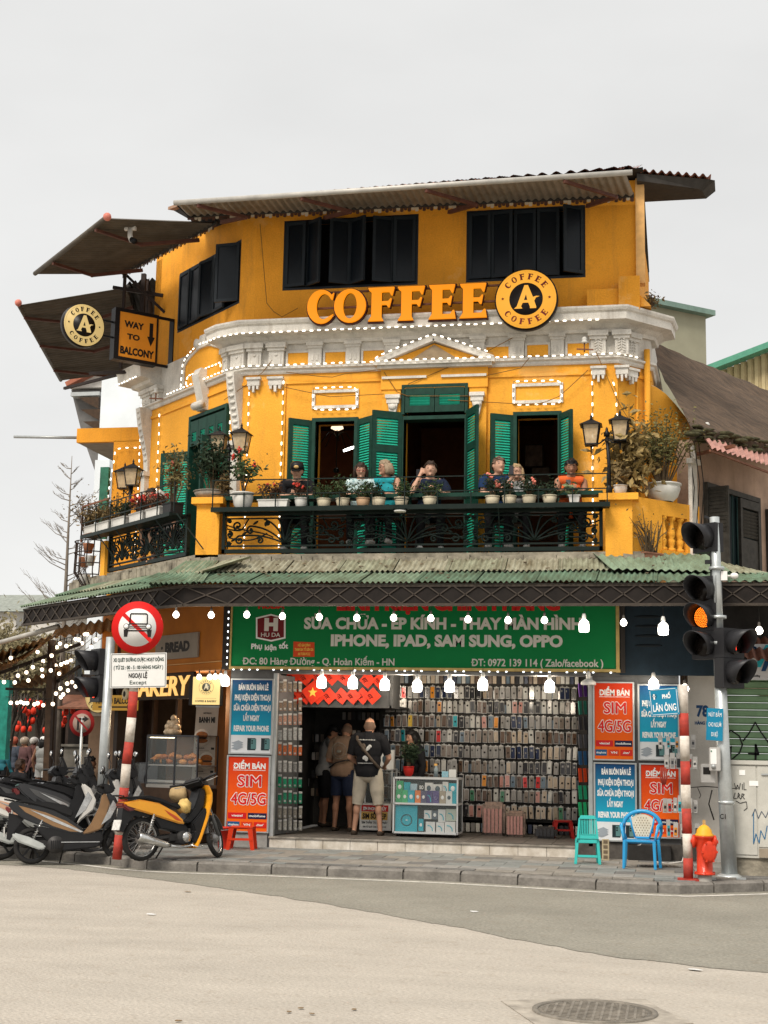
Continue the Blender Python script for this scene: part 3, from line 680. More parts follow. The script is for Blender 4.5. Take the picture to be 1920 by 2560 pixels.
# right eave run: long dark soffit with a tile edge
q=[atY(1590,443,1.6),atY(1772,437,1.6),atY(1776,441,2.6),atY(1722,478,2.6),atY(1605,476,2.6)]
m=MB();z1=q[1].z-.20
m.add([(3.75,.75,z1-.05),(4.9,1.25,z1-.02),(4.98,1.3,z1-.02),(5.0,1.7,z1-.05),(3.75,1.7,z1-.05),(3.75,.75,z1-.17),(4.72,1.25,z1-.17),(4.78,1.35,z1-.17),(4.85,1.7,z1-.17),(3.75,1.7,z1-.17)],
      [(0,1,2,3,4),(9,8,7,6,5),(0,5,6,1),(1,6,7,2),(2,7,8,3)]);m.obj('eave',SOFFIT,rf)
s_=sheet((3.75,.72,z1+.0),(4.92,1.2,z1+.02),(4.92,2.2,z1+.12),(3.75,1.6,z1+.12),9,.03,.01);s_.obj('tile_course',TILE,rf)
# left hip edge of the roof
m=MB();m.bar(atY(428,522,2.2),atY(474,506,1.2),.12,.05);m.bar(atY(474,506,1.2),atY(530,520,.9),.12,.05);m.obj('barge_board',mat('pale_timber',(.42,.25,.16),.7,var=.2),rf)
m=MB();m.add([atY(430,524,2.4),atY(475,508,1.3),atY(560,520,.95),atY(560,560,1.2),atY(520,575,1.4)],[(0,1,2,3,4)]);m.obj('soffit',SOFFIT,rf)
ARM=mat('awning_arm',(.13,.055,.04),.6,var=.25);BARM=mat('awning_bar',(.46,.44,.40),.5,metal=.2,var=.15);FRG=mat('fringe_cream',(.62,.54,.42),.7,var=.1);FRD=mat('fringe_brown',(.10,.05,.035),.7,var=.1);CAPM=mat('red_end_cap',(.6,.2,.15),.5,var=.1)
def awning(label,f0,f1,b0,b1,waves,ma,arms,fr_n,barm):
 f0,f1,b0,b1=map(Vector,(f0,f1,b0,b1));t=thing('roof_awning',label,'awning',(0,0,0))
 sheet(f0,f1,b1,b0,waves,.018,.004).obj('awning_sheet',ma,t)
 u=(f1-f0).normalized()
 MB().tube([f0-u*.04+Vector((0,0,.02)),f1+u*.1+Vector((0,0,.02))],.042,10).obj('front_bar',barm,t)
 for a_ in arms:  # hinged arms under the sheet
  w=lerp(b0,b1,a_)+Vector((0,0,-.14));e=lerp(lerp(f0,f1,a_+.07),lerp(b0,b1,a_+.07),.5)+Vector((0,0,-.18));q=lerp(f0,f1,a_-.03)+Vector((0,0,-.05))
  m_=MB();m_.bar(w,e,.05,.06);m_.bar(e,q,.045,.05);m_.ball(e,.04,8);m_.obj('arm',ARM,t)
 dn=Vector((0,0,-1));m_=MB();n=fr_n;ff=(f0+f1-b0-b1)/2;ff.z=0;ff.normalize()
 for i in range(n):
  p,q=lerp(b0,b1,i/n),lerp(b0,b1,(i+.93)/n);hh=.10 if i%2 else.075
  m_.use(FRG if(i*7%10)in(1,4,6)else FRD);c0=p+ff*.03;c1=q+ff*.03
  m_.add([c0,c1,c1+dn*hh,c1+dn*hh-(c1-c0)*.3+dn*.012,c0+dn*hh+(c1-c0)*.3+dn*.012,c0+dn*hh,c0-ff*.02,c1-ff*.02],[(0,1,2,3,4,5),(1,0,6,7)])
 m_.obj('fringe',None,t,kind='stuff')
 m_=MB().tube([b0+ff*.02,b1+ff*.02],.045,8);m_.obj('roller',SOFFIT,t);return t
f0,f1=atY(441,510,-.75),atY(1564,435,-.75)
awning('long corrugated awning with a pale front bar over the two wide top floor windows',f0,f1,atY(470,540,.86),atY(1585,489,.86),62,AWN_F,(.08,.32,.60,.90),120,BARM)
A=awning('upper left brown awning with a red end cap and small camera above the wing window',atZ(268,545,10.1),atZ(92,683,10.1),atZ(545,556,10.45),atZ(310,683,10.45),26,AWN_T,(.18,.78),50,AWN_T)
B=awning('lower left brown awning behind the round hanging sign',(-8.03,3.36,9.9),(-9.64,8.97,9.9),(-5.95,3.75,10.3),(-7.5,9.4,10.25),34,AWN_T,(.15,.5,.85),50,AWN_T)
for pr,p in((A,atZ(268,545,10.1)),(B,Vector((-8.03,3.36,9.92)))):MB().ball(p+Vector((0,0,.02)),.07,10).obj('end_cap',CAPM,pr)
m=MB();pc=atZ(325,590,10.05)
sec=thing('security_camera','small white camera hanging under the upper left awning','camera',pc)
m=MB();m.use(WHITE);m.tube([(0,0,.15),(0,0,0),(.05,-.03,-.1)],.045,8);m.box(-.1,.1,-.03,.03,.1,.16);m.obj('camera_body',None,sec);m=MB();m.cyl((.05,-.03,-.08),(.12,-.08,-.13),.05);m.obj('camera_lens',BLACK,sec)
# dark structure of the loft behind the hanging signs
lf=thing('roof_loft','dark brown sheet clad loft with steel posts at the left end of the top floor','structure',(0,0,0))
s_=sheet((-5.45,3.42,8.55),(-6.1,5.4,8.55),(-6.1,5.4,10.35),(-5.45,3.42,10.35),8,.03,.01,True);s_.obj('side_sheet',mat('loft_sheet',(.06,.04,.032),.7,var=.25),lf)
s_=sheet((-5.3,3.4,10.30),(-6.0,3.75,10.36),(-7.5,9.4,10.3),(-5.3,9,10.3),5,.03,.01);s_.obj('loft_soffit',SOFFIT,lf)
D=lambda x,y,z:WING.M@Vector((x,y,z))
for a,b_,w in((D(-3.45,-.1,8.6),D(-3.45,-.1,10.4),.08),(D(-3.3,-.55,8.45),D(-3.3,-.55,10.3),.05),(D(-3.7,-.6,10.1),D(-3.0,.1,9.9),.06),(D(-3.4,-.5,10.3),D(-2.9,.1,9.55),.05),(D(-3.9,-.9,8.42),D(-2.9,0,8.42),.06),(D(-5.6,-.7,8.5),D(-3.3,-.3,8.45),.05)):
 MB().bar(a,b_,w).obj('steel_bar',mat('dark_steel',(.03,.022,.02),.6,var=.2),lf)

# ================================================================== LOGO SIGNS
def ellipse(cx,cy,rx,ry,a0,a1,n):return[(cx+rx*math.cos(math.radians(a0+(a1-a0)*k/n)),cy+ry*math.sin(math.radians(a0+(a1-a0)*k/n)))for k in range(n+1)]
GC=ellipse(.52,.5,.52,.5,42,318,22)+[(.97,.26),(.84,.20)]+ellipse(.62,.5,.28,.385,-62,-298,16)+[(.80,.80),(.88,.70),(.93,.70),(.98,.90)]
GF=[(0,1),(1,1),(.93,.76),(.88,.76),(.80,.86),(.52,.86),(.52,.58),(.78,.58),(.86,.66),(.9,.66),(.82,.40),(.77,.40),(.70,.48),(.52,.48),(.52,.12),(.60,0),(.02,0),(.14,.14),(.14,.86),(.04,.92)]
GE=[(0,1),(.97,1),(.90,.76),(.85,.76),(.77,.86),(.50,.86),(.50,.58),(.74,.58),(.82,.66),(.86,.66),(.80,.40),(.74,.40),(.67,.48),(.50,.48),(.50,.13),(.80,.13),(.90,.24),(.95,.24),(1,0),(0,0),(.12,.14),(.12,.86),(.04,.92)]
def glyph(m,ch,f,y0,y1):
 """f maps unit square point -> (x, z)"""
 if ch=='O':
  n=26;o=[f(*p)for p in ellipse(.5,.5,.5,.5,0,360,n)[:-1]];i=[f(*p)for p in ellipse(.5,.5,.22,.39,0,360,n)[:-1]]
  v=[(x,y0,z)for x,z in o]+[(x,y0,z)for x,z in i]+[(x,y1,z)for x,z in o]+[(x,y1,z)for x,z in i];fs=[]
  for k in range(n):
   j=(k+1)%n;fs+=[(k,j,n+j,n+k),(2*n+k,3*n+k,3*n+j,2*n+j),(k,2*n+k,2*n+j,j),(n+k,n+j,3*n+j,3*n+k)]
  m.add(v,fs)
 else:m.prism([f(*p)for p in{'C':GC,'F':GF,'E':GE}[ch]],y0,y1)
def grow(f,cx,cz,k):  # slightly larger copy for the dark outline
 def g(u,v):
  x,z=f(u,v);return x,z
 return g
cs=thing('coffee_letters','big glowing yellow COFFEE letters on the ledge above the white cornice','sign',(0,.46,8.5))
LB=[(770,835,727,808,'C'),(837,914,725,805,'O'),(921,985,721,801,'F'),(995,1061,718,799,'F'),(1073,1139,714,796,'E'),(1150,1217,711,793,'E')]
GLOWY=mat('letter_glow_yellow',(1,.30,.004),.5,emit=.62,var=0);LEDGE=mat('letter_edge',(.045,.008,.006),.5,var=0)
for a,b_,t,bt,ch_ in LB:
 x0,z1=XZ(a,t,.42);x1,z0=XZ(b_,bt,.42);z0-=8.5;z1-=8.5
 f=lambda u,v:(x0+(x1-x0)*u,z0+(z1-z0)*v)
 m=MB();glyph(m,ch_,f,-.07,-.02);lt=m.obj('letter',GLOWY,cs)
 cx,cz=(x0+x1)/2,(z0+z1)/2;w,h=(x1-x0),(z1-z0)
 fb=lambda u,v:(cx+(u-.5)*(w+.045),cz+(v-.5)*(h+.045))
 m=MB();glyph(m,ch_,fb,-.019,.05);m.obj('letter_side',LEDGE,cs)
m=MB();xa,xb=XZ(790,750,.6)[0],XZ(1270,750,.6)[0]
for z in(.16,.42):m.box(xa,xb,.06,.09,z,z+.03)
m.obj('mounting_rail',RUST,cs)
LBK=mat('logo_black',(.012,.010,.010),.4,var=0);LRD=mat('logo_dark_red',(.13,.008,.008),.5,var=0)
LY=mat('logo_yellow_lit',(1,.45,.05),.5,emit=.58,var=0);LC_=mat('logo_cream_lit',(.92,.66,.26),.5,emit=.42,var=0);LWH=mat('logo_cream',(.78,.70,.50),.5,var=0)
AA=[(-.10,.86),(.12,.86),(.42,.10),(.62,.16),(.82,.14),(.60,.06),(.50,-.14),(.62,-.5),(.62,-.60),(.24,-.60),(.24,-.5),(.14,-.24),(-.20,-.24),(-.30,-.46),(-.22,-.60),(-.72,-.60),(-.56,-.46)]
AH=[(-.12,-.08),(.08,-.08),(-.0,.28)]
def round_sign(name,label,R,frame_M,face,ink,th=.12):
 t=thing(name,label,'sign');t.matrix_world=frame_M
 m=MB();m.lathe([(R,0),(R,th)],n=48,axis='Y');m.obj('case',LBK,t)
 m=MB();m.lathe([(R*.955,-.012),(R*.955,0)],n=48,axis='Y');m.obj('face',face,t)
 m=MB();m.lathe([(R*.90,-.0145),(R*.90,-.012)],n=48,axis='Y',cap=False);m.lathe([(R*.53,-.018),(R*.53,-.012)],n=40,axis='Y');m.obj('disc',LBK,t)
 m=MB();k=R*.52;m.prism([(x*k,z*k)for x,z in AA],-.026,-.018);m.obj('emblem',face,t)
 m=MB();m.prism([(x*k,z*k)for x,z in AH],-.030,-.0261);m.obj('emblem_gap',LBK,t)
 for word,c0,flip in(('COFFEE',90,1),('COFFEE',-90,-1)):
  for i,ch_ in enumerate(word):
   a=math.radians(c0-flip*(i-2.5)*20.5);rr=R*.74
   m=MB();s_=R*.17
   def f(u,v,a=a,flip=flip):
    lx,lz=(u-.5)*s_*.95,(v-.5)*s_*1.15
    r_=rr+flip*lz;
    tx,tz=-math.sin(a),math.cos(a)
    return(math.cos(a)*r_-flip*tx*lx,math.sin(a)*r_-flip*tz*lx)
   glyph(m,ch_,f,-.018,-.012);m.obj('letter',ink,t)
 for sx in(-1,1):
  p=[(sx*R*.74+R*.055*(1 if k%2==0 else.42)*math.sin(math.pi*k/5),R*.03+R*.055*(1 if k%2==0 else.42)*math.cos(math.pi*k/5))for k in range(10)]
  m=MB();m.prism(p,-.018,-.012);m.obj('star',ink,t)
 return t
c=atY(1315,747,.34);e=atY(1315,671,.34)
round_sign('round_sign','round yellow lit COFFEE sign with a black A disc beside the big letters',e.z-c.z,Matrix.Translation((c.x,.36,c.z)),LY,LRD)
wp=WING.M@Vector((WING.at(436,806,.1)[0],.1,0));SG=Frame(wp.x,wp.y,46)
c=SG.at(210,813);e=SG.at(210,759)
t=round_sign('round_sign','round cream COFFEE sign hanging out over the left street beside the arrow sign',(e[1]-c[1]),SG.M@Matrix.Translation((c[0],0,c[1])),LC_,LBK)
m=MB();
for z in(-.12,.16):m.box(.3,.8,.05,.08,z,z+.03)
m.obj('bracket',BLACK,t)
# WAY TO BALCONY box
a=SG.at(300,776);b_=SG.at(392,798);c=SG.at(392,908);x0,x1=a[0],b_[0];z0,z1=(SG.at(298,893)[1]+c[1])/2+.01,(a[1]+b_[1])/2
ws=thing('arrow_sign','orange WAY TO BALCONY box sign with a black arrow pointing down','sign');ws.matrix_world=SG.M@Matrix.Translation((x0,0,z0));w,h=x1-x0,z1-z0
SO=mat('sign_orange',(.85,.32,.03),.45,emit=.0,var=.03);m=MB()
for q in((-.09,0,-.06,h+.06),(w,w+.03,-.06,h+.06),(0,w,h,h+.06),(0,w,-.06,0)):m.box(q[0],q[1],-.02,.16,q[2],q[3])
m.box(w+.03,.02-x0,-.01,.02,h,h+.05);m.box(w+.03,.02-x0,-.01,.02,-.06,-.01);m.box(-.02-x0,.03-x0,-.01,.16,-.06,h+.05);m.obj('case',LBK,ws)
MB().box(0,w,-.005,.1,0,h).obj('face',SO,ws)
for s_,xa,xb,zb,cp in(('WAY',.13,.66,.68,.14),('TO',.22,.56,.42,.12),('BALCONY',.05,.96,.08,.16)):letters(s_,w*xa,w*xb,h*zb,h*cp,-.005,TBLACK,parent=ws,bold=.045)
m=MB();ax=w*.86;m.prism([(ax-.035,h*.86),(ax+.035,h*.86),(ax+.035,h*.55),(ax+.075,h*.55),(ax,h*.34),(ax-.075,h*.55),(ax-.035,h*.55)],-.010,-.005);m.obj('arrow',TBLACK,ws)

# ================================================================== STRING LIGHTS
_bm={}
def bulb_mesh(L_,r,ma):
 k=(L_,r,ma.name)
 if k not in _bm:_bm[k]=MB().lathe([(r*.5,-L_/2),(r,-L_*.38),(r,L_*.38),(r*.5,L_/2)],n=6).mesh('bulb',ma)
 return _bm[k]
def light_string(label,pts,step=.128,L_=.056,r=.0115,jit=.004):
 pts=[Vector(p)for p in pts];t=thing('light_string',label,'string lights',tuple(pts[0]));o=pts[0]
 rs=resample(pts,step)
 MB().tube([p-o for p in rs],.004,4).obj('wire',mat('string_wire',(.25,.18,.10),.6,var=0),t)
 me=bulb_mesh(L_,r,LEDW)
 for a,b_ in zip(rs,rs[1:]):
  d=b_-a
  if d.length<step*.7:continue
  c=(a+b_)/2-o+Vector((rnd.uniform(-jit,jit),-.012,rnd.uniform(-jit,jit)))
  b=link('bulb',me,t,c);b.rotation_euler=d.to_track_quat('Z','Y').to_euler()
 return t
off=lambda T,x,y,z:T@Vector((x,y,z))
# along the cornice
E_=[]
def outpath(path,o):
 pts=[Vector((p[0],p[1],0))for p in path];out=[]
 for i,p in enumerate(pts):
  d0=(p-pts[i-1]).normalized()if i else(pts[1]-p).normalized();d1=(pts[i+1]-p).normalized()if i<len(pts)-1 else d0
  n0,n1=Vector((d0.y,-d0.x,0)),Vector((d1.y,-d1.x,0));nn=n0+n1;nn=nn/max(.3,nn.dot(n0));out.append(p+nn*o)
 return out
ps=outpath([CL,P2,P1,P3-Vector((.25,0,0))],.36);light_string('string of small lights along the lower edge of the white cornice',[p+Vector((0,0,8.31))for p in ps])
ps=outpath([P2+D44*-2.25,P2,P1,Vector((bl[0]-.05,.9,0))],.11);light_string('string of lights on the lower moulding left of the pediment',[p+Vector((0,0,LC+.10))for p in ps])
ps=outpath([Vector((br[0]+.05,.9,0)),P3,P3+Vector((.3,.33,0))],.11);light_string('string of lights on the lower moulding right of the pediment',[p+Vector((0,0,LC+.10))for p in ps])
light_string('string of lights outlining the pediment over the middle door',[(bl[0]-.06,.66,bl[1]+.02),(bl[0]-.06,.66,bl[1]+.06),(ap[0],.69,ap[1]+.06),(br[0]+.06,.66,bl[1]+.06)])
light_string('level string of lights along the pediment base',[(bl[0]-.06,.66,bl[1]),(br[0]+.06,.66,bl[1])])
for i,(x0,x1,z0,z1)in enumerate(FRM):
 e=.03;light_string('rectangle of lights round the %s wall panel above a balcony door'%('left','right')[i],[(x0-e,.86,z1+e),(x1+e,.86,z1+e),(x1+e,.86,z0-e),(x0-e,.86,z0-e),(x0-e,.86,z1+e)],.135)
for px,lb in((626,'left edge of the left pilaster'),(711,'right edge of the left pilaster'),(1481,'left edge of the right pilaster')):
 x=X(px,960);light_string('vertical string of lights down the %s'%lb,[(x,.85,7.62),(x,.85,4.75)],.17)
p=P3+Vector((.03,.0,0));light_string('vertical string of lights down the chamfered right corner',[(p.x-.12,.82,7.42),(p.x-.05,.84,7.2),(p.x-.02,.84,4.8)],.17)
p=CHL.M@Vector((.02,-.03,0));light_string('vertical string of lights left of the scaled corner volute',[(p.x,p.y,7.35),(p.x,p.y,4.8)],.17)
p=WING.M@Vector((-2.62,-.04,0));light_string('vertical string of lights right of the far wing pilaster',[(p.x,p.y,7.6),(p.x,p.y,5.3)],.17)
p=WING.M@Vector((-3.4,-.04,0));light_string('vertical string of lights down the far end of the wing',[(p.x,p.y,7.9),(p.x,p.y,4.8)],.13)
light_string('string of lights along the far capital of the wing',[WING.M@Vector((x,-.44,8.22))for x in(-3.75,-3.3,-2.75)],.12)
light_string('string of lights round the arched panel of the wing',[WING.M@Vector(q)for q in[(x0w-.03,-.1,LC+.1)]+[(x,-.1,z+.04)for x,z in arc]],.12)
light_string('string of lights round the small panels over the wing door',[WING.M@Vector(q)for q in((x0w+.1,-.06,LC+.12),(x0w+.1,-.06,LC+.3),(x1w-.1,-.06,LC+.3),(x1w-.1,-.06,LC+.12))],.12)

# ================================================================== BALCONY
CONC=mat('weathered_concrete',(.30,.27,.21),.9,var=.4,scale=4,bump=.6,bscale=18,fine=.12)
bp=[WING.M@Vector((-3.9,-1.02,0)),Vector((-3.0,-.36,0)),Vector((3.45,-.36,0)),Vector((3.78,-.36,0)),Vector((4.75,.72,0))]
m=MB();k=len(bp);inn=[WING.M@Vector((-3.9,.3,0)),Vector((-2.9,1.1,0)),Vector((3.3,1.1,0)),Vector((3.6,1.2,0)),Vector((4.0,1.6,0))]
for i in range(k-1):
 a,b_,c_,d_=bp[i],bp[i+1],inn[i+1],inn[i]
 m.add([(p.x,p.y,z)for z in(4.33,4.53)for p in(a,b_,c_,d_)],[(0,3,2,1),(4,5,6,7),(0,1,5,4),(1,2,6,5),(2,3,7,6),(3,0,4,7)])
slab=m.obj('balcony_slab',CONC,bld)
m=MB();rs=resample(bp,.16)
for a,b_ in zip(rs,rs[1:]):m.bar(a+Vector((0,0,4.40+rnd.uniform(-.02,.02))),b_+Vector((0,0,4.40+rnd.uniform(-.02,.02))),.12+rnd.uniform(-.03,.03),.14+rnd.uniform(-.02,.04))
m.obj('broken_edge',CONC,bld,kind='stuff')
# piers
def pier_post(x0,x1,y0,y1,z0,z1,capx=.06,T=None,ma=ORANGE):
 m=MB(T);m.box(x0,x1,y0,y1,z0,z1-.1);m.box(x0-capx,x1+capx,y0-capx,y1+capx,z1-.1,z1);return m.obj('balcony_pier',ma,bld)
pier_post(-3.0,-2.63,-.36,.05,4.45,5.42,.07)
pier_post(3.27,3.66,-.38,.05,4.43,5.38,.09)
PR=Frame(3.66,-.30,47.5)
xb0,zb0=PR.at(1655,1288);xb1,_=PR.at(1718,1290);xe=PR.at(1748,1252)[0]
m=MB(PR.M);m.box(0,xb0,0,.14,4.5,5.36);m.box(xb1,xe,0,.14,4.5,5.36);m.box(xb0,xb1,0,.14,5.14,5.36);m.box(xb0-.03,xb1,-.03,.16,4.5,4.62);m.obj('parapet',ORANGE,bld)
for k in range(3):
 x=xb0+.02+(xb1-xb0)*(k+.35)/3
 m=MB(PR.M);m.lathe([(.065,4.62),(.07,4.66),(.035,4.69),(.055,4.73),(.06,4.79),(.035,4.82),(.06,4.86),(.062,4.9),(.04,5.0),(.035,5.08),(.07,5.11),(.07,5.14)],(x,.07,0),12);m.obj('baluster',ORANGE,bld)
# orange quarter wall running back to the neighbour
QW=Frame(P4.x,P4.y,47.7);qq=[QW.at(x,y)for x,y in((1640,968),(1665,985),(1690,1012),(1712,1040),(1730,1065))]
m=MB(QW.M);m.prism([(-.1,4.4)]+[(qq[-1][0],4.4)]+qq[::-1]+[(-.1,qq[0][1])],0,.2);m.obj('quarter_wall',ORANGE,bld)
m=MB(QW.M);m.tube([(x,.08,z)for x,z in[(-.1,qq[0][1])]+qq],.05,8);m.obj('wall_coping',mat('pale_ochre',(.72,.42,.16)),bld)
m=MB();x=P4.x-.04;m.tube([(x-.02,1.28,8.0),(x-.02,1.28,5.6)],.05,10);m.tube([(x-.18,1.2,7.5),(x-.18,1.2,5.6)],.02,6)
m.obj('downpipe',ORANGE,bld)
# railing with scrollwork
def spiral(cx,cz,r0,r1,a0,turns,n=22):return[(cx+(r0+(r1-r0)*k/n)*math.cos(a0+turns*6.2832*k/n),cz+(r0+(r1-r0)*k/n)*math.sin(a0+turns*6.2832*k/n))for k in range(n+1)]
def bez(p0,p1,p2,p3,n=12):return[tuple((1-t)**3*a+3*(1-t)**2*t*b+3*(1-t)*t*t*c+t**3*d for a,b,c,d in zip(p0,p1,p2,p3))for t in[k/n for k in range(n+1)]]
def scroll_module(m,x0,x1,z0,z1,y,r=.0155):
 w,h=x1-x0,z1-z0;cx=(x0+x1)/2
 def P(pts,rr=r):m.tube([(x,y,z)for x,z in pts],rr,6)
 Q=lambda u,v:(x0+w*u,z0+h*v)
 for s_ in(-1,1):  # mirrored halves of the fan
  def S(u,v):return(cx+s_*w*.5*u,z0+h*v)
  P(bez(S(.0,.12),S(.10,.6),S(.20,.85),S(.36,.97)));P(bez(S(.02,.12),S(.22,.5),S(.36,.68),S(.58,.72)));P(bez(S(.03,.1),S(.3,.34),S(.5,.42),S(.74,.36)))
  P(bez(S(.0,.1),S(.05,.6),S(.07,.85),S(.12,.98)))
  for(u,v,rr,a0,tn)in((.58,.56,.16,math.pi/2,-.95),(.80,.74,.19,-2.2,1.15),(.76,.20,.17,2.0,-1.2),(.42,.18,.14,.5,1.1),(.93,.42,.12,1.2,1.2),(.30,.80,.10,-1.0,1.1),(.94,.9,.08,0,1),(.94,.1,.08,3,1)):
   c0=S(u,v);sp=spiral(0,0,h*rr,h*rr*.25,a0,tn);P([(c0[0]+s_*x,c0[1]+z)for x,z in sp])
   e=sp[-1];m.ball((c0[0]+s_*e[0],y,c0[1]+e[1]),.026,6)
  P(bez(S(.3,.45),S(.5,.2),S(.62,.1),S(.95,.3)),.012);P(bez(S(.62,.97),S(.75,.5),S(.7,.5),S(.98,.62)),.012);P(bez(S(.2,.3),S(.4,.55),S(.7,.5),S(1,.78)),.012)
  for u,v in((.5,.84),(.68,.45),(.86,.22)):  # leaves on the stems
   c0=S(u,v);m.ball((c0[0],y,c0[1]),.035,6,(1.5,.3,.6),Matrix.Rotation(.6*s_,3,'Y'))
def railing(T,x0,x1,y,z0,z1,n,label):
 t=thing('iron_railing',label,'railing');fr=MB(T)
 fr.box(x0,x1,y-.03,y+.03,z0,z0+.06);fr.box(x0,x1,y-.02,y+.02,z0+.10,z0+.125);fr.box(x0,x1,y-.03,y+.03,z1-.04,z1);fr.box(x0,x1,y-.02,y+.02,z1-.09,z1-.07)
 for x in(x0,x1-.05):fr.box(x,x+.05,y-.03,y+.03,z0,z1+.02)
 fr.obj('rail_frame',IRON,t)
 for k in range(n):
  a=x0+.05+(x1-x0-.1)*k/n;b_=x0+.05+(x1-x0-.1)*(k+1)/n;m=MB(T);scroll_module(m,a,b_,z0+.12,z1-.08,y);m.obj('scroll_panel',IRON,t)
 return t
XL,XR=-2.58,3.23
railing(None,XL,XR,-.33,4.55,5.17,3,'long dark green iron railing with scrollwork along the front of the balcony')
wl0,wl1=WING.at(272,1425,-1.0)[0],WING.at(494,1380,-1.0)[0]
railing(WING.M,wl0,min(wl1,.62),-1.0,4.55,5.2,3,'dark iron railing with fan scrolls along the left wing of the balcony')
# planter shelf with thin rails, bar top behind it
sh=thing('planter_shelf','long iron shelf with thin guard rails holding flower pots in front of the balcony','shelf',(0,0,0))
m=MB();m.box(XL-.1,XR+.1,-.62,-.36,5.165,5.195);m.box(XL-.1,XR+.12,-.65,-.60,5.15,5.22);m.obj('shelf_board',IRON,sh)
for z,y in((5.42,-.63),(5.64,-.63)):
 MB().box(XL-.1,XR+.1,y-.008,y+.008,z-.008,z+.008).obj('guard_rail',IRON,sh)
for k in range(13):
 x=XL-.08+k*(XR-XL+.16)/12;MB().box(x-.008,x+.008,-.64,-.622,5.2,5.44 if k%3 else 5.64).obj('upright',IRON,sh)
for k in range(5):
 x=XL+.1+k*(XR-XL-.2)/4;MB().bar((x,-.62,5.16),(x,-.36,4.62),.016).obj('strut',IRON,sh)
bt=thing('bar_counter','dark green bar top running behind the pots where the guests lean','counter',(0,0,0))
m=MB();m.box(XL,XR,-.28,.02,5.40,5.44);m.box(XL,XR,-.30,-.27,5.39,5.45);m.obj('counter_top',GREEN_D,bt)
for k in range(5):MB().box(XL+.02+k*(XR-XL-.06)/4,XL+.06+k*(XR-XL-.06)/4,-.24,-.20,5.17,5.4).obj('post',GREEN_D,bt)
sh2=thing('planter_shelf','iron planter shelf sloping away along the left wing railing','shelf',(0,0,0))
m=MB(WING.M);m.box(wl0-.5,.62,-1.33,-1.05,5.17,5.20);m.box(wl0-.5,.62,-1.35,-1.31,5.15,5.21);m.obj('shelf_board',IRON,sh2)
for z in(5.42,5.66):MB(WING.M).box(wl0-.5,.62,-1.34,-1.325,z-.008,z+.008).obj('guard_rail',IRON,sh2)
for k in range(7):MB(WING.M).box(wl0-.5+k*.6,wl0-.484+k*.6,-1.34,-1.325,5.2,5.67).obj('upright',IRON,sh2)
for k in range(5):MB(WING.M).bar((wl0+.2+k*.75,-1.33,5.16),(wl0+.5+k*.75,-1.0,4.6),.018).obj('strut',IRON,sh2)
# far pier and the plant cage beyond the wing railing
pier_post(wl0-.2,wl0-.02,-1.08,-.9,4.2,5.1,.0,WING.M)
cg=thing('plant_cage','rusty wire cage of potted plants bulging from the far left corner of the balcony','plant rack',(0,0,0))
m=MB(WING.M);cxx=wl0-.75
for k in range(9):
 a=math.pi*k/8;m.tube([(cxx-.35*math.cos(a),-1.0-.28*math.sin(a),5.15),(cxx-.33*math.cos(a),-1.0-.3*math.sin(a),4.6),(cxx-.1*math.cos(a),-.95,4.1)],.011,5)
for z,r_ in((5.15,.36),(4.95,.36),(4.75,.35),(4.55,.31),(4.35,.22)):m.tube([(cxx-r_*math.cos(math.pi*k/10),-1.0-r_*.85*math.sin(math.pi*k/10),z)for k in range(11)],.011,5)
m.obj('wire_basket',mat('rusty_wire',(.05,.035,.03),.7,var=.2),cg)
for k,(dx,z)in enumerate(((-.15,4.72),(.1,4.72),(0,4.95),(-.1,4.4))):
 m=MB(WING.M);m.lathe([(.07,0),(.095,.15),(.10,.17)],(cxx+dx,-1.08,z),10);m.obj('pot',WHITE if k%2 else mat('terracotta',(.36,.15,.08),.8,var=.2),cg)
m=MB(WING.M);m.box(wl0-.55,wl0-.1,-1.32,-1.3,5.2,5.23);m.box(wl0-.56,wl0-.53,-1.32,-1.3,5.1,5.75);m.box(wl0-.55,wl0+.6,-1.32,-1.3,5.72,5.75);m.obj('rail',RUST,cg)

# ================================================================== CANOPY
SHT=[mat('canopy_sheet_%s'%n,c,.75,var=.3,scale=3.2,c2=c2,stretch=(2.2,.6,1),fine=.12,bscale=25)for n,c,c2 in
       (('pale',(.30,.31,.22),(.13,.115,.07)),('worn',(.33,.32,.24),(.15,.125,.075)),('green',(.125,.20,.135),(.08,.10,.06)),('mint',(.19,.26,.18),(.11,.13,.08)))]
cn_=thing('corrugated_canopy','worn green corrugated canopy with a dark lattice fascia wrapping the corner above the shops','canopy',(0,0,0))
FY=-1.92;zf=3.90
n=9;xs=[XL-.75+k*(7.3/n)for k in range(n+1)]
for k in range(n):
 a,b_=xs[k],xs[k+1]+.05;dz=.008*(k%2)
 sheet((a,FY-.06,zf+.01+dz),(b_,FY-.06,zf+.01+dz),(b_,-1.0,zf+.27+dz),(a,-1.0,zf+.27+dz),11,.016,.004).obj('roof_sheet',SHT[2 if k not in(3,4)else 3],cn_)
 sheet((a+.3,-1.12,zf+.265+dz),(b_+.3,-1.12,zf+.265+dz),(b_+.25,-.3,zf+.56+dz),(a+.25,-.3,zf+.56+dz),11,.016,.004).obj('roof_sheet',SHT[(0,1,1,0,1,0,1,0,3)[k]],cn_)
xr=xs[-1]
sheet((xr-.6,-1.30,zf+.26),(5.0,-1.25,zf+.22),(4.7,.4,zf+.68),(xr-.9,-.3,zf+.62),14,.016,.004).obj('roof_sheet',SHT[3],cn_)
sheet((xr,FY-.06,zf+.01),(6.6,FY-.02,zf+.01),(5.9,-.9,zf+.22),(xr,-.9,zf+.30),20,.016,.004).obj('roof_sheet',SHT[2],cn_)
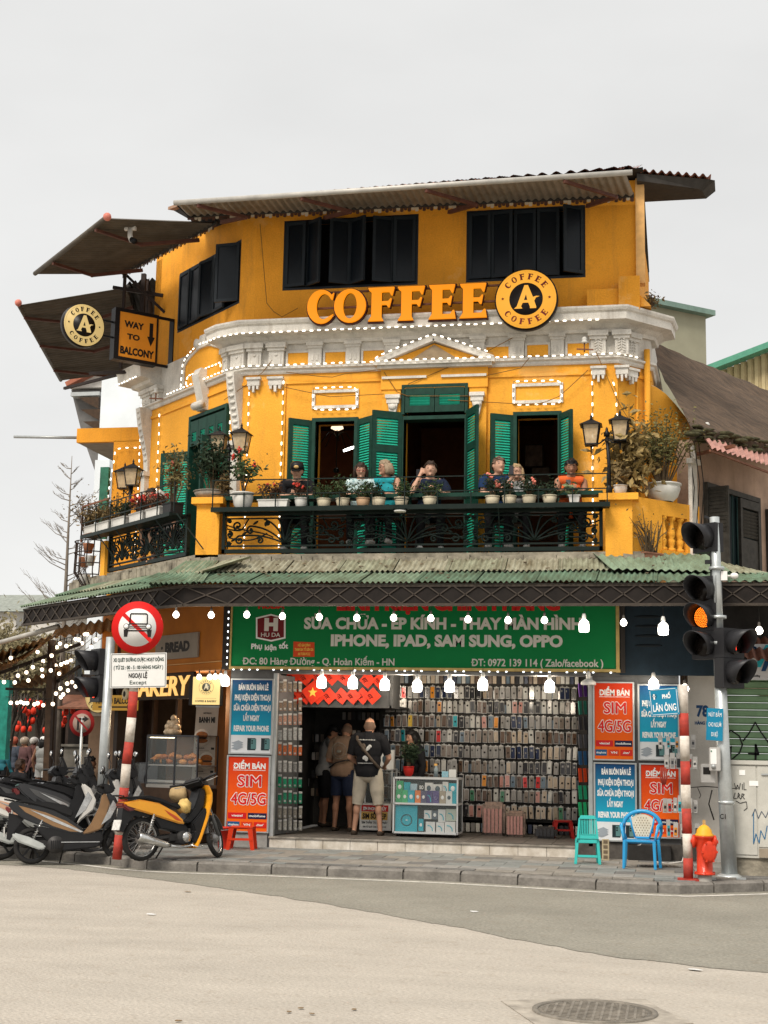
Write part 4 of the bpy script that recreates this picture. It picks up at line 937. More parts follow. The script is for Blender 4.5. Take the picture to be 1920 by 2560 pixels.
sheet((5.0,-1.2,zf+.22),(6.6,-1.2,zf+.08),(6.6,.9,zf+.2),(4.75,.5,zf+.62),18,.016,.004).obj('roof_sheet',SHT[0],cn_)
# left run along the wing
fp=[Vector((-1.9,FY,0)),Vector((-2.62,-1.86,0)),Vector((-3.12,-1.52,0)),Vector((-6.72,1.62,0))]
LW=Frame(-3.12,-1.52,math.degrees(math.atan2(-1.52-1.62,-3.12+6.72)))
sheet(tuple(Vector((-3.33,FY-.05,zf+.01))),(-3.33+.0,FY-.05,zf+.01),(-2.9,-.4,zf+.5),(-3.0,-.4,zf+.5),1,.01)
m=MB();m.add([(-3.35,FY-.02,zf+.012),(-3.12-.0,-1.6,zf+.012),(-2.9,-.35,zf+.52)],[(0,1,2)])
for k in range(5):
 a,b_=-4.78+k*.98,-4.78+(k+1)*.98+.05
 T=lambda x,y,z:tuple(LW.M@Vector((x,y,z)))
 b2=min(b_,.12)
 sheet(T(a,-.08,zf+.012),T(b2,-.08,zf+.012),T(b2,.62,zf+.24),T(a,.62,zf+.24),11,.016,.004).obj('roof_sheet',SHT[2 if k>2 else 3],cn_)
 sheet(T(a+.1,.5,zf+.24),T(b2+.25,.5,zf+.24),T(b2+.35,1.25,zf+.52),T(a+.2,1.25,zf+.52),11,.016,.004).obj('roof_sheet',SHT[(2,0,3,1,0)[k]],cn_)
sheet((-3.25,-1.62,zf+.02),(-2.3,FY-.07,zf+.02),(-2.6,-.35,zf+.55),(-3.1,-.45,zf+.52),10,.016,.004).obj('roof_sheet',SHT[3],cn_)
FAS=mat('fascia_sheet',(.016,.012,.010),.7,var=.3,scale=5);BARL=mat('fascia_lattice',(.06,.048,.038),.6,var=.25,scale=9)
def fascia(T,x0,x1,z0,z1):
 m=MB(T);m.box(x0,x1,0,.02,z0,z1);m.obj('fascia_panel',FAS,cn_)
 m=MB(T);h=z1-z0;n=int((x1-x0)/.345);w=(x1-x0)/n
 for k in range(n):
  a=x0+k*w
  for(p,q)in(((a,z0),(a+w,z1)),((a,z1),(a+w,z0))):m.bar((p[0],-.012,p[1]),(q[0],-.012,q[1]),.016,.012,up=(0,1,0))
 m.obj('lattice',BARL,cn_,kind='stuff')
 m=MB(T);m.box(x0,x1,-.02,.03,z1-.02,z1+.01);m.box(x0,x1,-.035,.03,z0-.035,z0);m.obj('fascia_rail',BARL,cn_)
zb=3.62
fascia(Matrix.Translation((0,FY,0)),-1.95,6.6,zb,zf-.03)
for a,b_ in zip(fp[1:],fp[2:]):fascia(Matrix.Translation(a)@Matrix.Rotation(math.atan2(b_.y-a.y,b_.x-a.x)-math.pi,4,'Z')@Matrix.Translation((-(b_-a).length,0,0))@Matrix()if False else Matrix.Translation(b_)@Matrix.Rotation(math.atan2(a.y-b_.y,a.x-b_.x),4,'Z'),0,(b_-a).length,zb,zf-.03)
a,b_=fp[1],fp[0];fascia(Matrix.Translation(a)@Matrix.Rotation(math.atan2(b_.y-a.y,b_.x-a.x),4,'Z'),0,(b_-a).length-.05,zb,zf-.03)
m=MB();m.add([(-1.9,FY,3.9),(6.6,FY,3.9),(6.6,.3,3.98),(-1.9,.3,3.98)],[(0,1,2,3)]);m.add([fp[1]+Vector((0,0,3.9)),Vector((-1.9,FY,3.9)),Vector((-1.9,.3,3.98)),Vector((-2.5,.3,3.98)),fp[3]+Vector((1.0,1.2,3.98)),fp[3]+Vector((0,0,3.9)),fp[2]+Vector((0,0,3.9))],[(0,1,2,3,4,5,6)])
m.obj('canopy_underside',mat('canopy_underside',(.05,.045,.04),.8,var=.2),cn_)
for k in range(8):
 x=-1.6+k*1.1;MB().bar((x,FY+.03,3.86),(x,.2,3.92),.05).obj('rafter',mat('dark_steel',(.03,.022,.02)),cn_)
mm=MB();
for k in range(46):  # dead leaves and grit lying on the sheets
 x=rnd.uniform(-2.6,4.4);t=rnd.random()**.6;mm.cbox((x,-1.75+t*1.4,zf+.055+t*.50+.01),(rnd.uniform(.02,.07),rnd.uniform(.02,.05),.012),Matrix.Rotation(rnd.uniform(0,3),3,'Z'))
q=mm.obj('dead_leaves',mat('dead_leaf',(.20,.15,.10),.9,var=.3),kind='stuff');tag(q,'dead leaves and grit scattered on the corrugated canopy','leaves')

# ================================================================== NEIGHBOURS ON THE RIGHT
NB=Frame(4.72,1.05,61);PINK=mat('pink_render',(.42,.29,.21),.85,var=.25,scale=1.6,bump=.3,fine=.06)
weather(PINK,.4)
nb=thing('old_house','old pink rendered house with a mossy roof and dark louvred windows beside the ochre building','house',(0,0,0))
m=MB(NB.M);m.box(-.3,6,0,.3,2.6,NB.at(1800,1120)[1]);m.obj('wall',PINK,nb)
m=MB(NB.M);a=NB.at(1690,1190)[0];b_=NB.at(1734,1190)[0];zt=6.2;m.box(-.5,b_,-.06,0,4.4,6.0);m.box(-.55,b_+.05,-.1,0,6.0,6.08);m.box(-.4,b_-.08,-.08,0,6.08,6.3);m.obj('pilaster',STUCCO,nb)
MOSS=mat('mossy_roof',(.115,.078,.052),.95,var=.3,scale=2.5,c2=(.05,.037,.027),bump=.9,bscale=25,stretch=(.35,2.5,2.5),fine=.15)
e0=NB.at(1735,1078,-.35);e1=NB.at(1960,1120,-.35);
def NP(px,py,y):x,z=NB.at(px,py,y);return NB.M@Vector((x,y,z))
ro=[NP(1725,1062,-.30),NP(1960,1122,-.30),NP(1960,1002,2.6),NP(1610,855,2.6)]
ri=26;rj=14;vs=[];fs=[]
for i in range(ri+1):
 for j in range(rj+1):
  p=lerp(lerp(ro[0],ro[1],i/ri),lerp(ro[3],ro[2],i/ri),j/rj);k=mnoise.noise(p*2.3)
  vs.append(p+Vector((0,0,.05*k+(.05*mnoise.noise(p*9)if j<2 else.0)+(.07 if j>=rj-1 else 0))))
fs=[(i*(rj+1)+j,(i+1)*(rj+1)+j,(i+1)*(rj+1)+j+1,i*(rj+1)+j+1)for i in range(ri)for j in range(rj)]
m=MB();m.add(vs,fs,True);N0=len(vs)
edge=[i*(rj+1)for i in range(ri+1)];m.add([vs[e]for e in edge]+[tuple(Vector(vs[e])+Vector((.05*mnoise.noise(Vector(vs[e])*7),.1,-.12-.08*rnd.random())))for e in edge],[(i,i+ri+1,i+ri+2,i+1)for i in range(ri)]);m.obj('roof',MOSS,nb)
m=MB();
for k in range(60):
 t=rnd.random();p=lerp(ro[0],ro[1],t)+Vector((rnd.uniform(-.03,.03),0,rnd.uniform(-.22,.03)));m.ball(p,rnd.uniform(.04,.10),6,(1.6,1,.45))
m.obj('mossy_eave_tiles',mat('moss_clump',(.075,.07,.035),.95,var=.5,scale=14),nb,kind='stuff')
PS=mat('faded_red_sheet',(.42,.22,.18),.7,var=.25,scale=4);a,b_=NB.at(1752,1092,-.5),NB.at(1960,1152,-.9)
ra=thing('lean_to_roof','faded pink corrugated sheet roof under the mossy eave','roof',(0,0,0))
sheet(NP(1775,1118,-.95),NP(1965,1176,-.95),NP(1965,1140,-.05),NP(1748,1080,-.05),16,.02,.006).obj('roof_sheet',PS,ra)
MB().bar(NP(1745,1135,-.1),NP(1835,1115,-.9),.05).obj('bracket',RUST,ra);MB().bar(NP(1775,1126,-.9),NP(1960,1196,-.9),.03).obj('edge_bar',RUST,ra)
OLD=mat('old_shutter',(.055,.05,.042),.7,var=.3,scale=9)
wx0,wz1=NB.at(1762,1220);wx1,_=NB.at(1886,1240);wz0=NB.at(1870,1405)[1]
m=MB(NB.M);m.box(wx0-.06,wx0,-.08,.0,wz0-.3,wz1+.08);m.box(wx1,wx1+.06,-.08,0,wz0-.3,wz1+.08);m.box(wx0,wx1,-.08,0,wz1,wz1+.08);wf=m.obj('window',OLD,nb)
MB(NB.M).box(wx0,wx1,-.02,-.005,wz0-.3,wz1).obj('opening',mat('dark_teal_room',(.006,.018,.02),.6,var=.2),wf)
m1=NB.at(1838,1300)[0]
for k in range(6):
 x=wx0+.12+(m1-wx0-.15)*k/5;MB(NB.M).cyl((x,-.05,wz0-.3),(x,-.05,wz1),.012,n=6).obj('bar',mat('bar_teal',(.03,.07,.065),.5),wf)
m=MB(NB.M);m.box(m1,m1+.07,-.1,-.04,wz0-.3,wz1-.02);m.box(wx1-.07,wx1,-.1,-.04,wz0-.3,wz1-.02);m.box(m1+.07,wx1-.07,-.1,-.04,wz1-.16,wz1-.02);m.box(m1+.07,wx1-.07,-.08,-.05,wz0-.3,wz0+.35);sl=m.obj('shutter',OLD,nb)
me=MB(NB.M.to_3x3().to_4x4()).cbox((0,0,0),(wx1-m1-.14,.05,.012),Matrix.Rotation(-.9,3,'X')).mesh('slat',OLD)
for k in range(int((wz1-.2-wz0-.35)/.055)):link('slat',me,sl,tuple(NB.M@Vector(((m1+wx1)/2,-.07,wz0+.4+k*.055))))
m=MB(NB.M);m.box(wx0-.02,wx0+.02,-.4,-.0,wz0-.3,wz1);sl2=m.obj('shutter',OLD,nb)
for k in range(12):MB(NB.M).box(wx0-.03,wx0-.02,-.36,-.06,wz0+.3+k*.06,wz0+.33+k*.06).obj('slat',OLD,sl2)
m=MB(NB.M);x=NB.at(1912,1250)[0];m.box(x,x+.7,-.08,0,wz0-.3,wz1-.05);m.obj('shutter',OLD,nb)
rb=thing('rear_house','plain olive green rendered block with a teal roof edge behind the mossy roof','building',(0,0,0))
RBM=mat('olive_render',(.34,.33,.24),.85,var=.1,scale=1.5,bump=.2);a=atY(1600,740,10);b_=atY(1764,792,10);c=atY(1764,1000,10)
RB=Frame(a.x,10,40);l0=0;l1=RB.at(1764,792)[0];zz=RB.at(1764,792)[1];m=MB(RB.M);m.box(l0-1.5,l1,0,5,5,zz);m.obj('wall',RBM,rb)
m=MB(RB.M);m.box(l0-1.6,l1+.12,-.2,5.1,zz,zz+.12);m.obj('roof_edge',mat('teal_roof_edge',(.18,.27,.23),.6,var=.15),rb)
yb=thing('warehouse','pale yellow corrugated gable with a green edge far right','building',(0,0,0))
a=atY(1775,935,14);b_=atY(1960,862,14);YM=mat('yellow_cladding',(.56,.46,.26),.6,var=.1)
m=MB();n=40
poly=[]
for k in range(n):
 x=a.x+(b_.x+1.5-a.x)*k/n;w=(b_.x+1.5-a.x)/n;z1=a.z+(b_.z-a.z)*(x-a.x)/(b_.x-a.x);y=14 if k%2 else 14.05
 m.box(x,x+w,y,y+.2,6,z1)
m.obj('cladding',YM,yb,kind='stuff');MB().bar(a+Vector((-.1,-.2,.03)),a+(b_-a)*1.8+Vector((0,-.2,.03)),.5,.14).obj('roof_edge',mat('green_edge',(.10,.32,.22),.5),yb)
MB().bar(atY(1730,938,15),atY(1830,925,15),.3,.06).obj('ridge_sheet',mat('teal_roof_edge',(.18,.27,.23)),yb)
# ================================================================== GROUND FLOOR: PHONE SHOP
SF=.30
shp=thing('phone_shop','open fronted phone accessory shop under the green signboard, walls hung with cases','shop',(0,0,0))
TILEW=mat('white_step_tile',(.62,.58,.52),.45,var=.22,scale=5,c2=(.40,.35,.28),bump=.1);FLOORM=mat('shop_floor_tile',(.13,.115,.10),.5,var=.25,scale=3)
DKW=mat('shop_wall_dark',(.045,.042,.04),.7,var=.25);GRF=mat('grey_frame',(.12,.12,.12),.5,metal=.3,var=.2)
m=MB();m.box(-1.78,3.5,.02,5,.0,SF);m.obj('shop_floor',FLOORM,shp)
n=11;
for k in range(n):
 a=-1.78+k*(2.80+1.78)/n;MB().box(a+.003,a+(4.58/n)-.003,.0,.02,.125,SF-.028).obj('step_tile',TILEW,shp,bevel=.003)
MB().box(-1.79,2.79,-.02,.06,SF-.026,SF).obj('step_edge',mat('step_edge_stone',(.30,.27,.23),.7,var=.35,scale=6),shp)
for r_ in range(5):
 for c_ in range(11):MB().box(-1.75+c_*.42,-1.75+c_*.42+.412,.08+r_*.42,.08+r_*.42+.412,SF,SF+.006).obj('floor_tile',FLOORM,shp)
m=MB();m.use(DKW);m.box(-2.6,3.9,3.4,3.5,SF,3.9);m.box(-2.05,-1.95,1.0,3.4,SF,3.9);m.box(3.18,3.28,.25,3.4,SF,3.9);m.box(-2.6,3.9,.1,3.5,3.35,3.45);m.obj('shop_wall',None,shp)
# piers carrying the poster columns
XP=lambda px,py=1900,Y=-.02:XZ(px,py,Y)[0]
ZP=lambda py,px=600,Y=-.02:XZ(px,py,Y)[1]
for q in((568,680,.35,.125),(1482,1592,.3,.35),(1592.2,1700,.25,.35)):MB().box(XP(q[0]),XP(q[1]),.02,q[2],q[3],2.86).obj('shop_pier',GRF,shp)
MB().box(XP(558),XP(673),-.01,.02,.125,ZP(2082)).obj('pier_base',mat('pier_base',(.34,.33,.31),.8,var=.2),shp)
m=MB();m.use(mat('grimy_base',(.10,.09,.08),.85,var=.4));m.box(2.79,4.5,.0,.4,.11,.36);m.obj('plinth',None,shp)
m=MB();m.box(XP(673),XP(1700),-.02,.3,2.74,2.83);m.obj('lintel',GRF,shp)
for px in(682,1476):x=XP(px);MB().box(x-.03,x+.03,-.0,.08,SF,2.74).obj('door_jamb',GREY,shp)
# ---- green signboard
GSB=mat('sign_green',(.002,.19,.05),.7,var=.08,scale=1);GOLD=mat('gold_frame',(.50,.36,.13),.45,metal=.4,var=.2)
sx0,sx1=XZ(580,1600,-.14)[0],XZ(1540,1600,-.14)[0];sz0=XZ(1000,1669,-.14)[1]
gs=thing('shop_signboard','long green phone shop signboard with white lettering in a gold frame','sign',(0,-.14,sz0))
MB().box(sx0,sx1,0,.06,0,1.25).obj('board',GSB,gs)
m=MB();m.box(sx0-.03,sx1+.06,-.02,.07,-.045,-.0);m.box(sx1,sx1+.05,-.02,.07,0,1.25);m.box(sx0-.03,sx0,-.02,.07,0,1.25);m.obj('frame',GOLD,gs)
for q in((sx0-.14,sx0-.035),(sx1+.065,sx1+.13)):MB().box(q[0],q[1],-.03,.1,-.05,1.3).obj('side_post',mat('dark_post',(.03,.025,.022),.6),gs)
SWH=mat('sign_white',(.62,.60,.55),.5,var=0)
def T_(s_,px0,px1,pyb,pyt,ma,bold=.03,Y=-.14,par=gs,oz=None,dy=0,**k):
 x0,zb=XZ(px0,pyb,Y);x1,_=XZ(px1,pyb,Y);zt=XZ((px0+px1)/2,pyt,Y)[1];zb=XZ((px0+px1)/2,pyb,Y)[1]
 l=par.location
 return letters(s_,x0-l.x,x1-l.x,zb-l.z,zt-zb,Y-l.y+dy,ma,parent=par,bold=bold,**k)
T_('SỬA CHỮA - ÉP KÍNH - THAY MÀN HÌNH',760,1455,1572,1544,SWH,.045)
T_('IPHONE, IPAD, SAM SUNG, OPPO',827,1407,1615,1587,SWH,.05)
T_('ĐC: 80 Hàng Đường - Q. Hoàn Kiếm - HN',606,986,1662,1645,SWH,.02)
T_('ĐT: 0972 139 114 ( Zalo/facebook )',1178,1508,1666,1648,SWH,.02)
T_('LINH KIỆN CHÍNH HÃNG',842,1400,1524,1488,TRED,.06);T_('HUDA',645,712,1521,1508,TRED,.06)
def poly_px(m,pts,Y,y0,y1,par):m.prism([(lambda q:(q[0]-par.location.x,q[1]-par.location.z))(XZ(x,y,Y))for x,y in pts],y0,y1)
m=MB();poly_px(m,[(640,1544),(678,1535),(714,1545),(714,1596),(678,1604),(640,1596)],-.14,-.006,0,gs);m.obj('shield_edge',TWHITE,gs)
m=MB();poly_px(m,[(644,1547),(678,1539),(710,1548),(710,1593),(678,1600),(644,1593)],-.14,-.010,-.006,gs);m.obj('shield',mat('shield_red',(.16,.008,.012),.5,var=.1),gs)
T_('H',661,695,1575,1545,SWH,.07,dy=-.010);T_('HU DA',653,701,1592,1582,SWH,.01,dy=-.010)
for s_,a,b_,y in(('Phụ',628,655,1622),('kiện',662,691,1625),('tốt',697,720,1621)):T_(s_,a,b_,y,y-13,TWHITE,.035)
m=MB();poly_px(m,[(734,1604),(786,1606),(786,1642),(733,1642)],-.14,-.006,0,gs);m.obj('sticker',mat('sticker_orange',(.62,.06,.01),.5,var=0),gs)
YT=mat('print_yellow',(.8,.5,.08),.5,var=0)
for s_,y in(('HỘ GIA ĐÌNH',1616),('THAM GIA TỔ LIÊN GIA',1627),('AN TOÀN PCCC',1638)):T_(s_,745 if 'THAM' not in s_ else 737,776 if 'THAM' not in s_ else 784,y,y-6.5,YT,.03,dy=-.006)
m=MB();me_=bulb_mesh(.03,.010,mat('led_dot',(.9,.95,1),emit=2.2,var=0))
ls=thing('light_string','row of tiny cold lights along the bottom edge of the green signboard','string lights',(sx0,-.17,sz0-.05))
MB().box(0,sx1-sx0,-.004,0,-.004,.004).obj('wire',WIRE,ls)
for k in range(46):
 if k%5!=4:b_=link('bulb',me_,ls,(.05+k*(sx1-sx0)/46,0,0));b_.rotation_euler=(0,math.pi/2,0)
for k in range(9):link('bulb',me_,ls,(-.06,0,.08+k*.1))
# navy board to the right of the sign
nv=thing('navy_signboard','dark navy signboard with faint bulges right of the green sign','sign',(0,-.1,sz0))
m=MB();m.box(XP(1552),XP(1790),0,.06,-.08,1.2);m.obj('board',mat('navy_board',(.010,.022,.034),.55,var=.2),nv)
m=MB();
for k in range(4):m.ball((XP(1625),-.0,.35+k*.14),.2,12,(1,.04,.12))
m.obj('faded_lettering',mat('navy_ink',(.006,.010,.014),.6,var=0),nv,kind='stuff')
# ---- posters
BL0,BL1=(.004,.025,.11),(.01,.30,.46)
BLUEP=gradient('poster_blue',(.01,.34,.50),(.006,.05,.16),'Z',.1,1,third=(.01,.20,.36));ORP=gradient('poster_orange',(.82,.13,.004),(.62,.035,.004),'Z',.1,.95)
for q_ in(BLUEP,ORP):q_.node_tree.nodes['Principled BSDF'].inputs['Specular IOR Level'].default_value=.2;q_.node_tree.nodes['Principled BSDF'].inputs['Roughness'].default_value=.55
ORB=mat('red_print',(.50,.010,.008),.45,var=0);PWH=mat('poster_white',(.70,.72,.74),.45,var=.04)
def phone_strip(t,x0,x1,z0,z1,y):
 MB().box(x0,x1,y,y+.01,z0,z1).obj('picture_strip',PWH,t);w,h=x1-x0,z1-z0
 m=MB();
 for k in range(3):m.prism([(x0+w*.02,z0+h*(.55-.16*k)),(x0+w*.16,z0+h*(.42-.14*k)),(x0+w*.33,z0+h*(.56-.12*k)),(x0+w*.2,z0+h*(.70-.12*k))],y-.004-.001*k,y-.001*k-.002)
 m.obj('open_phone',mat('print_pale',(.32,.36,.40),.4,var=.1),t)
 for a in(.42,.76):
  m=MB();m.box(x0+w*a,x0+w*(a+.2),y-.004,y,z0+h*.15,z0+h*.84);m.obj('phone',mat('print_phone_dark',(.02,.035,.04),.3,var=.2),t)
  m=MB();m.box(x0+w*(a+.09),x0+w*(a+.22),y-.006,y-.004,z0+h*.22,z0+h*.8);m.obj('phone_back',mat('print_phone_teal',(.10,.22,.22),.3,var=.1),t)
  for q in range(2):m=MB();m.lathe([(.012,y-.008),(.012,y-.006)],(x0+w*(a+.12),0,z0+h*(.68-.13*q)),10,'Y');m.obj('lens',TBLACK,t)
def blue_poster(px0,px1,pyt,pym,pyb,label,Y=-.02,skip=()):
 x0,x1=XP(px0),XP(px1);pm=(px0+px1)/2;zt,zm,zb_=(XZ(pm,q,Y)[1]for q in(pyt,pym,pyb))
 t=thing('blue_poster',label,'poster',(x0,Y,zb_));w=x1-x0;H=zt-zb_;hm=zm-zb_
 MB().box(0,w,-.005,.03,hm,H).obj('board',BLUEP,t);phone_strip(t,0,w,0,hm,-.006)
 m=MB();
 for q in((-.025,0,-.02,H+.02),(w,w+.025,-.02,H+.02),(0,w,H,H+.02),(0,w,-.02,0)):m.box(q[0],q[1],-.02,.03,q[2],q[3])
 m.obj('frame',GREY,t);hh=H-hm
 for i,(s_,a,b_)in enumerate((('BÁN BUÔN BÁN LẺ',.16,.90),('PHỤ KIỆN ĐIỆN THOẠI',.07,.96),('SỬA CHỮA ĐIỆN THOẠI',.05,.97),('LẤY NGAY',.30,.70),('REPAIR YOUR PHONE',.07,.94))):
  if i in skip:continue
  letters(s_,w*a,w*b_,hm+hh*(.82-.186*i),hh*.098,-.005,TWHITE,parent=t,bold=.05)
 return t
def orange_poster(px0,px1,pyt,pyb,label,Y=-.02):
 x0,x1=XP(px0),XP(px1);pm=(px0+px1)/2;zt,zb_=(XZ(pm,q,Y)[1]for q in(pyt,pyb))
 t=thing('orange_poster',label,'poster',(x0,Y,zb_));w=x1-x0;H=zt-zb_
 MB().box(0,w,-.005,.03,0,H).obj('board',ORP,t);m=MB()
 for q in((-.025,0,-.02,H+.02),(w,w+.025,-.02,H+.02),(0,w,H,H+.02),(0,w,-.02,0)):m.box(q[0],q[1],-.02,.03,q[2],q[3])
 m.obj('frame',GREY,t)
 letters('ĐIỂM BÁN',w*.12,w*.92,H*.84,H*.075,-.005,TWHITE,parent=t,bold=.04);MB().box(w*.12,w*.92,-.008,-.005,H*.815,H*.822).obj('underline',TWHITE,t)
 for s_,a,b_,z,c in(('SIM',.25,.82,.60,.145),('4G/5G',.10,.94,.36,.145)):
  [letters(s_,w*a+w*.024*math.cos(q*.785),w*b_+w*.024*math.cos(q*.785),H*z+w*.024*math.sin(q*.785),H*c,-.005,TWHITE,parent=t,bold=0,depth=.0010+.0003*q,name='outline')for q in range(8)];[letters(s_,w*a+w*dx,w*b_+w*dx,H*z+w*dz,H*c,-.009,mat('sim_red',(.62,.015,.01),.5,var=0),parent=t,bold=0,depth=.001+.0004*q)for q,(dx,dz)in enumerate(((-.009,0),(.009,0),(0,.008),(0,-.008)))]
 for(s_,a,b_,z0,z1,c,tc_,it)in(('viettel',.03,.48,.165,.245,(.55,.012,.015),TWHITE,0),('mobifone',.52,.98,.165,.245,(.012,.012,.05),TWHITE,0),('vinaphone',.02,.32,.045,.125,(.012,.09,.22),TWHITE,0),('VN',.36,.64,.045,.125,(.62,.05,.012),TWHITE,0),('itel',.67,.98,.045,.125,(.60,.02,.012),TWHITE,.4)):
  MB().box(w*a,w*b_,-.008,-.005,H*z0,H*z1).obj('logo_plate',mat('plate_'+s_,c,.4,var=0),t)
  m_=.2 if s_ in('viettel','VN','itel')else.07;d=b_-a
  letters(s_,w*(a+d*m_),w*(b_-d*m_),H*(z0+(z1-z0)*.35),H*(z1-z0)*.36,-.008,tc_,parent=t,bold=.02,shear=it)
 return t
blue_poster(575,676,1700,1838,1882,'blue phone repair poster at the top of the column left of the shop opening')
orange_poster(572,673,1892,2078,'orange SIM poster low on the column left of the shop opening, above the red stool')
orange_poster(1487,1583,1708,1898,'orange SIM poster at the top of the column right of the case wall')
blue_poster(1488,1587,1910,2055,2100,'blue phone repair poster low behind the blue armchair')
blue_poster(1600,1696,1714,1855,1898,'blue repair poster partly covered by the street name plate',skip=(0,))
orange_poster(1602,1696,1912,2092,'orange SIM poster behind the hanging goods beside the striped post')

# ---- wall of phone cases
CW=Frame(.0,2.45,-5)
cw0,cw1=CW.at(962,1850)[0],CW.at(1444,1850)[0]
rk=thing('display_wall','dark pegboard wall with horizontal rails carrying the phone cases','display rack',(0,0,0))
MB(CW.M).box(cw0-.1,cw1+.15,.02,.06,.5,3.3).obj('backboard',mat('pegboard_dark',(.03,.028,.026),.7,var=.2),rk)
rows=[1504+36.2*k for k in range(1,1)]
rowpx=[1747,1783,1820,1857,1895,1932,1967,2003,2043]  # bottoms of the rows near x=1200
CCOL={'grey':(.25,.24,.23),'clear':(.50,.49,.46),'white':(.62,.60,.56),'black':(.03,.03,.035),'beige':(.42,.34,.26),'taupe':(.20,.165,.14),'blue grey':(.13,.18,.23),'navy':(.02,.03,.07),'pink':(.48,.24,.21),'orange':(.62,.24,.03),'yellow':(.70,.45,.04),'teal':(.02,.32,.38),'red':(.48,.02,.02),'green':(.06,.19,.11),'brown':(.10,.06,.04)}
CMAT={k:mat('case_'+k.replace(' ','_'),c,.3,var=.12,scale=20,coat=.4)for k,c in CCOL.items()}
CARDW=mat('blister_card',(.42,.41,.39),.3,var=.1,coat=.3)
PALD=['grey','clear','white','taupe','beige','black','blue grey','clear','grey','beige','brown','navy']
def case_mesh(k,v):
 m=MB();w,h=.070,.172
 m.use(CARDW);m.box(-.012,.012,-.004,.0,.172,.190);m.box(-w/2-.004,w/2+.004,.001,.004,0,.178)
 m.use(CMAT[k]);m.box(-w/2+.004,w/2-.004,-.011,.001,.008,h-.01)
 m.use(TBLACK if k not in('black','navy')else CMAT['grey'])
 if v==0:m.box(-.022,-.004,-.014,-.011,.105,.132)
 elif v==1:m.box(-.016,.016,-.014,-.011,.10,.128)
 elif v==2:m.lathe([(.014,-.014),(.014,-.011)],(0,0,.08),8,'Y')
 else:m.box(-.02,.02,-.013,-.011,.02,.028)
 return m.mesh('phone_case')
CM={(k,v):case_mesh(k,v)for k in CCOL for v in range(4)}
special={(0,8):'orange',(0,3):'red',(1,9):'orange',(2,4):'yellow',(2,12):'teal',(2,1):'orange',(2,19):'orange',(2,17):'pink',(3,9):'red',(3,3):'teal',(1,22):'pink',(1,23):'pink',(5,5):'orange',(5,7):'orange',(6,24):'red',(6,26):'red',(6,17):'orange',(7,20):'green',(7,15):'green',(7,26):'pink',(6,20):'pink',(8,30):'green'}
ncol=33;cnt=0
for r_,py in enumerate(rowpx):
 zb_=CW.at(1200,py)[1];kk=rnd.choice(PALD)
 MB(CW.M).box(cw0-.05,cw1+.02,-.02,.02,zb_+.186,zb_+.194).obj('rail',GRF,rk)
 for c_ in range(ncol):
  if rnd.random()<.45:kk=rnd.choice(PALD if r_<5 else['taupe','grey','blue grey','black','brown','clear','beige','pink' if r_>5 else 'grey'])
  k=special.get((r_,c_),kk);x=cw0+(c_+.5)*(cw1-cw0)/ncol+rnd.uniform(-.011,.011)
  sc_=rnd.uniform(.95,1.10)
  o=link('phone_case',CM[(k,rnd.randrange(4))],None,tuple(CW.M@Vector((x,-.03-rnd.uniform(0,.05),zb_+rnd.uniform(-.006,.006)))))
  o.rotation_euler=(rnd.uniform(-.05,.05),rnd.uniform(-.05,.05),math.radians(-5)+rnd.uniform(-.5,.5));o.scale=(sc_,1,sc_*1.09)
  tag(o,'%s phone case, %s row from the top, %s third of the wall of cases'%(k,ORD[r_],('left','middle','right')[c_*3//ncol]),'phone case','phone cases hanging on the display wall');cnt+=1
# further cases: cramped top rows, layers behind, rows in the depth of the shop
mm=MB()
for(frame,x0,x1,pys,dens)in((CW,cw0,cw1,(1710,),.075),(CW,cw0,cw1,(2080,),.085)):
 for py in pys:
  zb_=frame.at(1200,py)[1];x=x0
  while x<x1:
   k=rnd.choice(PALD);mm.use(CMAT[k]);w=rnd.uniform(.055,.07);mm.cbox(tuple(frame.M@Vector((x,-.03-rnd.random()*.04,zb_+.075))),(w,.012,.14),Matrix.Rotation(rnd.uniform(-.5,.4),3,'Z'));x+=dens
for py in rowpx:
 zb_=CW.at(1200,py)[1]
 for c_ in range(40):
  x=rnd.uniform(cw0,cw1);mm.use(CMAT[rnd.choice(['taupe','grey','black','blue grey'])]);mm.cbox(tuple(CW.M@Vector((x,.005,zb_+.07))),(.055,.01,.14))
for(px0,px1,Y,pys)in((860,960,3.1,(1800,1845,1885,1930,1970)),(770,850,3.2,(1855,1900,1945,1990)),(720,770,3.0,(1800,1840,1880,1925,1965,2010))):
 for py in pys:
  x,z=XZ(px0,py,Y);x1=XZ(px1,py,Y)[0]
  while x<x1:mm.use(CMAT[rnd.choice(['grey','black','taupe','brown','beige'])]);mm.cbox((x,Y,z+.07),(.055,.01,.13),Matrix.Rotation(rnd.uniform(-.4,.4),3,'Z'));x+=rnd.uniform(.07,.1)
q=mm.obj('packed_phone_cases',None,kind='stuff');tag(q,'further rows of phone cases packed behind and around the display wall','phone cases')
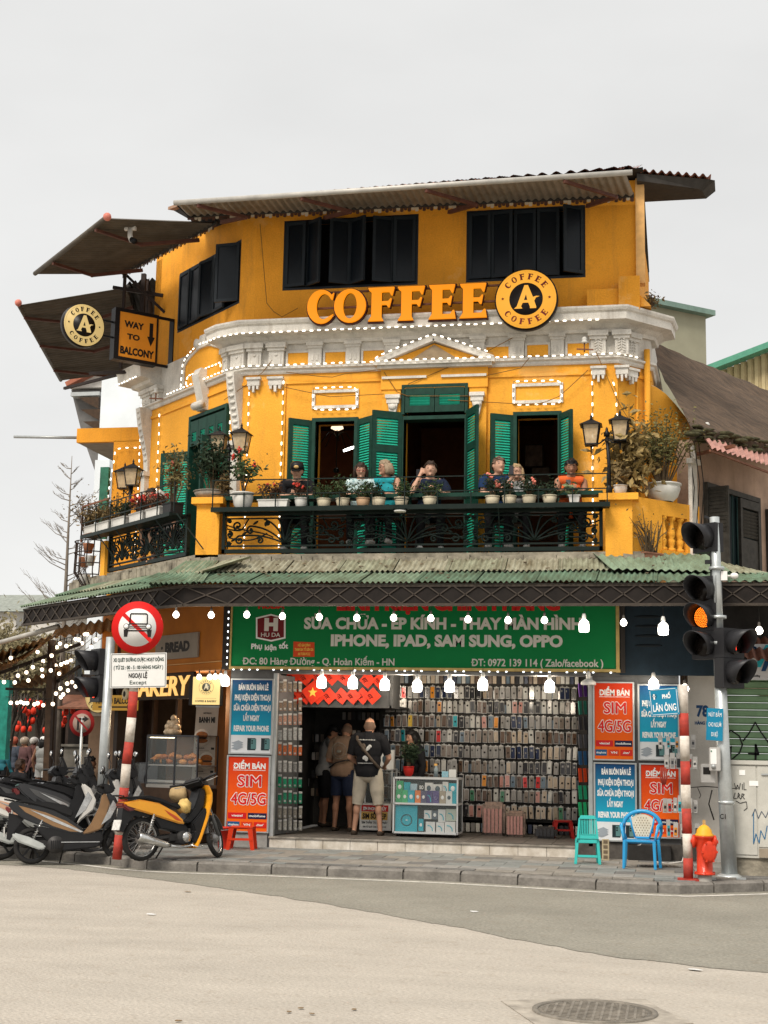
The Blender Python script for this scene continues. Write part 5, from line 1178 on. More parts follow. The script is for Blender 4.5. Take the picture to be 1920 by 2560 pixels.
# bags of loose goods on the floor below the wall
for k,(px,py,w,h,c_,lb)in enumerate(((1235,2088,.36,.52,(.34,.24,.19),'clear plastic crate bag of pinkish goods on the shop floor under the case wall'),(1290,2092,.30,.40,(.30,.20,.15),'second clear bag of brownish goods on the floor right of the pink one'),(1365,2096,.34,.18,(.03,.025,.025),'low black bag on the shop floor in front of the cases'))):
 p=atZ(px,py,SF+.006);t=thing('goods_bag',lb,'bag',p)
 m=MB();m.box(-w/2,w/2,-.1,.1,0,h);b=m.obj('bag',mat('bag_goods_%d'%k,c_,.35,var=.5,scale=14,coat=.5),t,bevel=.04)
 m=MB();
 for q in range(5):m.box(-w*.42+q*w*.17,-w*.42+q*w*.17+w*.12,-.118,-.102,.04,h*.8)
 m.obj('packet',CMAT['pink' if k<2 else 'black'],t)
# ---- side rack at the right edge with bundled cables
def cable_pack(c,T,label,grp):
 k='cable_'+label.split()[0]
 ma=mat('pack_'+'_'.join(label.split()[:2]),c,.35,var=.15,scale=30,coat=.3)
 m=MB();m.use(ma);m.box(-.022,.022,-.006,.006,0,.15);m.use(CARDW);m.box(-.010,.010,-.008,-.006,.05,.11);return m
grp='hanging packs on the right side rack'
for r_,(py,cn__,c)in enumerate(((1742,'purple',(.07,.02,.15)),(1786,'dark green',(.02,.12,.09)),(1825,'black',(.03,.03,.035)),(1870,'grey',(.08,.08,.09)),(1912,'blue',(.03,.10,.22)),(1955,'red',(.62,.06,.015)),(1998,'green',(.02,.30,.15)),(2040,'bright green',(.02,.36,.14)))):
 ma=mat('pack_'+cn__.replace(' ','_'),c,.35,var=.15,scale=30);me=MB().use(ma).box(-.022,.022,-.02,.02,0,.2).mesh('cable_pack')
 for k in range(3):
  x,z=XZ(1452+k*12,py,.5);o=link('cable_pack',me,None,(x,.5,z));o.rotation_euler=(0,-.08,.3)
  tag(o,'%s cable pack, %s of three on the rack by the orange poster'%(cn__,ORD[k]),'cable pack',grp)
# ---- folding display door at the left with packs
dA,dB=XZ(686,1900,.12)[0],XZ(742,1900,.80)[0];DDL=math.hypot(dB-dA,.68);DD=Frame(dB,.80,math.degrees(math.atan2(.68,dB-dA)))
dr=thing('display_door','grey steel folding display door at the left of the opening hung with cable packs','display door',(0,0,0))
d0=-1.0
m=MB(DD.M);m.box(-DDL,0,0,.03,SF+.02,2.72);m.box(-DDL-.02,-DDL,-.02,.05,SF+.02,2.74);m.box(0,.03,-.02,.05,SF+.02,2.74);m.box(-DDL,0,-.02,.05,SF+.02,SF+.08);m.obj('panel',GRF,dr)
rowsl=[(1730,'beige',(.42,.32,.24)),(1777,'brown',(.30,.20,.14)),(1812,'pale pink',(.55,.30,.22)),(1850,'white',(.58,.58,.56)),(1888,'orange',(.68,.17,.05)),(1930,'silver',(.45,.44,.42)),(1968,'green',(.02,.36,.18)),(2008,'emerald',(.03,.30,.16)),(2045,'mixed',(.40,.36,.30)),(2075,'cream',(.5,.48,.42))]
for py,nm,c in rowsl:
 ma=mat('rack_pack_'+nm.replace(' ','_'),tuple(q*.7 for q in c),.35,var=.45,scale=30);me=MB().use(ma).box(-.026,.026,-.012,.0,0,.155).use(CARDW).box(-.027,.027,-.013,.001,.155,.185).box(-.014,.014,-.014,-.012,.02,.05).mesh('cable_pack')
 for k in range(5):
  x,z=DD.at(692+k*10,py);o=link('cable_pack',me,None,tuple(DD.M@Vector((max(-DDL+.06,min(-.05,x)),-.05-.02*k,z))));o.rotation_euler=(0,0,math.radians(rnd.uniform(-8,28)));o.scale=(1,1,rnd.uniform(.8,1.1))
  tag(o,'%s pack, %s in its row on the folding display door'%(nm,ORD[k]),'cable pack','packs hung on the folding display door')
# ---- loft panel with red festive diamonds
x0,z1=XZ(728,1690,.7);x1,z0=XZ(974,1764,.7)
lo=thing('shop_loft','grey boarded loft front above the customers with red paper diamonds on it','panel',(0,0,0))
m=MB();m.box(x0-.2,x1,.72,.78,z0,3.3);m.box(x0-.2,x1+.03,.70,.8,z0-.04,z0);m.box(x1,x1+.05,.7,1.3,z0-.04,3.3);m.box(x0-.2,x1,.78,3.3,z0-.02,z0+.01);m.obj('board',mat('loft_board',(.06,.06,.06),.6,var=.2),lo)
RDM=mat('festive_red',(.62,.035,.012),.5,var=.12,scale=10);GLD=mat('festive_mark',(.12,.01,.008),.5,var=0)
def diamond(px,py,s_,Y,ang,label,star=False):
 x,z=XZ(px,py,Y);t=thing('paper_diamond' if not star else 'star_flag',label,'decoration' if not star else 'flag',(x,Y,z),0,None if star else 'red paper diamonds over the customers')
 m=MB();m.prism([(-s_,0),(0,-s_),(s_,0),(0,s_)],-.004,.004);o=m.obj('paper',RDM,t);o.rotation_euler=(0,ang,0)
 if star:m=MB();m.prism([(s_*.42*(1 if k%2==0 else.4)*math.sin(math.pi*k/5),s_*.42*(1 if k%2==0 else.4)*math.cos(math.pi*k/5))for k in range(10)],-.012,-.005);m.obj('star',YT,t)
 else:
  m=MB();
  for k in range(3):m.tube([(s_*(-.4+.12*k)+s_*.2*math.cos(a),-.008,s_*(.1-.16*k)+s_*.12*math.sin(a*1.5))for a in[q*.7 for q in range(7)]],.007,4)
  m.obj('brush_mark',GLD,t)
for k in range(7):diamond((733,764,797,830,862,919,950)[k],(1692,1694,1690,1693,1694,1700,1702)[k],.135,.68-.012*(k%2),rnd.uniform(-.15,.15),'%s paper diamond from the left in the upper red row'%ORD[k])
for k in range(8):diamond((740,765,795,823,854,882,907,932)[k],1740,.135,.66-.012*(k%2),rnd.uniform(-.15,.15),'%s paper diamond from the left in the lower red row'%ORD[k])
diamond(782,1731,.19,.61,.1,'red diamond flag with a yellow star among the paper diamonds',True)

# ---- glass counters
ALU=mat('counter_alu',(.62,.63,.63),.35,metal=.3,var=.05);GLS=glass('counter_glass',(.55,.62,.62),.07,.04)
def boxitem(x0,x1,y0,y1,z0,z1,c,label,par_loc,mark=None,name='product_box',cat='box',nm=None):
 o=thing(name,label,cat,(par_loc[0]+(x0+x1)/2,par_loc[1]+(y0+y1)/2,par_loc[2]+z0));w,d,h=x1-x0,y1-y0,z1-z0
 ma=mat('box_%02d%02d%02d'%tuple(int(q*99)for q in c),c,.4,var=.05);MB().box(-w/2,w/2,-d/2,d/2,0,h).obj('carton',ma,o)
 if mark=='ring':m=MB();m.lathe([(w*.26,-d/2-.003),(w*.26,-d/2),(w*.22,-d/2),(w*.22,-d/2-.003)],(w*.02,0,h*.45),20,'Y',cap=False);m.box(-w*.02,w*.06,-d/2-.003,-d/2,h*.43,h*.47);m.obj('print',TWHITE,o)
 elif mark and len(mark)>1 and mark.isupper():letters(mark,-w*.35,w*.35,h*.35,h*.3,-d/2,TWHITE if sum(c)<1.2 else TBLACK,parent=o,bold=.04)
 elif mark=='blob':m=MB();m.ball((0,-d/2,h*.5),min(w,h)*.28,8,(1,.08,1.2));m.obj('print',TWHITE if sum(c)<1.0 else mat('print_dark',(.05,.08,.1),.5,var=0),o)
 elif mark=='curve':m=MB();m.tube([(-w*.3,-d/2-.002,h*.65),(0,-d/2-.002,h*.6),(w*.2,-d/2-.002,h*.4),(w*.22,-d/2-.002,h*.15)],.008,5);m.obj('print',mat('print_cyan',(.03,.38,.48),.5,var=0),o)
 return o
pc=atZ(983,2082,SF+.06);pr_=atZ(1150,2084,SF+.06);cwid=pr_.x-pc.x;cY=pc.y;cd_=.5;ctop=XZ(1060,1944,cY)[1]
ct=thing('glass_counter','aluminium framed glass counter full of boxed accessories in front of the case wall','counter',(pc.x,cY,SF))
H_=ctop-SF;zm=XZ(1060,2010,cY)[1]-SF;r2=.022
m=MB()
for x in(0,cwid):
 for y in(0,cd_):m.box(x-r2/2,x+r2/2,y-r2/2,y+r2/2,.06,H_)
for z in(.07,zm,H_-.012):
 m.box(0,cwid,-r2/2,r2/2,z-.014,z+.014);m.box(0,cwid,cd_-r2/2,cd_+r2/2,z-.014,z+.014)
 for x in(0,cwid):m.box(x-r2/2+.001,x+r2/2-.001,0,cd_,z-.013,z+.013)
m.obj('frame',ALU,ct);MB().box(0,cwid,0,cd_,.06,.07).obj('base_shelf',ALU,ct);MB().box(0,cwid,0,cd_,zm-.006,zm).obj('shelf',ALU,ct)
MB().box(.01,cwid-.01,.002,.006,.085,H_-.03).obj('front_glass',GLS,ct);MB().box(cwid-.006,cwid-.002,.01,cd_-.01,.085,H_-.03).obj('side_glass',GLS,ct);MB().box(.0,cwid,.0,cd_,H_+.004,H_+.010).obj('top_glass',GLS,ct)
MB().box(0,cwid,cd_-.02,cd_-.012,.07,H_-.02).obj('back_panel',DKW,ct)
for x in(.06,cwid-.06):
 for y in(.06,cd_-.06):m=MB();m.lathe([(.03,-.012),(.03,.012)],(x,y,.03),10,'X');m.obj('caster',BLACK,ct)
L0=(pc.x,cY,SF);TQ=(.01,.36,.45);GN=(.03,.34,.12);PU=(.06,.04,.16);ORG=(.72,.20,.04);WH=(.66,.66,.64);BK=(.02,.02,.02);BG=(.36,.30,.22)
top=[(.00,.11,GN,'blob','green'),(.12,.10,TQ,None,'teal'),(.23,.11,(.35,.48,.56),None,'pale blue'),(.36,.10,BK,'SIO','black'),(.47,.13,WH,'blob','white'),(.60,.15,WH,'SONY'*0 or 'blob','white'),(.76,.09,WH,'curve','white'),(.86,.13,(.02,.42,.55),'blob','cyan')]
sc_=(cwid-.04)/1.0
for i,(x,w,c,mk,nm)in enumerate(top):boxitem(.02+x*sc_,.02+(x+w)*sc_,.10+.02*(i%2),.16+.02*(i%2),H_-.24-.0,H_-.06-(.02*(i%3)),c,'%s box, %s from the left in the top row inside the glass counter'%(nm,ORD[i]),L0,mk)
MB().box(.01,cwid-.01,.1,.3,H_-.25,H_-.243).obj('glass_shelf',GLS,ct)
mid_=[(.00,.10,GN,'blob','green'),(.105,.09,(.05,.42,.16),'blob','light green'),(.20,.11,TQ,'blob','teal'),(.32,.09,ORG,'blob','orange'),(.415,.085,(.09,.08,.16),'blob','dark grey'),(.505,.10,PU,'curve','purple'),(.61,.10,(.10,.07,.22),'ring','violet'),(.72,.10,BG,'blob','beige'),(.825,.10,WH,'blob','white'),(.93,.07,TQ,None,'teal')]
for i,(x,w,c,mk,nm)in enumerate(mid_):boxitem(.02+x*sc_,.02+(x+w)*sc_,.05,.09,zm+.005,zm+.20,c,'%s box, %s from the left in the middle row of the glass counter'%(nm,ORD[i]),L0,mk)
boxitem(.02,.02+.36*sc_,.04,.12,.075,zm-.03,TQ,'large teal carton with a white ring at the lower left of the glass counter',L0,'ring')
low=[(.38,.08,.02,.20,TQ,'blob'),(.47,.12,.2,.33,WH,'curve'),(.60,.09,.2,.33,(.10,.12,.15),'blob'),(.70,.12,.16,.35,WH,'curve'),(.83,.16,.18,.36,(.45,.50,.42),'curve'),(.50,.15,.0,.16,WH,'curve'),(.67,.13,.0,.155,WH,'curve'),(.81,.17,.0,.17,WH,'curve')]
for i,(x,w,z0,z1,c,mk)in enumerate(low):boxitem(.02+x*sc_,.02+(x+w)*sc_,.06,.11,.078+z0,.078+z1,c,'%s small carton low in the right of the glass counter'%ORD[i],L0,mk)
boxitem(cwid-.26,cwid-.16,.1,.13,H_+.012,H_+.10,(.30,.55,.66),'pale blue round edged card standing on the glass counter',L0,'ring','display_card','card');boxitem(cwid-.15,cwid-.04,.1,.12,H_+.012,H_+.13,WH,'small white card standing on the right end of the glass counter',L0,None,'display_card','card')
cp=(pc.x+.19,cY+.2,SF+H_+.012);spb=thing('spray_bottle','small spray bottle with a yellow nozzle standing on the glass counter','bottle',(pc.x+.62,cY+.2,SF+H_+.012));m=MB();m.lathe([(.035,0),(.035,.12),(.015,.15),(.015,.17)],n=12);m.obj('bottle_body',mat('bottle_clear',(.25,.30,.32),.2),spb);MB().box(-.03,.02,-.012,.012,.17,.20).obj('nozzle',mat('nozzle_yellow',(.7,.4,.12)),spb)
# second counter behind the man in black
p0=atZ(898,2078,SF+.02);p1=atZ(986,2078,SF+.02);hh=XZ(950,1922,p0.y)[1]-SF;w2=p1.x-p0.x
c2=thing('sim_counter','white counter with a SIM card notice behind the man in the black shirt','counter',(p0.x,p0.y,SF));hb=XZ(950,2010,p0.y)[1]-SF
m=MB();m.box(0,w2,0,.4,.04,hb);m.obj('cabinet',WHITE,c2,bevel=.006);m=MB()
for x in(0,w2):
 for y in(0,.4):m.box(x-.01,x+.01,y-.01,y+.01,hb,hh)
m.box(0,w2,-.01,.41,hh-.02,hh);m.obj('frame',ALU,c2);MB().box(.01,w2-.01,0,.004,hb,hh-.02).obj('front_glass',GLS,c2)
MB().box(.03,w2-.05,-.006,0,hb-.12,hb-.02).obj('notice_band',ORB,c2);letters('SIM PHONG THỦY',.06,w2-.08,hb-.10,.05,-.006,TWHITE,parent=c2,bold=.04);MB().box(.03,w2-.06,-.006,0,hb-.25,hb-.125).obj('notice_band',mat('notice_yellow',(.72,.45,.12),.5,var=.1),c2)
letters('SIM SỐ ĐẸP',.05,w2-.08,hb-.23,.08,-.006,TBLACK,parent=c2,bold=.04);letters('SIM THẦN TÀI LỘC PHÁT',.04,w2-.06,hb-.31,.035,0,TBLACK,parent=c2,bold=.02);letters('SIM TỨ QUÝ TAM HOA GIÁ RẺ',.06,w2-.08,hb-.37,.022,0,TBLACK,parent=c2,bold=.02)
boxitem(.28,.52,.1,.2,hh,hh+.30,WH,'white boxed gadget standing on the SIM counter beside the man in black',(p0.x,p0.y,SF),'blob')
# ---- hanging lamps
SOCK=mat('lamp_socket',(.10,.09,.08),.5,var=0);CORD=WIRE
def hanging_bulb(px,py,Y,zt,r,label,kind='round',grp='bulbs hanging under the canopy'):
 p=atY(px,py,Y);t=thing('hanging_bulb',label,'bulb',p,0,grp)
 MB().tube([(0,0,r*2.2),(.004,0,(zt-p.z)*.5),(0,0,max(zt-p.z,r*3))],.004,4).obj('cord',CORD,t)
 m=MB();m.lathe([(r*.35,r*1.0),(r*.38,r*1.9),(r*.25,r*2.3)],n=10)
 if kind=='dish':m.use(WHITE);m.lathe([(r*1.3,0),(r*1.25,r*.5),(r*.5,r*1.0)],n=16);m.obj('lamp_head',WHITE,t);return t
 m.obj('socket',SOCK if kind=='round' else WHITE,t);m=MB()
 if kind=='round':m.lathe([(r*.3,-r*.95),(r*.8,-r*.6),(r,0),(r*.8,r*.6),(r*.38,r*1.1)],n=12)
 else:m.lathe([(r*.5,-r*1.05),(r*.85,-r*.95),(r*.95,0),(r*.8,r*.8),(r*.4,r*1.2)],n=12)
 m.obj('bulb_glass',BULB,t);return t
up=[(440,1537),(528,1538),(617,1537),(706,1541),(798,1543),(892,1545),(984,1545),(1077,1546),(1170,1549),(1270,1551),(1361,1551),(1559,1557)]
for k,(x,y)in enumerate(up):hanging_bulb(x,y,-1.84,3.62,.046,'%s small round bulb from the left along the canopy edge'%ORD[k])
hanging_bulb(1460,1566,-1.84,3.6,.075,'large bulb hanging over the right end of the green sign','jar');hanging_bulb(1658,1573,-1.84,3.6,.075,'large bulb hanging before the navy board','jar');hanging_bulb(1898,1577,-1.84,3.6,.05,'small bulb hanging right of the traffic lights')
for k,(x,y)in enumerate([(804,1706),(882,1708),(962,1712),(1043,1716),(1124,1716),(1207,1712),(1374,1717)]):hanging_bulb(x,y,-.16,sz0-.05,.08,'%s large jar bulb from the left under the green signboard'%ORD[k],'jar')
hanging_bulb(1471,1712,-.16,sz0-.05,.085,'unlit white dish lamp beside the orange poster','dish');hanging_bulb(1634,1713,-.2,sz0-.08,.08,'white jar bulb over the street name plate','jar');hanging_bulb(1712,1722,-.3,sz0-.08,.06,'round bulb beside the top of the right striped post')
for k,(x,y,z,e)in enumerate(((-.9,-.0,2.55,16),(.2,.3,2.6,20),(1.0,.5,2.6,32),(2.3,.5,2.55,27),(-.3,2.2,2.4,5),(3.6,-.5,2.5,5))):
 l=bpy.data.lights.new('bulb_light','POINT');l.energy=e;l.color=(1,.86,.68);l.shadow_soft_size=.12;o=bpy.data.objects.new('bulb_light',l);col.objects.link(o);o.location=(x,y,z)

# ================================================================== BAKERY ON THE WING
GW=Frame(-2.62,.02,-44)
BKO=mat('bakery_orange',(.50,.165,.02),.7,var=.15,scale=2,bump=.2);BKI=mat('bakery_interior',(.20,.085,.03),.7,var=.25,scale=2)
bk=thing('bakery_shop','orange bakery front with dark posts on the left wing of the ground floor','shop front',(0,0,0))
gz0=GW.at(520,1676)[1];gx=lambda px,py=1700,y=0:GW.at(px,py,y)[0]
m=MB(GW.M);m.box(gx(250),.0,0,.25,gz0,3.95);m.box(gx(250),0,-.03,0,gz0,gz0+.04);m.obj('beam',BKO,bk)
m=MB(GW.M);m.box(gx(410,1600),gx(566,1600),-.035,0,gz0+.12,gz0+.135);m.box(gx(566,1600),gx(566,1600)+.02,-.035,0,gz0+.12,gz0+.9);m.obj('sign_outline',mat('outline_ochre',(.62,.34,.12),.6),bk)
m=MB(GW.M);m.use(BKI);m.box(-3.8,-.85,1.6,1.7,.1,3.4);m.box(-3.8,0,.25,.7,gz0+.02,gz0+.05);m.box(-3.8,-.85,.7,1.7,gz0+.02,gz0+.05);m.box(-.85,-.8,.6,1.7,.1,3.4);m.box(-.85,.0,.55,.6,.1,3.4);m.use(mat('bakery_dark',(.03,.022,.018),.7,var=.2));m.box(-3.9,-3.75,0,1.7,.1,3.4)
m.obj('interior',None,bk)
for px in(345,388,447):
 x=gx(px,1800,.5);MB(GW.M).box(x-.04,x+.04,.45,.53,.1,gz0).obj('post',mat('bakery_post',(.05,.03,.02),.6,var=.2),bk)
l=bpy.data.lights.new('bakery_light','POINT');l.energy=32;l.color=(1,.70,.40);l.shadow_soft_size=.15;o=bpy.data.objects.new('bakery_light',l);col.objects.link(o);o.location=GW.M@Vector((-1.3,.35,2.3))
sg=thing('bread_sign','grey brown BREAD panel on the orange beam behind the round traffic sign','sign');sg.matrix_world=GW.M@Matrix.Translation((gx(395,1600),-.04,gz0+.22));w=gx(500,1600)-gx(395,1600)
MB().box(0,w,0,.03,0,.40).obj('panel',mat('sign_taupe',(.30,.25,.20),.6,var=.1),sg);letters('· BREAD',w*.14,w*.82,.12,.16,0,TBLACK,parent=sg,bold=.06)
sg=thing('bakery_letters','glowing yellow BAKERY letters under the orange beam','sign');x0=gx(330,1710,-.02);x1=gx(476,1710,-.02);zt=GW.at(440,1690,-.02)[1];zb_=GW.at(440,1738,-.02)[1]
sg.matrix_world=GW.M@Matrix.Translation((x0,-.02,zb_));BKG=mat('bakery_glow',(1,.55,.16),emit=.8,var=0)
letters('BAKERY',0,x1-x0,0,zt-zb_,0,BKG,parent=sg,bold=.015,depth=.02,shear=.1);MB().box(-.3,x1-x0+.05,.03,.07,-.06,zt-zb_+.06).obj('backing',mat('bakery_dark',(.03,.022,.018)),sg)
m=MB();m.lathe([(.10,-.06),(.10,0)],(-.16,0,.05),20,'Y');m.obj('logo_disc',LWH,sg);m=MB();m.lathe([(.05,-.065),(.05,-.06)],(-.16,0,.05),14,'Y');m.obj('logo_centre',LBK,sg)
# light box
Yb=-.25;x0,z1=XZ(483,1692,Yb);x1,z0=XZ(548,1762,Yb);w,h=x1-x0,z1-z0
lb=thing('light_box','lit cream COFFEE and BAKERY light box with a round logo at the shop corner','sign',(x0,Yb,z0));MB().box(-.06,w+.01,.012,.14,-.012,h+.012).obj('case',LBK,lb);MB().box(0,w,0,.012,0,h).obj('face',mat('box_cream_lit',(.92,.66,.26),emit=.75,var=0),lb)
GRY_=mat('logo_grey',(.09,.09,.07),.5,var=0)
m=MB();m.lathe([(h*.28,-.004),(h*.28,0),(h*.265,0),(h*.265,-.004)],(w/2,0,h*.63),28,'Y',cap=False);m.lathe([(h*.16,-.004),(h*.16,0)],(w/2,0,h*.63),22,'Y');m.obj('logo_ring',GRY_,lb)
m=MB();k=h*.15;m.prism([(w/2+x*k,h*.63+z*k)for x,z in AA],-.008,-.004);m.obj('emblem',LWH,lb)
for c0,flip in((90,1),(-90,-1)):
 for i,ch_ in enumerate('COFFEE'):
  a=math.radians(c0-flip*(i-2.5)*20);s_=h*.05;rr=h*.215
  def f(u,v,a=a,flip=flip):
   lx,lz=(u-.5)*s_,(v-.5)*s_*1.2;r_=rr+flip*lz;return(w/2+math.cos(a)*r_+flip*math.sin(a)*lx,h*.63+math.sin(a)*r_-flip*math.cos(a)*lx)
  m=MB();glyph(m,ch_,f,-.004,0);m.obj('letter',GRY_,lb)
MB().box(w*.12,w*.88,-.003,0,h*.225,h*.232).obj('rule',GRY_,lb);letters('COFFEE & BAKERY',w*.1,w*.9,h*.09,h*.07,0,GRY_,parent=lb,bold=.03)
for k,(x,y)in enumerate(((498,1693),(524,1693),(538,1692),(552,1692))):hanging_bulb(x,y,-.32,XZ(x,1676,-.32)[1],.04,'%s small globe from the left along the light box top'%ORD[k],grp='globes over the light box')
hanging_bulb(563,1703,-.32,XZ(560,1676,-.32)[1],.07,'large jar bulb between the light box and the blue poster','jar')
# banner
Yb=.9;pts=[(497,1768),(553,1768),(541,2074),(484,2078)];x0,z1=XZ(497,1768,Yb);x1=XZ(553,1768,Yb)[0];z0=XZ(512,2074,Yb)[1];w,h=x1-x0,z1-z0
bn=thing('menu_banner','tall off white sandwich menu banner with three round photos beside the bakery case','banner',(x0-.04,Yb,z0));BNM=mat('banner_fabric',(.44,.37,.30),.6,var=.08)
MB().prism([(-.06,0),(w-.06,0),(w,h),(0,h)],0,.01).obj('sheet',BNM,bn);MB().box(-.01,w+.01,-.01,.02,h,h+.03).obj('top_bar',GREY,bn);MB().box(-.1,w-.02,-.08,.12,-.02,.01).obj('foot',GREY,bn)
letters('BANH MI',w*.14,w*.86,h*.875,h*.045,0,TBLACK,parent=bn,bold=.05);letters('ARTISAN',w*.32,w*.68,h*.945,h*.014,0,TBLACK,parent=bn,bold=.02)
BUN=mat('burger_bun',(.36,.12,.03),.5,var=.3,scale=30);
for k,(u,v)in enumerate(((.38,.75),(.62,.56),(.2,.35))):
 m=MB();cx_,cz_=w*u-.03,h*v;m.use(mat('photo_disc',(.62,.55,.45),.5,var=0));m.lathe([(.135,-.004),(.135,0)],(cx_,0,cz_),22,'Y');m.use(BUN);m.ball((cx_,-.006,cz_+.035),.10,12,(1,.06,.62));m.ball((cx_,-.006,cz_-.05),.10,12,(1,.06,.38));m.use(mat('burger_fill',(.05,.03,.02),.5,var=0));m.ball((cx_,-.010,cz_-.008),.10,12,(1,.05,.16));m.obj('sandwich_photo',None,bn)
 letters('Sandwich',w*.05,w*.42,cz_-.175,.018,0,TBLACK,parent=bn,bold=.03);MB().box(w*.72,w*.86,-.003,0,cz_-.19,cz_-.155).obj('price_tag',TBLACK,bn);letters('pork pate cilantro',w*.05,w*.62,cz_-.205,.010,0,GRY_,parent=bn,bold=0)
# bread display case
p=atZ(372,2100,.13);BY=.55
BC=Frame(*(GW.M@Vector((0,.25,0))).to_2d(),-20);bx0,bzt=BC.at(370,1838);bx1=BC.at(496,1842)[0];zlo=BC.at(430,1962)[1];zsh=BC.at(430,1912)[1]
bc=thing('bread_case','black framed glass bakery case with a shelf of loaves on a dark counter','display case');bc.matrix_world=BC.M@Matrix.Translation((bx0,0,0));w=bx1-bx0
BKF=mat('case_black',(.015,.014,.013),.4,var=.1);m=MB();dd=.5
for x in(0,w*.56,w):
 m.box(x-.012,x+.012,-.012,.012,zlo,bzt);m.box(x-.012,x+.012,dd-.012,dd+.012,zlo,bzt)
m.box(0,w,-.012,.012,bzt-.015,bzt+.01);m.box(0,w,dd-.012,dd+.012,bzt-.015,bzt+.01);m.box(0,w,0,dd,bzt,bzt+.008);m.obj('frame',BKF,bc)
MB().box(.015,w-.015,-.003,.003,zlo,bzt-.02).obj('front_glass',GLS,bc);MB().box(0,w,0.02,dd,zsh-.02,zsh).obj('shelf',mat('shelf_alu',(.35,.33,.30),.5,metal=.3),bc);MB().box(0,w,0,dd,zlo-.05,zlo).obj('base',mat('shelf_alu',(.35,.33,.30)),bc)
MB().box(-.02,w+.02,-.02,dd,.13,zlo-.05).obj('counter',mat('counter_wood',(.06,.035,.022),.6,var=.3),bc);MB().box(0,w,dd-.02,dd-.01,zlo,bzt).obj('back_panel',BKI,bc)
MB().box(.02,w*.5,.03,.045,bzt-.04,bzt-.028).obj('strip_lamp',mat('tube_warm',(1,.85,.6),emit=4,var=0),bc)
m=MB();m.box(0,w,.012,.02,zlo+.03,zlo+.07);m.obj('trim',mat('shelf_alu',(.35,.33,.30)),bc)
BRD=[mat('bread_crust_%d'%k,c,.5,var=.3,scale=25,bump=.3)for k,c in enumerate(((.48,.17,.03),(.56,.24,.06),(.40,.12,.025)))]
for i in range(13):
 x=.05+(w-.1)*(i%7)/6.3;z=zsh+.045+(.075 if i>6 else 0);M_=bc.matrix_world@Vector((x+(.05 if i>6 else 0),.12+.05*(i%2),z))
 m=MB();m.ball((0,0,0),.065,10,(1.15,.8,.7))if i%3 else m.tube([(-.08,0,-.02),(-.04,0,.01),(0,0,.03),(.05,0,.01),(.08,0,-.02)],[.015,.04,.048,.038,.015],9)
 o=m.obj('bread_roll',BRD[i%3],loc=M_);tag(o,'%s golden loaf on the bakery case shelf, from its left, back row last'%ORD[i],'bread','loaves in the bakery case')
for i in range(4):M_=bc.matrix_world@Vector((.06+i*.13+(.1 if i>2 else 0),.035,zsh));o=MB().box(-.035,.035,0,.01,0,.08).obj('price_card',TBLACK,loc=M_);tag(o,'%s small black price card from the left before the loaves'%ORD[i],'price card')
pb=bc.matrix_world@Vector((w*.72,-.03,zlo-.16));o=MB().ball((0,0,0),.2,14,(.8,.5,.62));o.v=[(x+.03*mnoise.noise(Vector((x*9,y*9,z*9))),y+.03*mnoise.noise(Vector((x*8+5,y*9,z*9))),z+.05*mnoise.noise(Vector((x*9,y*9+3,z*7))))for x,y,z in o.v];o=o.obj('paper_bag',mat('brown_paper',(.48,.34,.17),.8,var=.15,bump=.5,bscale=12),loc=pb+Vector((0,-.1,.02)));tag(o,'crumpled brown paper bag hanging before the bakery case','bag')
st=bc.matrix_world@Vector((w*.33,.2,bzt+.01));t=thing('figurine','pale laughing figurine group on top of the bakery case','figurine',st)
FIG=mat('figurine_glaze',(.55,.42,.28),.4,var=.35,scale=25);m=MB();m.lathe([(.13,0),(.15,.05),(.12,.10)],n=12);m.ball((0,0,.15),.10,10,(1,.8,.9));m.ball((-.07,-.03,.13),.06,8);m.ball((.08,-.02,.12),.065,8);m.ball((.01,-.01,.27),.05,8);m.ball((.08,0,.21),.035,8);m.ball((-.07,0,.2),.035,8);m.tube([(0,0,.2),(.1,-.02,.26)],.02,6);m.obj('body',FIG,t)
# curved glass case to its left, chairs
t=thing('pastry_case','low curved glass pastry case left of the bread case','display case');t.matrix_world=BC.M@Matrix.Translation((bx0-.42,0,0))
m=MB();cr_=[(-.0,zlo),(-.02,zlo+.12),(.03,zlo+.24),(.14,zlo+.31),(.3,zlo+.33)]
for a,b_ in zip(cr_,cr_[1:]):m.add([(0,a[0],a[1]),(.40,a[0],a[1]),(.40,b_[0],b_[1]),(0,b_[0],b_[1])],[(0,1,2,3)])
m.obj('curved_glass',GLS,t);m=MB();
for x in(0,.4):m.tube([(x,a,b_)for a,b_ in cr_],.012,6)
m.box(0,.4,.3,.32,zlo,zlo+.33);m.obj('frame',BKF,t);MB().box(0,.4,.0,.5,.13,zlo).obj('counter',mat('counter_wood',(.06,.035,.022)),t)
for k,(px,py)in enumerate(((338,2090),(402,2090))):
 p=atZ(px,py,.13);t=thing('wooden_chair','%s brown wooden chair in front of the bakery counter behind the motorbikes'%('left','right')[k],'chair',p);CWD=mat('chair_wood',(.30,.13,.04),.5,var=.2)
 hz=XZ(px,1978,p.y)[1]-.13;m=MB();m.box(-.2,.2,.0,.4,.43,.46);m.obj('seat',CWD,t,bevel=.01);MB().box(-.19,.19,.0,.03,hz-.12,hz+.0).obj('backrest',CWD,t,bevel=.012)
 for x in(-.18,.18):MB().box(x-.015,x+.015,0,.03,0,hz).obj('leg',BKF,t);MB().box(x-.015,x+.015,.37,.4,0,.43).obj('leg',BKF,t)
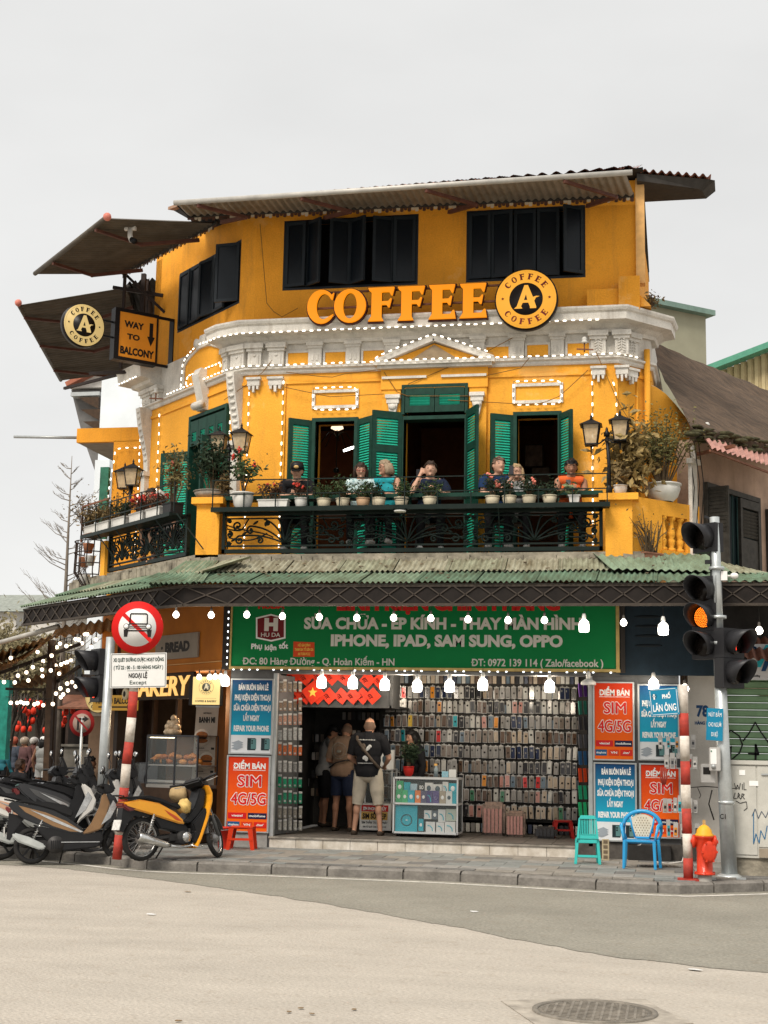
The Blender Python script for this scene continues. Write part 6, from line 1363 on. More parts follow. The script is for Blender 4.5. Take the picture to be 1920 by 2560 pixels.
# signs at the dark left end
WS=Frame(*(GW.M@Vector((gx(300,1750,-.1),-.1,0))).to_2d(),-20)
a=WS.at(232,1750);b_=WS.at(342,1740);z0=WS.at(290,1776)[1];z1=WS.at(290,1738)[1]
t=thing('arrow_sign','yellow WAY TO BALCONY strip sign with a long arrow behind the grey pole','sign');t.matrix_world=WS.M@Matrix.Translation((a[0],0,z0));w=b_[0]-a[0];h=z1-z0
MB().box(0,w,0,.05,0,h).obj('board',mat('strip_yellow',(.62,.33,.05),emit=.35,var=0),t);letters('WAY TO BALCONY',w*.05,w*.97,h*.45,h*.38,0,TBLACK,parent=t,bold=.04)
m=MB();m.prism([(w*.14,h*.17),(w*.8,h*.17),(w*.8,h*.08),(w*.92,h*.23),(w*.8,h*.38),(w*.8,h*.27),(w*.14,h*.27)],-.004,0);m.obj('arrow',TBLACK,t)
c=WS.at(247,1737,.1);e=WS.at(247,1691,.1);round_sign('round_sign','round cream COFFEE sign half hidden by the traffic light at the bakery end',e[1]-c[1],WS.M@Matrix.Translation((c[0],.1,c[1])),LC_,LBK,.08)
# ================================================================== RIGHT GROUND FLOOR
nw=thing('number_wall','white rendered wall with the house number 78 beside the roller shutter','wall',(0,0,0));WR=mat('white_render',(.58,.55,.50),.8,var=.12,scale=2,bump=.25)
x0,x1=XZ(1722,1900,.35)[0],XZ(1800,1900,.35)[0];MB().box(x0,x1+.1,.35,.6,.11,3.3).obj('wall',WR,nw)
NVB=mat('number_blue',(.015,.06,.16),.5,var=0)
def LT(s_,px0,px1,pyb,pyt,Y,ma,par,bold=.03,**k):
 xa,zb=XZ(px0,pyb,Y);xb=XZ(px1,pyb,Y)[0];zt=XZ(px0,pyt,Y)[1];return letters(s_,xa,xb,zb,zt-zb,Y,ma,parent=par,bold=bold,**k)
LT('78',1741,1772,1790,1763,.35,NVB,nw,.05);LT('HÀNG BUỒM',1737,1790,1811,1803,.35,NVB,nw,.05)
rs_=thing('roller_shutter','closed pale green roller shutter with black graffiti at the right edge','shutter',(0,0,0));RSM=mat('shutter_green',(.20,.33,.19),.55,var=.15,scale=4)
y_=.55;xa=XZ(1806,1800,y_)[0];z1=XZ(1860,1702,y_)[1];k=0;z=.3
while z<z1+.2:
 MB().prism([(y_,z),(y_-.03,z+.02),(y_-.03,z+.085),(y_,z+.10)],xa,xa+2.2,'YZ').obj('shutter_slat',RSM,rs_);z+=.105
MB().box(xa-.06,xa,y_-.1,y_+.1,.1,3.1).obj('guide_rail',GREY,rs_)
GRF_=mat('graffiti_black',(.012,.012,.012),.6,var=0)
def scribble(par,pts,Y,r=.02,name='graffiti',ma=None,T=None):
 P=[XZ(x,y,Y)for x,y in pts];m=MB();
 for a,b_ in zip(P,P[1:]):m.bar((a[0],Y-.004,a[1]),(b_[0],Y-.004,b_[1]),r,.006,up=(0,1,0))
 for a in P:m.lathe([(r*.5,Y-.007),(r*.5,Y-.001)],(a[0],0,a[1]),8,'Y')
 return m.obj(name,ma or GRF_,par)
scribble(rs_,[(1812,1835),(1828,1826),(1848,1840),(1856,1862),(1849,1882),(1836,1893),(1822,1905)],.52);scribble(rs_,[(1858,1852),(1872,1834),(1888,1806),(1902,1830),(1925,1862)],.52);scribble(rs_,[(1812,1880),(1828,1866),(1826,1898),(1842,1908)],.52);scribble(rs_,[(1872,1884),(1896,1886),(1889,1862),(1889,1912)],.52,.03)
bn2=thing('shop_banner','white banner with a blue rose emblem and thick blue and teal strokes, right edge','banner',(0,0,0));Y=-.2
xa,z1=XZ(1868,1610,Y);z0=XZ(1880,1700,Y)[1];MB().box(xa,xa+1.6,Y,Y+.03,z0,z1).obj('sheet',mat('banner_white',(.60,.62,.63),.5,var=.06),bn2)
m=MB();m.prism([XZ(*q,Y)for q in((1886,1668),(1902,1668),(1930,1612),(1914,1612))],Y-.006,Y);m.obj('stroke',mat('stroke_cyan',(.02,.40,.48),.5,var=0),bn2)
m=MB();m.prism([XZ(*q,Y)for q in((1903,1678),(1914,1678),(1930,1640),(1930,1622),(1912,1652))],Y-.010,Y-.006);m.obj('stroke',NVB,bn2)
m=MB();a=XZ(1883,1626,Y)
for q in range(9):m.tube([(a[0]+math.cos(t*.9+q)*.012*(1+q*.55),Y-.005,a[1]+math.sin(t*.9+q)*.013*(1+q*.55))for t in range(5)],.006,4)
m.obj('rose_emblem',NVB,bn2);LT('Hàng Đường',1872,1900,1692,1687,Y,TBLACK,bn2,.03)
la=thing('lean_to_roof','rusty orange corrugated awning sheet below the canopy at the right edge','roof',(0,0,0));sheet((4.95,-.9,2.98),(6.6,-.9,2.85),(6.6,.5,3.35),(4.95,.5,3.35),14,.02,.006).obj('roof_sheet',mat('rusty_pink_sheet',(.40,.17,.11),.7,var=.25,scale=4),la)
MB().box(4.6,7.5,.7,.8,2.7,3.85).obj('wall',mat('shop_wall_dark',(.045,.042,.04)),nb)
# goods hanging beside the right striped post
cols_=['white','teal','orange','clear','grey','black','beige','red']
for r_,(py,n,xs_)in enumerate(((1872,5,(1652,1732)),(1922,6,(1668,1738)),(2032,7,(1662,1738)),(2092,5,(1672,1742)))):
 for k in range(n):
  px=xs_[0]+(xs_[1]-xs_[0])*k/(n-1);x,z=XZ(px,py,-.32-.05*(k%2));kk=cols_[(r_*3+k)%8];w=rnd.uniform(.05,.075);h=rnd.uniform(.16,.24)
  m=MB();m.use(CARDW);m.box(-w/2,w/2,-.008,.008,0,h);m.use(CMAT[kk]);m.box(-w/2+.012,w/2-.012,-.014,-.008,.02,h*.65);m.use(CMAT['black']);m.box(-.015,.015,-.016,-.014,h*.3,h*.5)
  o=m.obj('hanging_pack',None,loc=(x,-.32-.05*(k%2),z));o.rotation_euler=(0,rnd.uniform(-.06,.06),rnd.uniform(-.4,.2));tag(o,'%s pack %s in hanging row %s beside the striped post'%(kk,ORD[k],('one','two','three','four')[r_]),'hanging pack','packs hanging beside the right striped post')
x,z=XZ(1660,1940,-.4);m=MB();
for k in range(4):m.tube([(x-.04+k*.02,-.4,z+.12),(x-.05+k*.03,-.4,z-.02),(x-.02+k*.01,-.4,z-.12)],.013,6)
o=m.obj('strap_bundle',mat('strap_red',(.38,.06,.04),.6,var=.2));tag(o,'bundle of reddish straps hanging over the right orange poster','straps')
# low clutter under the right posters
t=thing('power_strip','upright beige multi socket strip standing between the teal and blue chairs','power strip',atZ(1514,2152,.13));m=MB();m.box(-.05,.05,0,.04,0,.30);m.obj('body',mat('strip_beige',(.48,.40,.26),.5),t,bevel=.006)
for k in range(4):MB().box(-.03,.03,-.006,0,.03+k*.07,.075+k*.07).obj('socket',mat('socket_dark',(.16,.12,.08),.5),t)
p=atZ(1590,2150,.13);m=MB();m.tube([(p.x+.12*math.cos(a)*(1-.02*k),p.y+.05*math.sin(a),.14+.012*k)for k,a in enumerate([q*.7 for q in range(26)])],.008,5);o=m.obj('cable_coil',mat('cable_white',(.5,.48,.45),.5,var=0));tag(o,'coil of white cable on the pavement behind the blue armchair','cable')
m=MB();m.tube([(3.95,-.4,.14),(4.1,-.5,.13),(4.3,-.45,.16),(4.38,-.4,.4)],.012,6);o=m.obj('cable',mat('cable_white',(.5,.48,.45)));tag(o,'loose pale cable curling up left of the right striped post','cable')
m=MB();m.box(3.55,4.15,-.15,.0,.12,.34);o=m.obj('dark_box',mat('grimy_box',(.03,.028,.026),.7,var=.3));tag(o,'low dark box under the right orange poster','box')
p=atZ(1650,2166,.14);t=MB();
t.box(-.26,.26,-.12,.12,-.01,.002)
for k in range(9):t.box(-.24+k*.055,-.21+k*.055,-.11,.11,.002,.008)
o=t.obj('drain_grate',mat('grate_iron',(.10,.085,.07),.8,metal=.2,var=.3),loc=p);o.rotation_euler=(0,0,.25);tag(o,'worn iron grate set in the pavement before the blue armchair','grate')
# ---- cabinet
cb=thing('street_cabinet','grey graffitied utility cabinet on a rough concrete base at the right edge','cabinet',(0,0,0));CB=Frame(*atZ(1822,2188,.13).to_2d(),-6)
c0=CB.at(1811,2000)[0];zt=CB.at(1860,1905)[1];zb_=CB.at(1860,2148)[1];CBM=mat('cabinet_grey',(.50,.49,.44),.55,var=.14,scale=3,bump=.1);c1=CB.at(1893,2000)[0]
m=MB(CB.M);m.box(c0+.0,c0+1.3,0,.5,zb_+.02,zt-.03);m.obj('body',CBM,cb);MB(CB.M).box(c0-.02,c0+1.34,-.03,.53,zt-.03,zt+.02).obj('cap',CBM,cb)
MB(CB.M).box(c0+.03,c1-.01,-.012,0,zb_+.06,zt-.05).obj('door',CBM,cb);MB(CB.M).box(c1+.01,c0+1.28,-.012,0,zb_+.16,zt-.05).obj('door',CBM,cb);MB(CB.M).box(c1+.06,c1+.2,-.03,-.012,(zb_+zt)/2+.45,(zb_+zt)/2+.47).obj('handle',GREY,cb);MB(CB.M).box(c1+.01,c0+1.28,-.02,0,zb_+.03,zb_+.14).obj('vent',mat('vent_tan',(.30,.25,.19),.6),cb)
m=MB(CB.M);m.box(c0+.08,c0+1.3,.03,.5,.1,zb_+.02);m.obj('plinth',CONC,cb)
def cscr(pts,r=.008,ma=None):
 m=MB(CB.M);P=[CB.at(x,y,-.012)for x,y in pts]
 for a,b_ in zip(P,P[1:]):m.bar((a[0],-.016,a[1]),(b_[0],-.016,b_[1]),r,.004,up=(0,1,0))
 return m.obj('graffiti',ma or GRF_,cb)
cscr([(1836,1958),(1840,1974),(1844,1962),(1848,1974),(1851,1958)]);cscr([(1856,1960),(1856,1974)]);cscr([(1860,1956),(1860,1974),(1866,1974)]);cscr([(1838,1982),(1834,1996),(1842,1996)]);cscr([(1844,1996),(1846,1982),(1850,1988),(1846,1990),(1852,1998)]);cscr([(1853,1997),(1855,1984),(1861,1986),(1856,1991),(1862,1998)])
cscr([(1840,2002),(1850,2008),(1866,2004),(1868,2020),(1860,2026)]);BLG=mat('graffiti_blue',(.01,.12,.26),.6,var=0);cscr([(1884,2030),(1884,2110),(1890,2084),(1898,2108),(1902,2076),(1912,2098),(1918,2064)],.010,BLG);cscr([(1880,2040),(1888,2022),(1896,2046),(1904,2028),(1914,2044),(1922,2026)],.008,mat('graffiti_grey',(.06,.08,.12),.6,var=0))
for(a,b_,c_,d_)in((1848,1925,1863,1938),(1873,1952,1896,1965)):q0=CB.at(a,b_,-.012);q1=CB.at(c_,d_,-.012);MB(CB.M).box(q0[0],q1[0],-.016,-.0125,q1[1],q0[1]).obj('sticker',TWHITE,cb)
p=atZ(1838,2180,.13);t=thing('orange_crate','small orange basket wedged behind the traffic light pole','basket',p);m=MB();m.lathe([(.10,0),(.13,.22),(.14,.22)],n=14);m.obj('basket',mat('basket_orange',(.62,.20,.03),.5,var=.2),t);m=MB();
for k in range(3):m.lathe([(.118+.01*k,.05+k*.055),(.125+.01*k,.06+k*.055)],n=14,cap=False)
m.obj('band',mat('basket_dark',(.15,.05,.02),.5),t)

# ================================================================== POSTS, LIGHTS, SIGNS
RW_R=mat('post_red',(.42,.045,.03),.65,var=.35,scale=9,c2=(.25,.04,.03));RW_W=mat('post_white',(.62,.58,.52),.65,var=.25,scale=9,c2=(.40,.34,.28))
def pt(px,py,base):return atY(px,py,base.y)
def striped_post(label,base,pxs,r,first='w'):
 t=thing('striped_post',label,'post',base);white=first=='w'
 for(a,b_)in zip(pxs,pxs[1:]):
  MB().tube([pt(*a,base)-base,pt(*b_,base)-base],r,14).obj('white_band' if white else 'red_band',RW_W if white else RW_R,t);white=not white
 return t
base=atZ(292,2147,.13);base.z=.12
sp=striped_post('leaning red and white striped post holding the no cars sign',base,[(345,1560),(344,1580),(334,1729),(329,1794),(323,1855),(316,1910),(311,1969),(305,2022),(299,2087),(292,2148)][1:],.063,'w')
# no cars sign
def disc_sign(name,label,base,px,py,R,red=.215):
 c=pt(px,py,base);c.y-=.08;t=thing(name,label,'traffic sign',c,math.radians(8));SR=mat('sign_red',(.58,.012,.010),.45,var=.06);SW_=mat('sign_face_white',(.68,.68,.66),.45,var=.04)
 m=MB();m.lathe([(R,-.006),(R,.0)],n=48,axis='Y');m.obj('rim',SR,t);m=MB();m.lathe([(R*(1-red-.06),-.010),(R*(1-red-.06),-.006)],n=44,axis='Y');m.obj('face',SW_,t);return t,SR
t,SR=disc_sign('no_cars_sign','round red ringed no cars sign with a black car and a red diagonal bar',base,349,1570,.355)
R=.355
m=MB();
def crv(pts,r=.008):m.tube([(R*x,-.014,R*z)for x,z in pts],r,6)
crv([(-.30,.14),(-.28,.50),(-.25,.53),(.33,.53),(.37,.50),(.38,.14)],.008);crv([(-.40,.02),(-.30,.14),(.38,.14),(.46,.02)],.008);crv([(-.3,-.02),(.36,-.02)],.005);crv([(-.3,.05),(.36,.05)],.005);crv([(-.38,-.12),(.44,-.12)],.009);crv([(-.42,.12),(-.42,-.12)],.006);crv([(.47,.12),(.47,-.12)],.006)
m.use(LBK)if False else None
for x in(-.42,.44):m.lathe([(R*.11,-.020),(R*.11,-.011)],(R*x,0,R*.03),18,'Y')
m.prism([(R*x,R*z)for x,z in((-.52,-.08),(-.50,-.36),(-.38,-.36),(-.34,-.10))],-.016,-.011);m.prism([(R*x,R*z)for x,z in((.56,-.08),(.54,-.36),(.42,-.36),(.38,-.10))],-.016,-.011);m.obj('car_symbol',TBLACK,t)
m=MB();
for x in(-.42,.44):m.lathe([(R*.085,-.023),(R*.085,-.0201)],(R*x,0,R*.03),18,'Y')
m.obj('car_lamp',TWHITE,t);m=MB();m.bar((-.56*R,-.0105,.50*R),(.56*R,-.0105,-.52*R),R*.15,.002,up=(0,1,0));m.obj('diagonal_bar',SR,t)
x0,z1=XZ(279,1634,base.y-.09);x1,z0=XZ(413,1722,base.y-.09);x0=XZ(277,1680,base.y-.09)[0];w=x1-x0;h=z1-z0
t=thing('exception_plate','white rectangular exception plate under the no cars sign','sign',(x0,base.y-.09,z0));t.rotation_euler=(0,math.radians(-1.6),math.radians(3))
MB().box(0,w,0,.006,0,h).obj('plate',mat('sign_face_white',(.68,.68,.66)),t);m=MB();e=.012
for q in((e,w-e,e,e+.006),(e,w-e,h-e-.006,h-e),(e,e+.006,e,h-e),(w-e-.006,w-e,e,h-e)):m.box(q[0],q[1],-.003,0,q[2],q[3])
m.obj('border',TBLACK,t);DG=mat('ink_dark_green',(.01,.035,.025),.5,var=0)
letters('XE QUÉT ĐƯỜNG ĐƯỢC HOẠT ĐỘNG',w*.05,w*.95,h*.76,h*.10,0,DG,parent=t,bold=.02);letters('( TỪ 22 : 00 - 5 : 00 HÀNG NGÀY )',w*.06,w*.94,h*.54,h*.10,0,DG,parent=t,bold=.02);MB().box(w*.3,w*.68,-.003,0,h*.49,h*.497).obj('rule',DG,t)
letters('NGOẠI LỆ',w*.33,w*.66,h*.29,h*.13,0,TBLACK,parent=t,bold=.03);letters('Except',w*.35,w*.65,h*.10,h*.11,0,DG,parent=t,bold=0)
# right striped post
base2=atZ(1721,2200,.13);base2.z=.12
striped_post('red and white striped post at the right carrying the street name plate',base2,[(1708,1712),(1709,1783),(1711,1840),(1713,1903),(1714,1962),(1716,2021),(1718,2084),(1720,2145),(1721,2199)],.060,'w')
m=MB();m.box(-.13,.13,-.10,.10,-.0,.03);o=m.obj('post_foot',RW_R,loc=base2+Vector((0,0,.0)));tag(o,'red steel foot plate of the right striped post','post foot')
x0,z1=XZ(1627,1723,base2.y-.05);x1,z0=XZ(1700,1792,base2.y-.05);w=x1-x0;h=z1-z0
t=thing('street_name_plate','blue street name plate PHỐ LÃN ÔNG on the right striped post','street sign',(x0,base2.y-.07,z0));t.rotation_euler=(0,math.radians(-5),0);PB=mat('plate_blue',(.01,.20,.34),.4,var=.05)
MB().box(0,w,0,.006,0,h).obj('plate',PB,t);m=MB();e=.012
for q in((e*2,w-2*e,e,e+.005),(e*2,w-2*e,h-e-.005,h-e),(e,e+.005,2*e,h-2*e),(w-e-.005,w-e,2*e,h-2*e)):m.box(q[0],q[1],-.003,0,q[2],q[3])
m.obj('border',TWHITE,t);letters('PHỐ',w*.45,w*.74,h*.62,h*.15,0,TWHITE,parent=t,bold=.04);letters('LÃN ÔNG',w*.10,w*.90,h*.16,h*.25,0,TWHITE,parent=t,bold=.02)
m=MB();m.lathe([(w*.085,-.004),(w*.085,0),(w*.07,0),(w*.07,-.004)],(w*.17,0,h*.72),20,'Y',cap=False);m.box(w*.12,w*.22,-.004,0,h*.70,h*.73);m.box(w*.145,w*.195,-.004,0,h*.6,h*.8);m.obj('city_emblem',TWHITE,t)
# traffic light pole right
gb=atZ(1823,2192,.13);gb.z=.12;tl=thing('traffic_light','tall galvanised pole with an amber lit three lamp head and side signal heads','traffic light',gb)
P=lambda px,py,dy=0:atY(px,py,gb.y+dy)-gb
m=MB();m.tube([P(1786,1293),P(1797,1600)],.062,16);m.obj('pole',STEEL,tl);MB().tube([P(1797,1600),P(1809,1900),P(1824,2192)],[.072,.085,.10],16).obj('pole',STEEL,tl)
m=MB();m.lathe([(.16,-.02),(.16,.02),(.11,.05)],n=16);m.box(-.2,.2,-.15,.15,-.03,.015);m.obj('base',STEEL,tl);m=MB()
for y in(1421,1543,1608,2006):c=P(1786+(y-1293)*.042,y);m.lathe([(.10,-.02),(.10,.02)],c,14)
m.obj('clamp',STEEL,tl)
HB=mat('signal_housing',(.022,.022,.024),.5,var=.1);VZ=mat('signal_visor',(.03,.03,.033),.4,var=.1);LENSD=mat('signal_lens_off',(.02,.016,.014),.2,var=.3,scale=40)
def signal_head(par,c,ang,R=.15,lens=LENSD,hw=.2,led=None,sym=None):
 """housing box with a lens and a hood; ang = direction the lamp faces (0 = straight towards -y)"""
 M=Matrix.Translation(c)@Matrix.Rotation(math.radians(ang),4,'Z');m=MB(M);m.box(-hw,hw,-.02,.14,-hw,hw);m.obj('housing',HB,par)
 m=MB(M);m.lathe([(R,-.03),(R,-.02),(R*.98,-.02)],n=24,axis='Y');m.obj('lens',lens,par)
 # hood: open bottom tunnel, longer on top
 n=22;vs=[]
 for k in range(n+1):
  a=math.radians(-50+280*k/n);l=.10+.22*max(0,math.sin(a)*.5+.5)
  for(rr,y)in((R*1.12,-.02),(R*1.16,-.02-l),(R*1.10,-.02-l),(R*1.05,-.02)):vs.append((rr*math.cos(a),y,rr*math.sin(a)))
 m=MB(M);m.add(vs,[(4*k+j,4*k+4+j,4*k+4+(j+1)%4,4*k+(j+1)%4)for k in range(n)for j in range(4)],True);m.obj('hood',VZ,par)
 if led:
  m=MB(M)
  for ring in range(1,7):
   for q in range(ring*6):a=6.283*q/(ring*6);m.ball((R*.15*ring*math.cos(a)*.97,-.034,R*.15*ring*math.sin(a)*.97),R*.048,5)
  m.ball((0,-.034,0),R*.06,6);m.obj('led_cluster',led,par,kind='stuff')
 if sym:sym(M,par)
AMB=mat('led_amber',(1,.20,.012),emit=2.6,var=0);REDL=mat('led_red',(1,.05,.02),emit=2.5,var=0)
signal_head(tl,P(1762,1345,.05),-42,.155,hw=.19)
signal_head(tl,P(1762,1475,.05),-32,.145,hw=.18);signal_head(tl,P(1762,1543,.05),-32,.145,hw=.18,led=AMB);signal_head(tl,P(1762,1613,.05),-32,.145,hw=.18)
signal_head(tl,P(1832,1608,-.02),46,.145,hw=.19);signal_head(tl,P(1832,1683,-.02),46,.145,hw=.19)
def man_sym(M,par,ma=REDL):m=MB(M);m.ball((0,-.033,.06),.018,6);m.box(-.02,.02,-.036,-.03,-.02,.04);m.box(-.025,-.008,-.036,-.03,-.09,-.02);m.box(.008,.025,-.036,-.03,-.09,-.02);m.obj('red_man',ma,par)
Mx=Matrix.Translation(P(1832,1608,-.02))@Matrix.Rotation(math.radians(46),4,'Z');man_sym(Mx,tl)
m=MB();m.bar(P(1762,1405),P(1790,1405),.05);m.bar(P(1778,1305),P(1778,1440),.03);m.bar(P(1762,1300,.05)+Vector((0,0,.05)),P(1790,1303),.03);m.obj('bracket',HB,tl)
t=thing('wall_camera','small white sensor box with a round eye on the traffic light pole','camera',gb+P(1808,1440));m=MB();m.box(-.03,.05,-.04,.04,-.06,.06);m.obj('box',WHITE,t);m=MB();m.ball((.14,-.02,-.0),.055,10,(1,.8,.75));m.tube([(.04,0,0),(.1,0,0)],.012,6);m.obj('eye',WHITE,t)
x0,z0=XZ(1765,1850,gb.y-.12);x1,z1=XZ(1803,1770,gb.y-.12);w=x1-x0+.01;h=z1-z0
t=thing('button_sign','small blue pedestrian button sign with white lettering on the traffic light pole','sign',(x0,gb.y-.12,z0));t.rotation_euler=(0,math.radians(2.5),0);MB().box(0,w,0,.005,0,h).obj('plate',PB,t)
for s_,z in(('NÚT BẤM',.74),('CHO NGƯỜI',.43),('ĐI BỘ',.13)):letters(s_,w*(.12 if z>.2 else.3),w*(.9 if z>.2 else.7),h*z,h*.125,0,TWHITE,parent=t,bold=.0)
t=thing('button_box','grey push button box with a small instruction plate strapped to the pole','control box',gb+P(1787,1898,-.12));m=MB();m.box(-.07,.07,-.06,.08,-.15,.15);m.obj('box',mat('box_grey',(.45,.44,.42),.5),t,bevel=.01);MB().box(-.055,.02,-.064,-.06,-.06,.13).obj('plate',TWHITE,t);m=MB();m.lathe([(.028,-.08),(.028,-.06)],(-.02,0,-.09),14,'Y');m.obj('push_button',GREY,t);MB().box(-.05,-.035,-.068,-.064,.09,.11).obj('mark',CMAT['green'],t)
t=thing('meter_box','pale grey meter box below the push button box','box',gb+P(1770,1932,-.05));m=MB();m.box(-.09,.09,-.03,.1,-.13,.11);m.obj('box',mat('box_grey',(.45,.44,.42)),t,bevel=.01);MB().box(-.06,.03,-.034,-.03,-.02,.07).obj('window',TBLACK,t)
letters('C1',-.0,.07,0,.06,0,TBLACK,parent=tl,bold=.02,loc=P(1800,2047,-.105));m=MB();m.tube([P(1725,1969),P(1762,1966),P(1845,1972)],.006,5);m.tube([P(1744,1969),P(1752,1988),P(1748,1996)],.005,5);m.tube([P(1780,1975),P(1772,2010),P(1785,2050)],.010,6);m.obj('wire',WIRE,tl)
# hydrant
hb_=atZ(1763,2230,.0);HRED=mat('hydrant_red',(.62,.045,.015),.42,var=.18,scale=9,coat=.2,bump=.15);HYE=mat('hydrant_yellow',(.75,.38,.03),.5,var=.15)
hd=thing('fire_hydrant','red fire hydrant with a yellow bonnet and round side cap at the kerb','hydrant',hb_);hd.scale=(.74,.74,1);H0=XZ(1760,2186,hb_.y)[1];Ht=XZ(1758,2062,hb_.y)[1];q=lambda z:H0+(Ht-H0)*z
m=MB();m.lathe([(.115,0),(.115,H0)],n=16);m.obj('stub',mat('hydrant_stub',(.40,.38,.34),.7,var=.2),hd)
m=MB();m.lathe([(.17,q(0)),(.17,q(.03)),(.13,q(.045)),(.125,q(.45)),(.135,q(.5)),(.13,q(.72)),(.155,q(.75)),(.155,q(.775)),(.13,q(.79))],n=22);m.obj('barrel',HRED,hd)
m=MB();m.lathe([(.155,q(.775)),(.155,q(.80)),(.13,q(.83)),(.12,q(.90)),(.07,q(.97)),(.03,q(1))],n=20);m.obj('bonnet',HYE,hd);m=MB();m.box(-.02,-.008,-.01,.01,q(.98),q(1.1));m.box(.008,.02,-.01,.01,q(.98),q(1.1));m.obj('stem_fork',HYE,hd)
m=MB();M=Matrix.Rotation(math.radians(20),4,'Z');m.T=M;m.lathe([(.09,-.24),(.125,-.23),(.13,-.2),(.115,-.19),(.09,-.18),(.09,-.05)],(0,0,q(.47)),18,'Y')
for k in range(6):a=k*1.047;m.box(.12*math.cos(a)-.014,.12*math.cos(a)+.014,-.245,-.2,q(.47)+.12*math.sin(a)-.014,q(.47)+.12*math.sin(a)+.014)
m.obj('front_cap',HRED,hd)
for s_ in(-1,1):m=MB();m.lathe([(.06,s_*.10),(.065,s_*.15),(.08,s_*.155),(.08,s_*.185),(.05,s_*.20),(.02,s_*.21),(.02,s_*.225)],(0,0,q(.66)),14,'X');m.obj('side_cap',HRED,hd)
m=MB();
for k in range(8):a=k*.785;m.cyl((.15*math.cos(a),.15*math.sin(a),q(.03)),(.15*math.cos(a),.15*math.sin(a),q(.06)),.014,n=6);m.cyl((.142*math.cos(a),.142*math.sin(a),q(.74)),(.142*math.cos(a),.142*math.sin(a),q(.80)),.012,n=6)
m.obj('bolt',HRED,hd,kind='stuff')
# ---- left traffic light on its grey pole
lb_=atZ(249,2112,.13);lb_.z=.12;tl2=thing('traffic_light','dark traffic light with red glows on the grey pole left of the no cars sign','traffic light',lb_);P2_=lambda px,py,dy=0:atY(px,py,lb_.y+dy)-lb_
MB().tube([P2_(277,1593),P2_(262,1850),P2_(249,2112)],[.068,.075,.082],16).obj('pole',STEEL,tl2)
signal_head(tl2,P2_(240,1655,.1),-48,.15,hw=.2);signal_head(tl2,P2_(240,1722,.1),-48,.15,hw=.2,led=REDL);Mx=Matrix.Translation(P2_(240,1722,.1))@Matrix.Rotation(math.radians(-48),4,'Z');man_sym(Mx,tl2)
m=MB();m.bar(P2_(240,1688,.1),P2_(268,1688),.04);m.obj('bracket',HB,tl2)
# small no right turn sign
nb_=atZ(205,2095,.13);c=pt(205,1808,nb_);t=thing('no_turn_sign','small round no right turn sign in the shade left of the grey pole','traffic sign',c);R=.215;m=MB();m.lathe([(R,-.006),(R,0)],n=36,axis='Y');m.obj('rim',mat('sign_red_dull',(.22,.012,.012),.5),t)
m=MB();m.lathe([(R*.72,-.010),(R*.72,-.006)],n=30,axis='Y');m.obj('face',mat('sign_face_dull',(.30,.22,.18),.5),t);m=MB();m.box(-.08,-.045,-.014,-.010,-.11,.08);m.prism([(-.08,.05),(.04,.05),(.04,.02),(.12,.07),(.04,.12),(.04,.085),(-.08,.085)],-.0141,-.0101);m.obj('arrow',TBLACK,t);m=MB();m.bar((-.11,-.015,.11),(.11,-.015,-.11),.03,.003,up=(0,1,0));m.obj('diagonal_bar',mat('sign_red_dull',(.22,.012,.012)),t)
MB().cyl((0,.01,.1),(0,.01,-c.z+.13),.025).obj('post',GREY,t)

# ================================================================== PLASTIC SEATS
def armchair(label,p,yaw):
 BLU=mat('chair_blue',(.03,.30,.58),.35,var=.05,coat=.2);t=thing('plastic_armchair',label,'chair',p,yaw);m=MB();m.prism([(-.21,-.20),(.21,-.20),(.23,.2),(-.23,.2)],.40,.43,'XY');m.box(-.23,.23,.17,.21,.36,.42);m.obj('seat',BLU,t,bevel=.008)
 for x in(-1,1):
  MB().prism([(x*.22,.43),(x*.27,.43),(x*.30,0),(x*.255,0)],.14,.20).obj('leg',BLU,t,bevel=.008);MB().prism([(x*.20,.43),(x*.25,.43),(x*.26,0),(x*.22,0)],-.22,-.17).obj('leg',BLU,t,bevel=.008)
  m=MB();m.tube([(x*.25,.18,.42),(x*.29,.19,.52),(x*.29,.17,.64),(x*.29,.0,.66),(x*.28,-.14,.64),(x*.25,-.18,.5),(x*.24,-.18,.42)],[.02,.024,.03,.032,.028,.02,.018],8);m.obj('arm',BLU,t)
 ar=[(.29*math.cos(a),.62+.24*math.sin(a))for a in[math.pi*k/14 for k in range(15)]];m=MB();m.tube([(x,.17+.03*(z-.62),z)for x,z in ar],.032,8);m.obj('back_rim',BLU,t)
 b=MB();b.tube([(-.19,.17,.78),(-.16,.18,.62),(-.11,.18,.45)],.016,6);b.tube([(.19,.17,.78),(.16,.18,.62),(.11,.18,.45)],.016,6);b.box(-.11,.11,.17,.19,.44,.47);b.obj('back_stay',BLU,t)
 m=MB();o=[(.175*math.cos(a),.70+.115*math.sin(a))for a in[math.pi*k/10 for k in range(11)]]+[(-.10,.47),(.10,.47)];m.prism(o,.175,.185);m.obj('back_panel',mat('chair_cream',(.62,.56,.44),.45),t)
 m=MB();
 for r_ in range(8):
  for c_ in range(7):
   x=(c_-3)*.042+(.021 if r_%2 else 0);z=.49+r_*.038
   if abs(x)<.10+(z-.47)*.2 and(z<.7 or math.hypot(x,z-.70)<.115):m.prism([(x-.008,z),(x,z+.010),(x+.008,z),(x,z-.010)],.189,.1851)
   if abs(x)<.10+(z-.47)*.2 and(z<.7 or math.hypot(x,z-.70)<.115):m.prism([(x-.009,z),(x,z+.012),(x+.009,z),(x,z-.012)],.172,.1749)
 m.obj('perforations',mat('hole_shade',(.20,.15,.09),.7,var=0),t,kind='stuff');return t
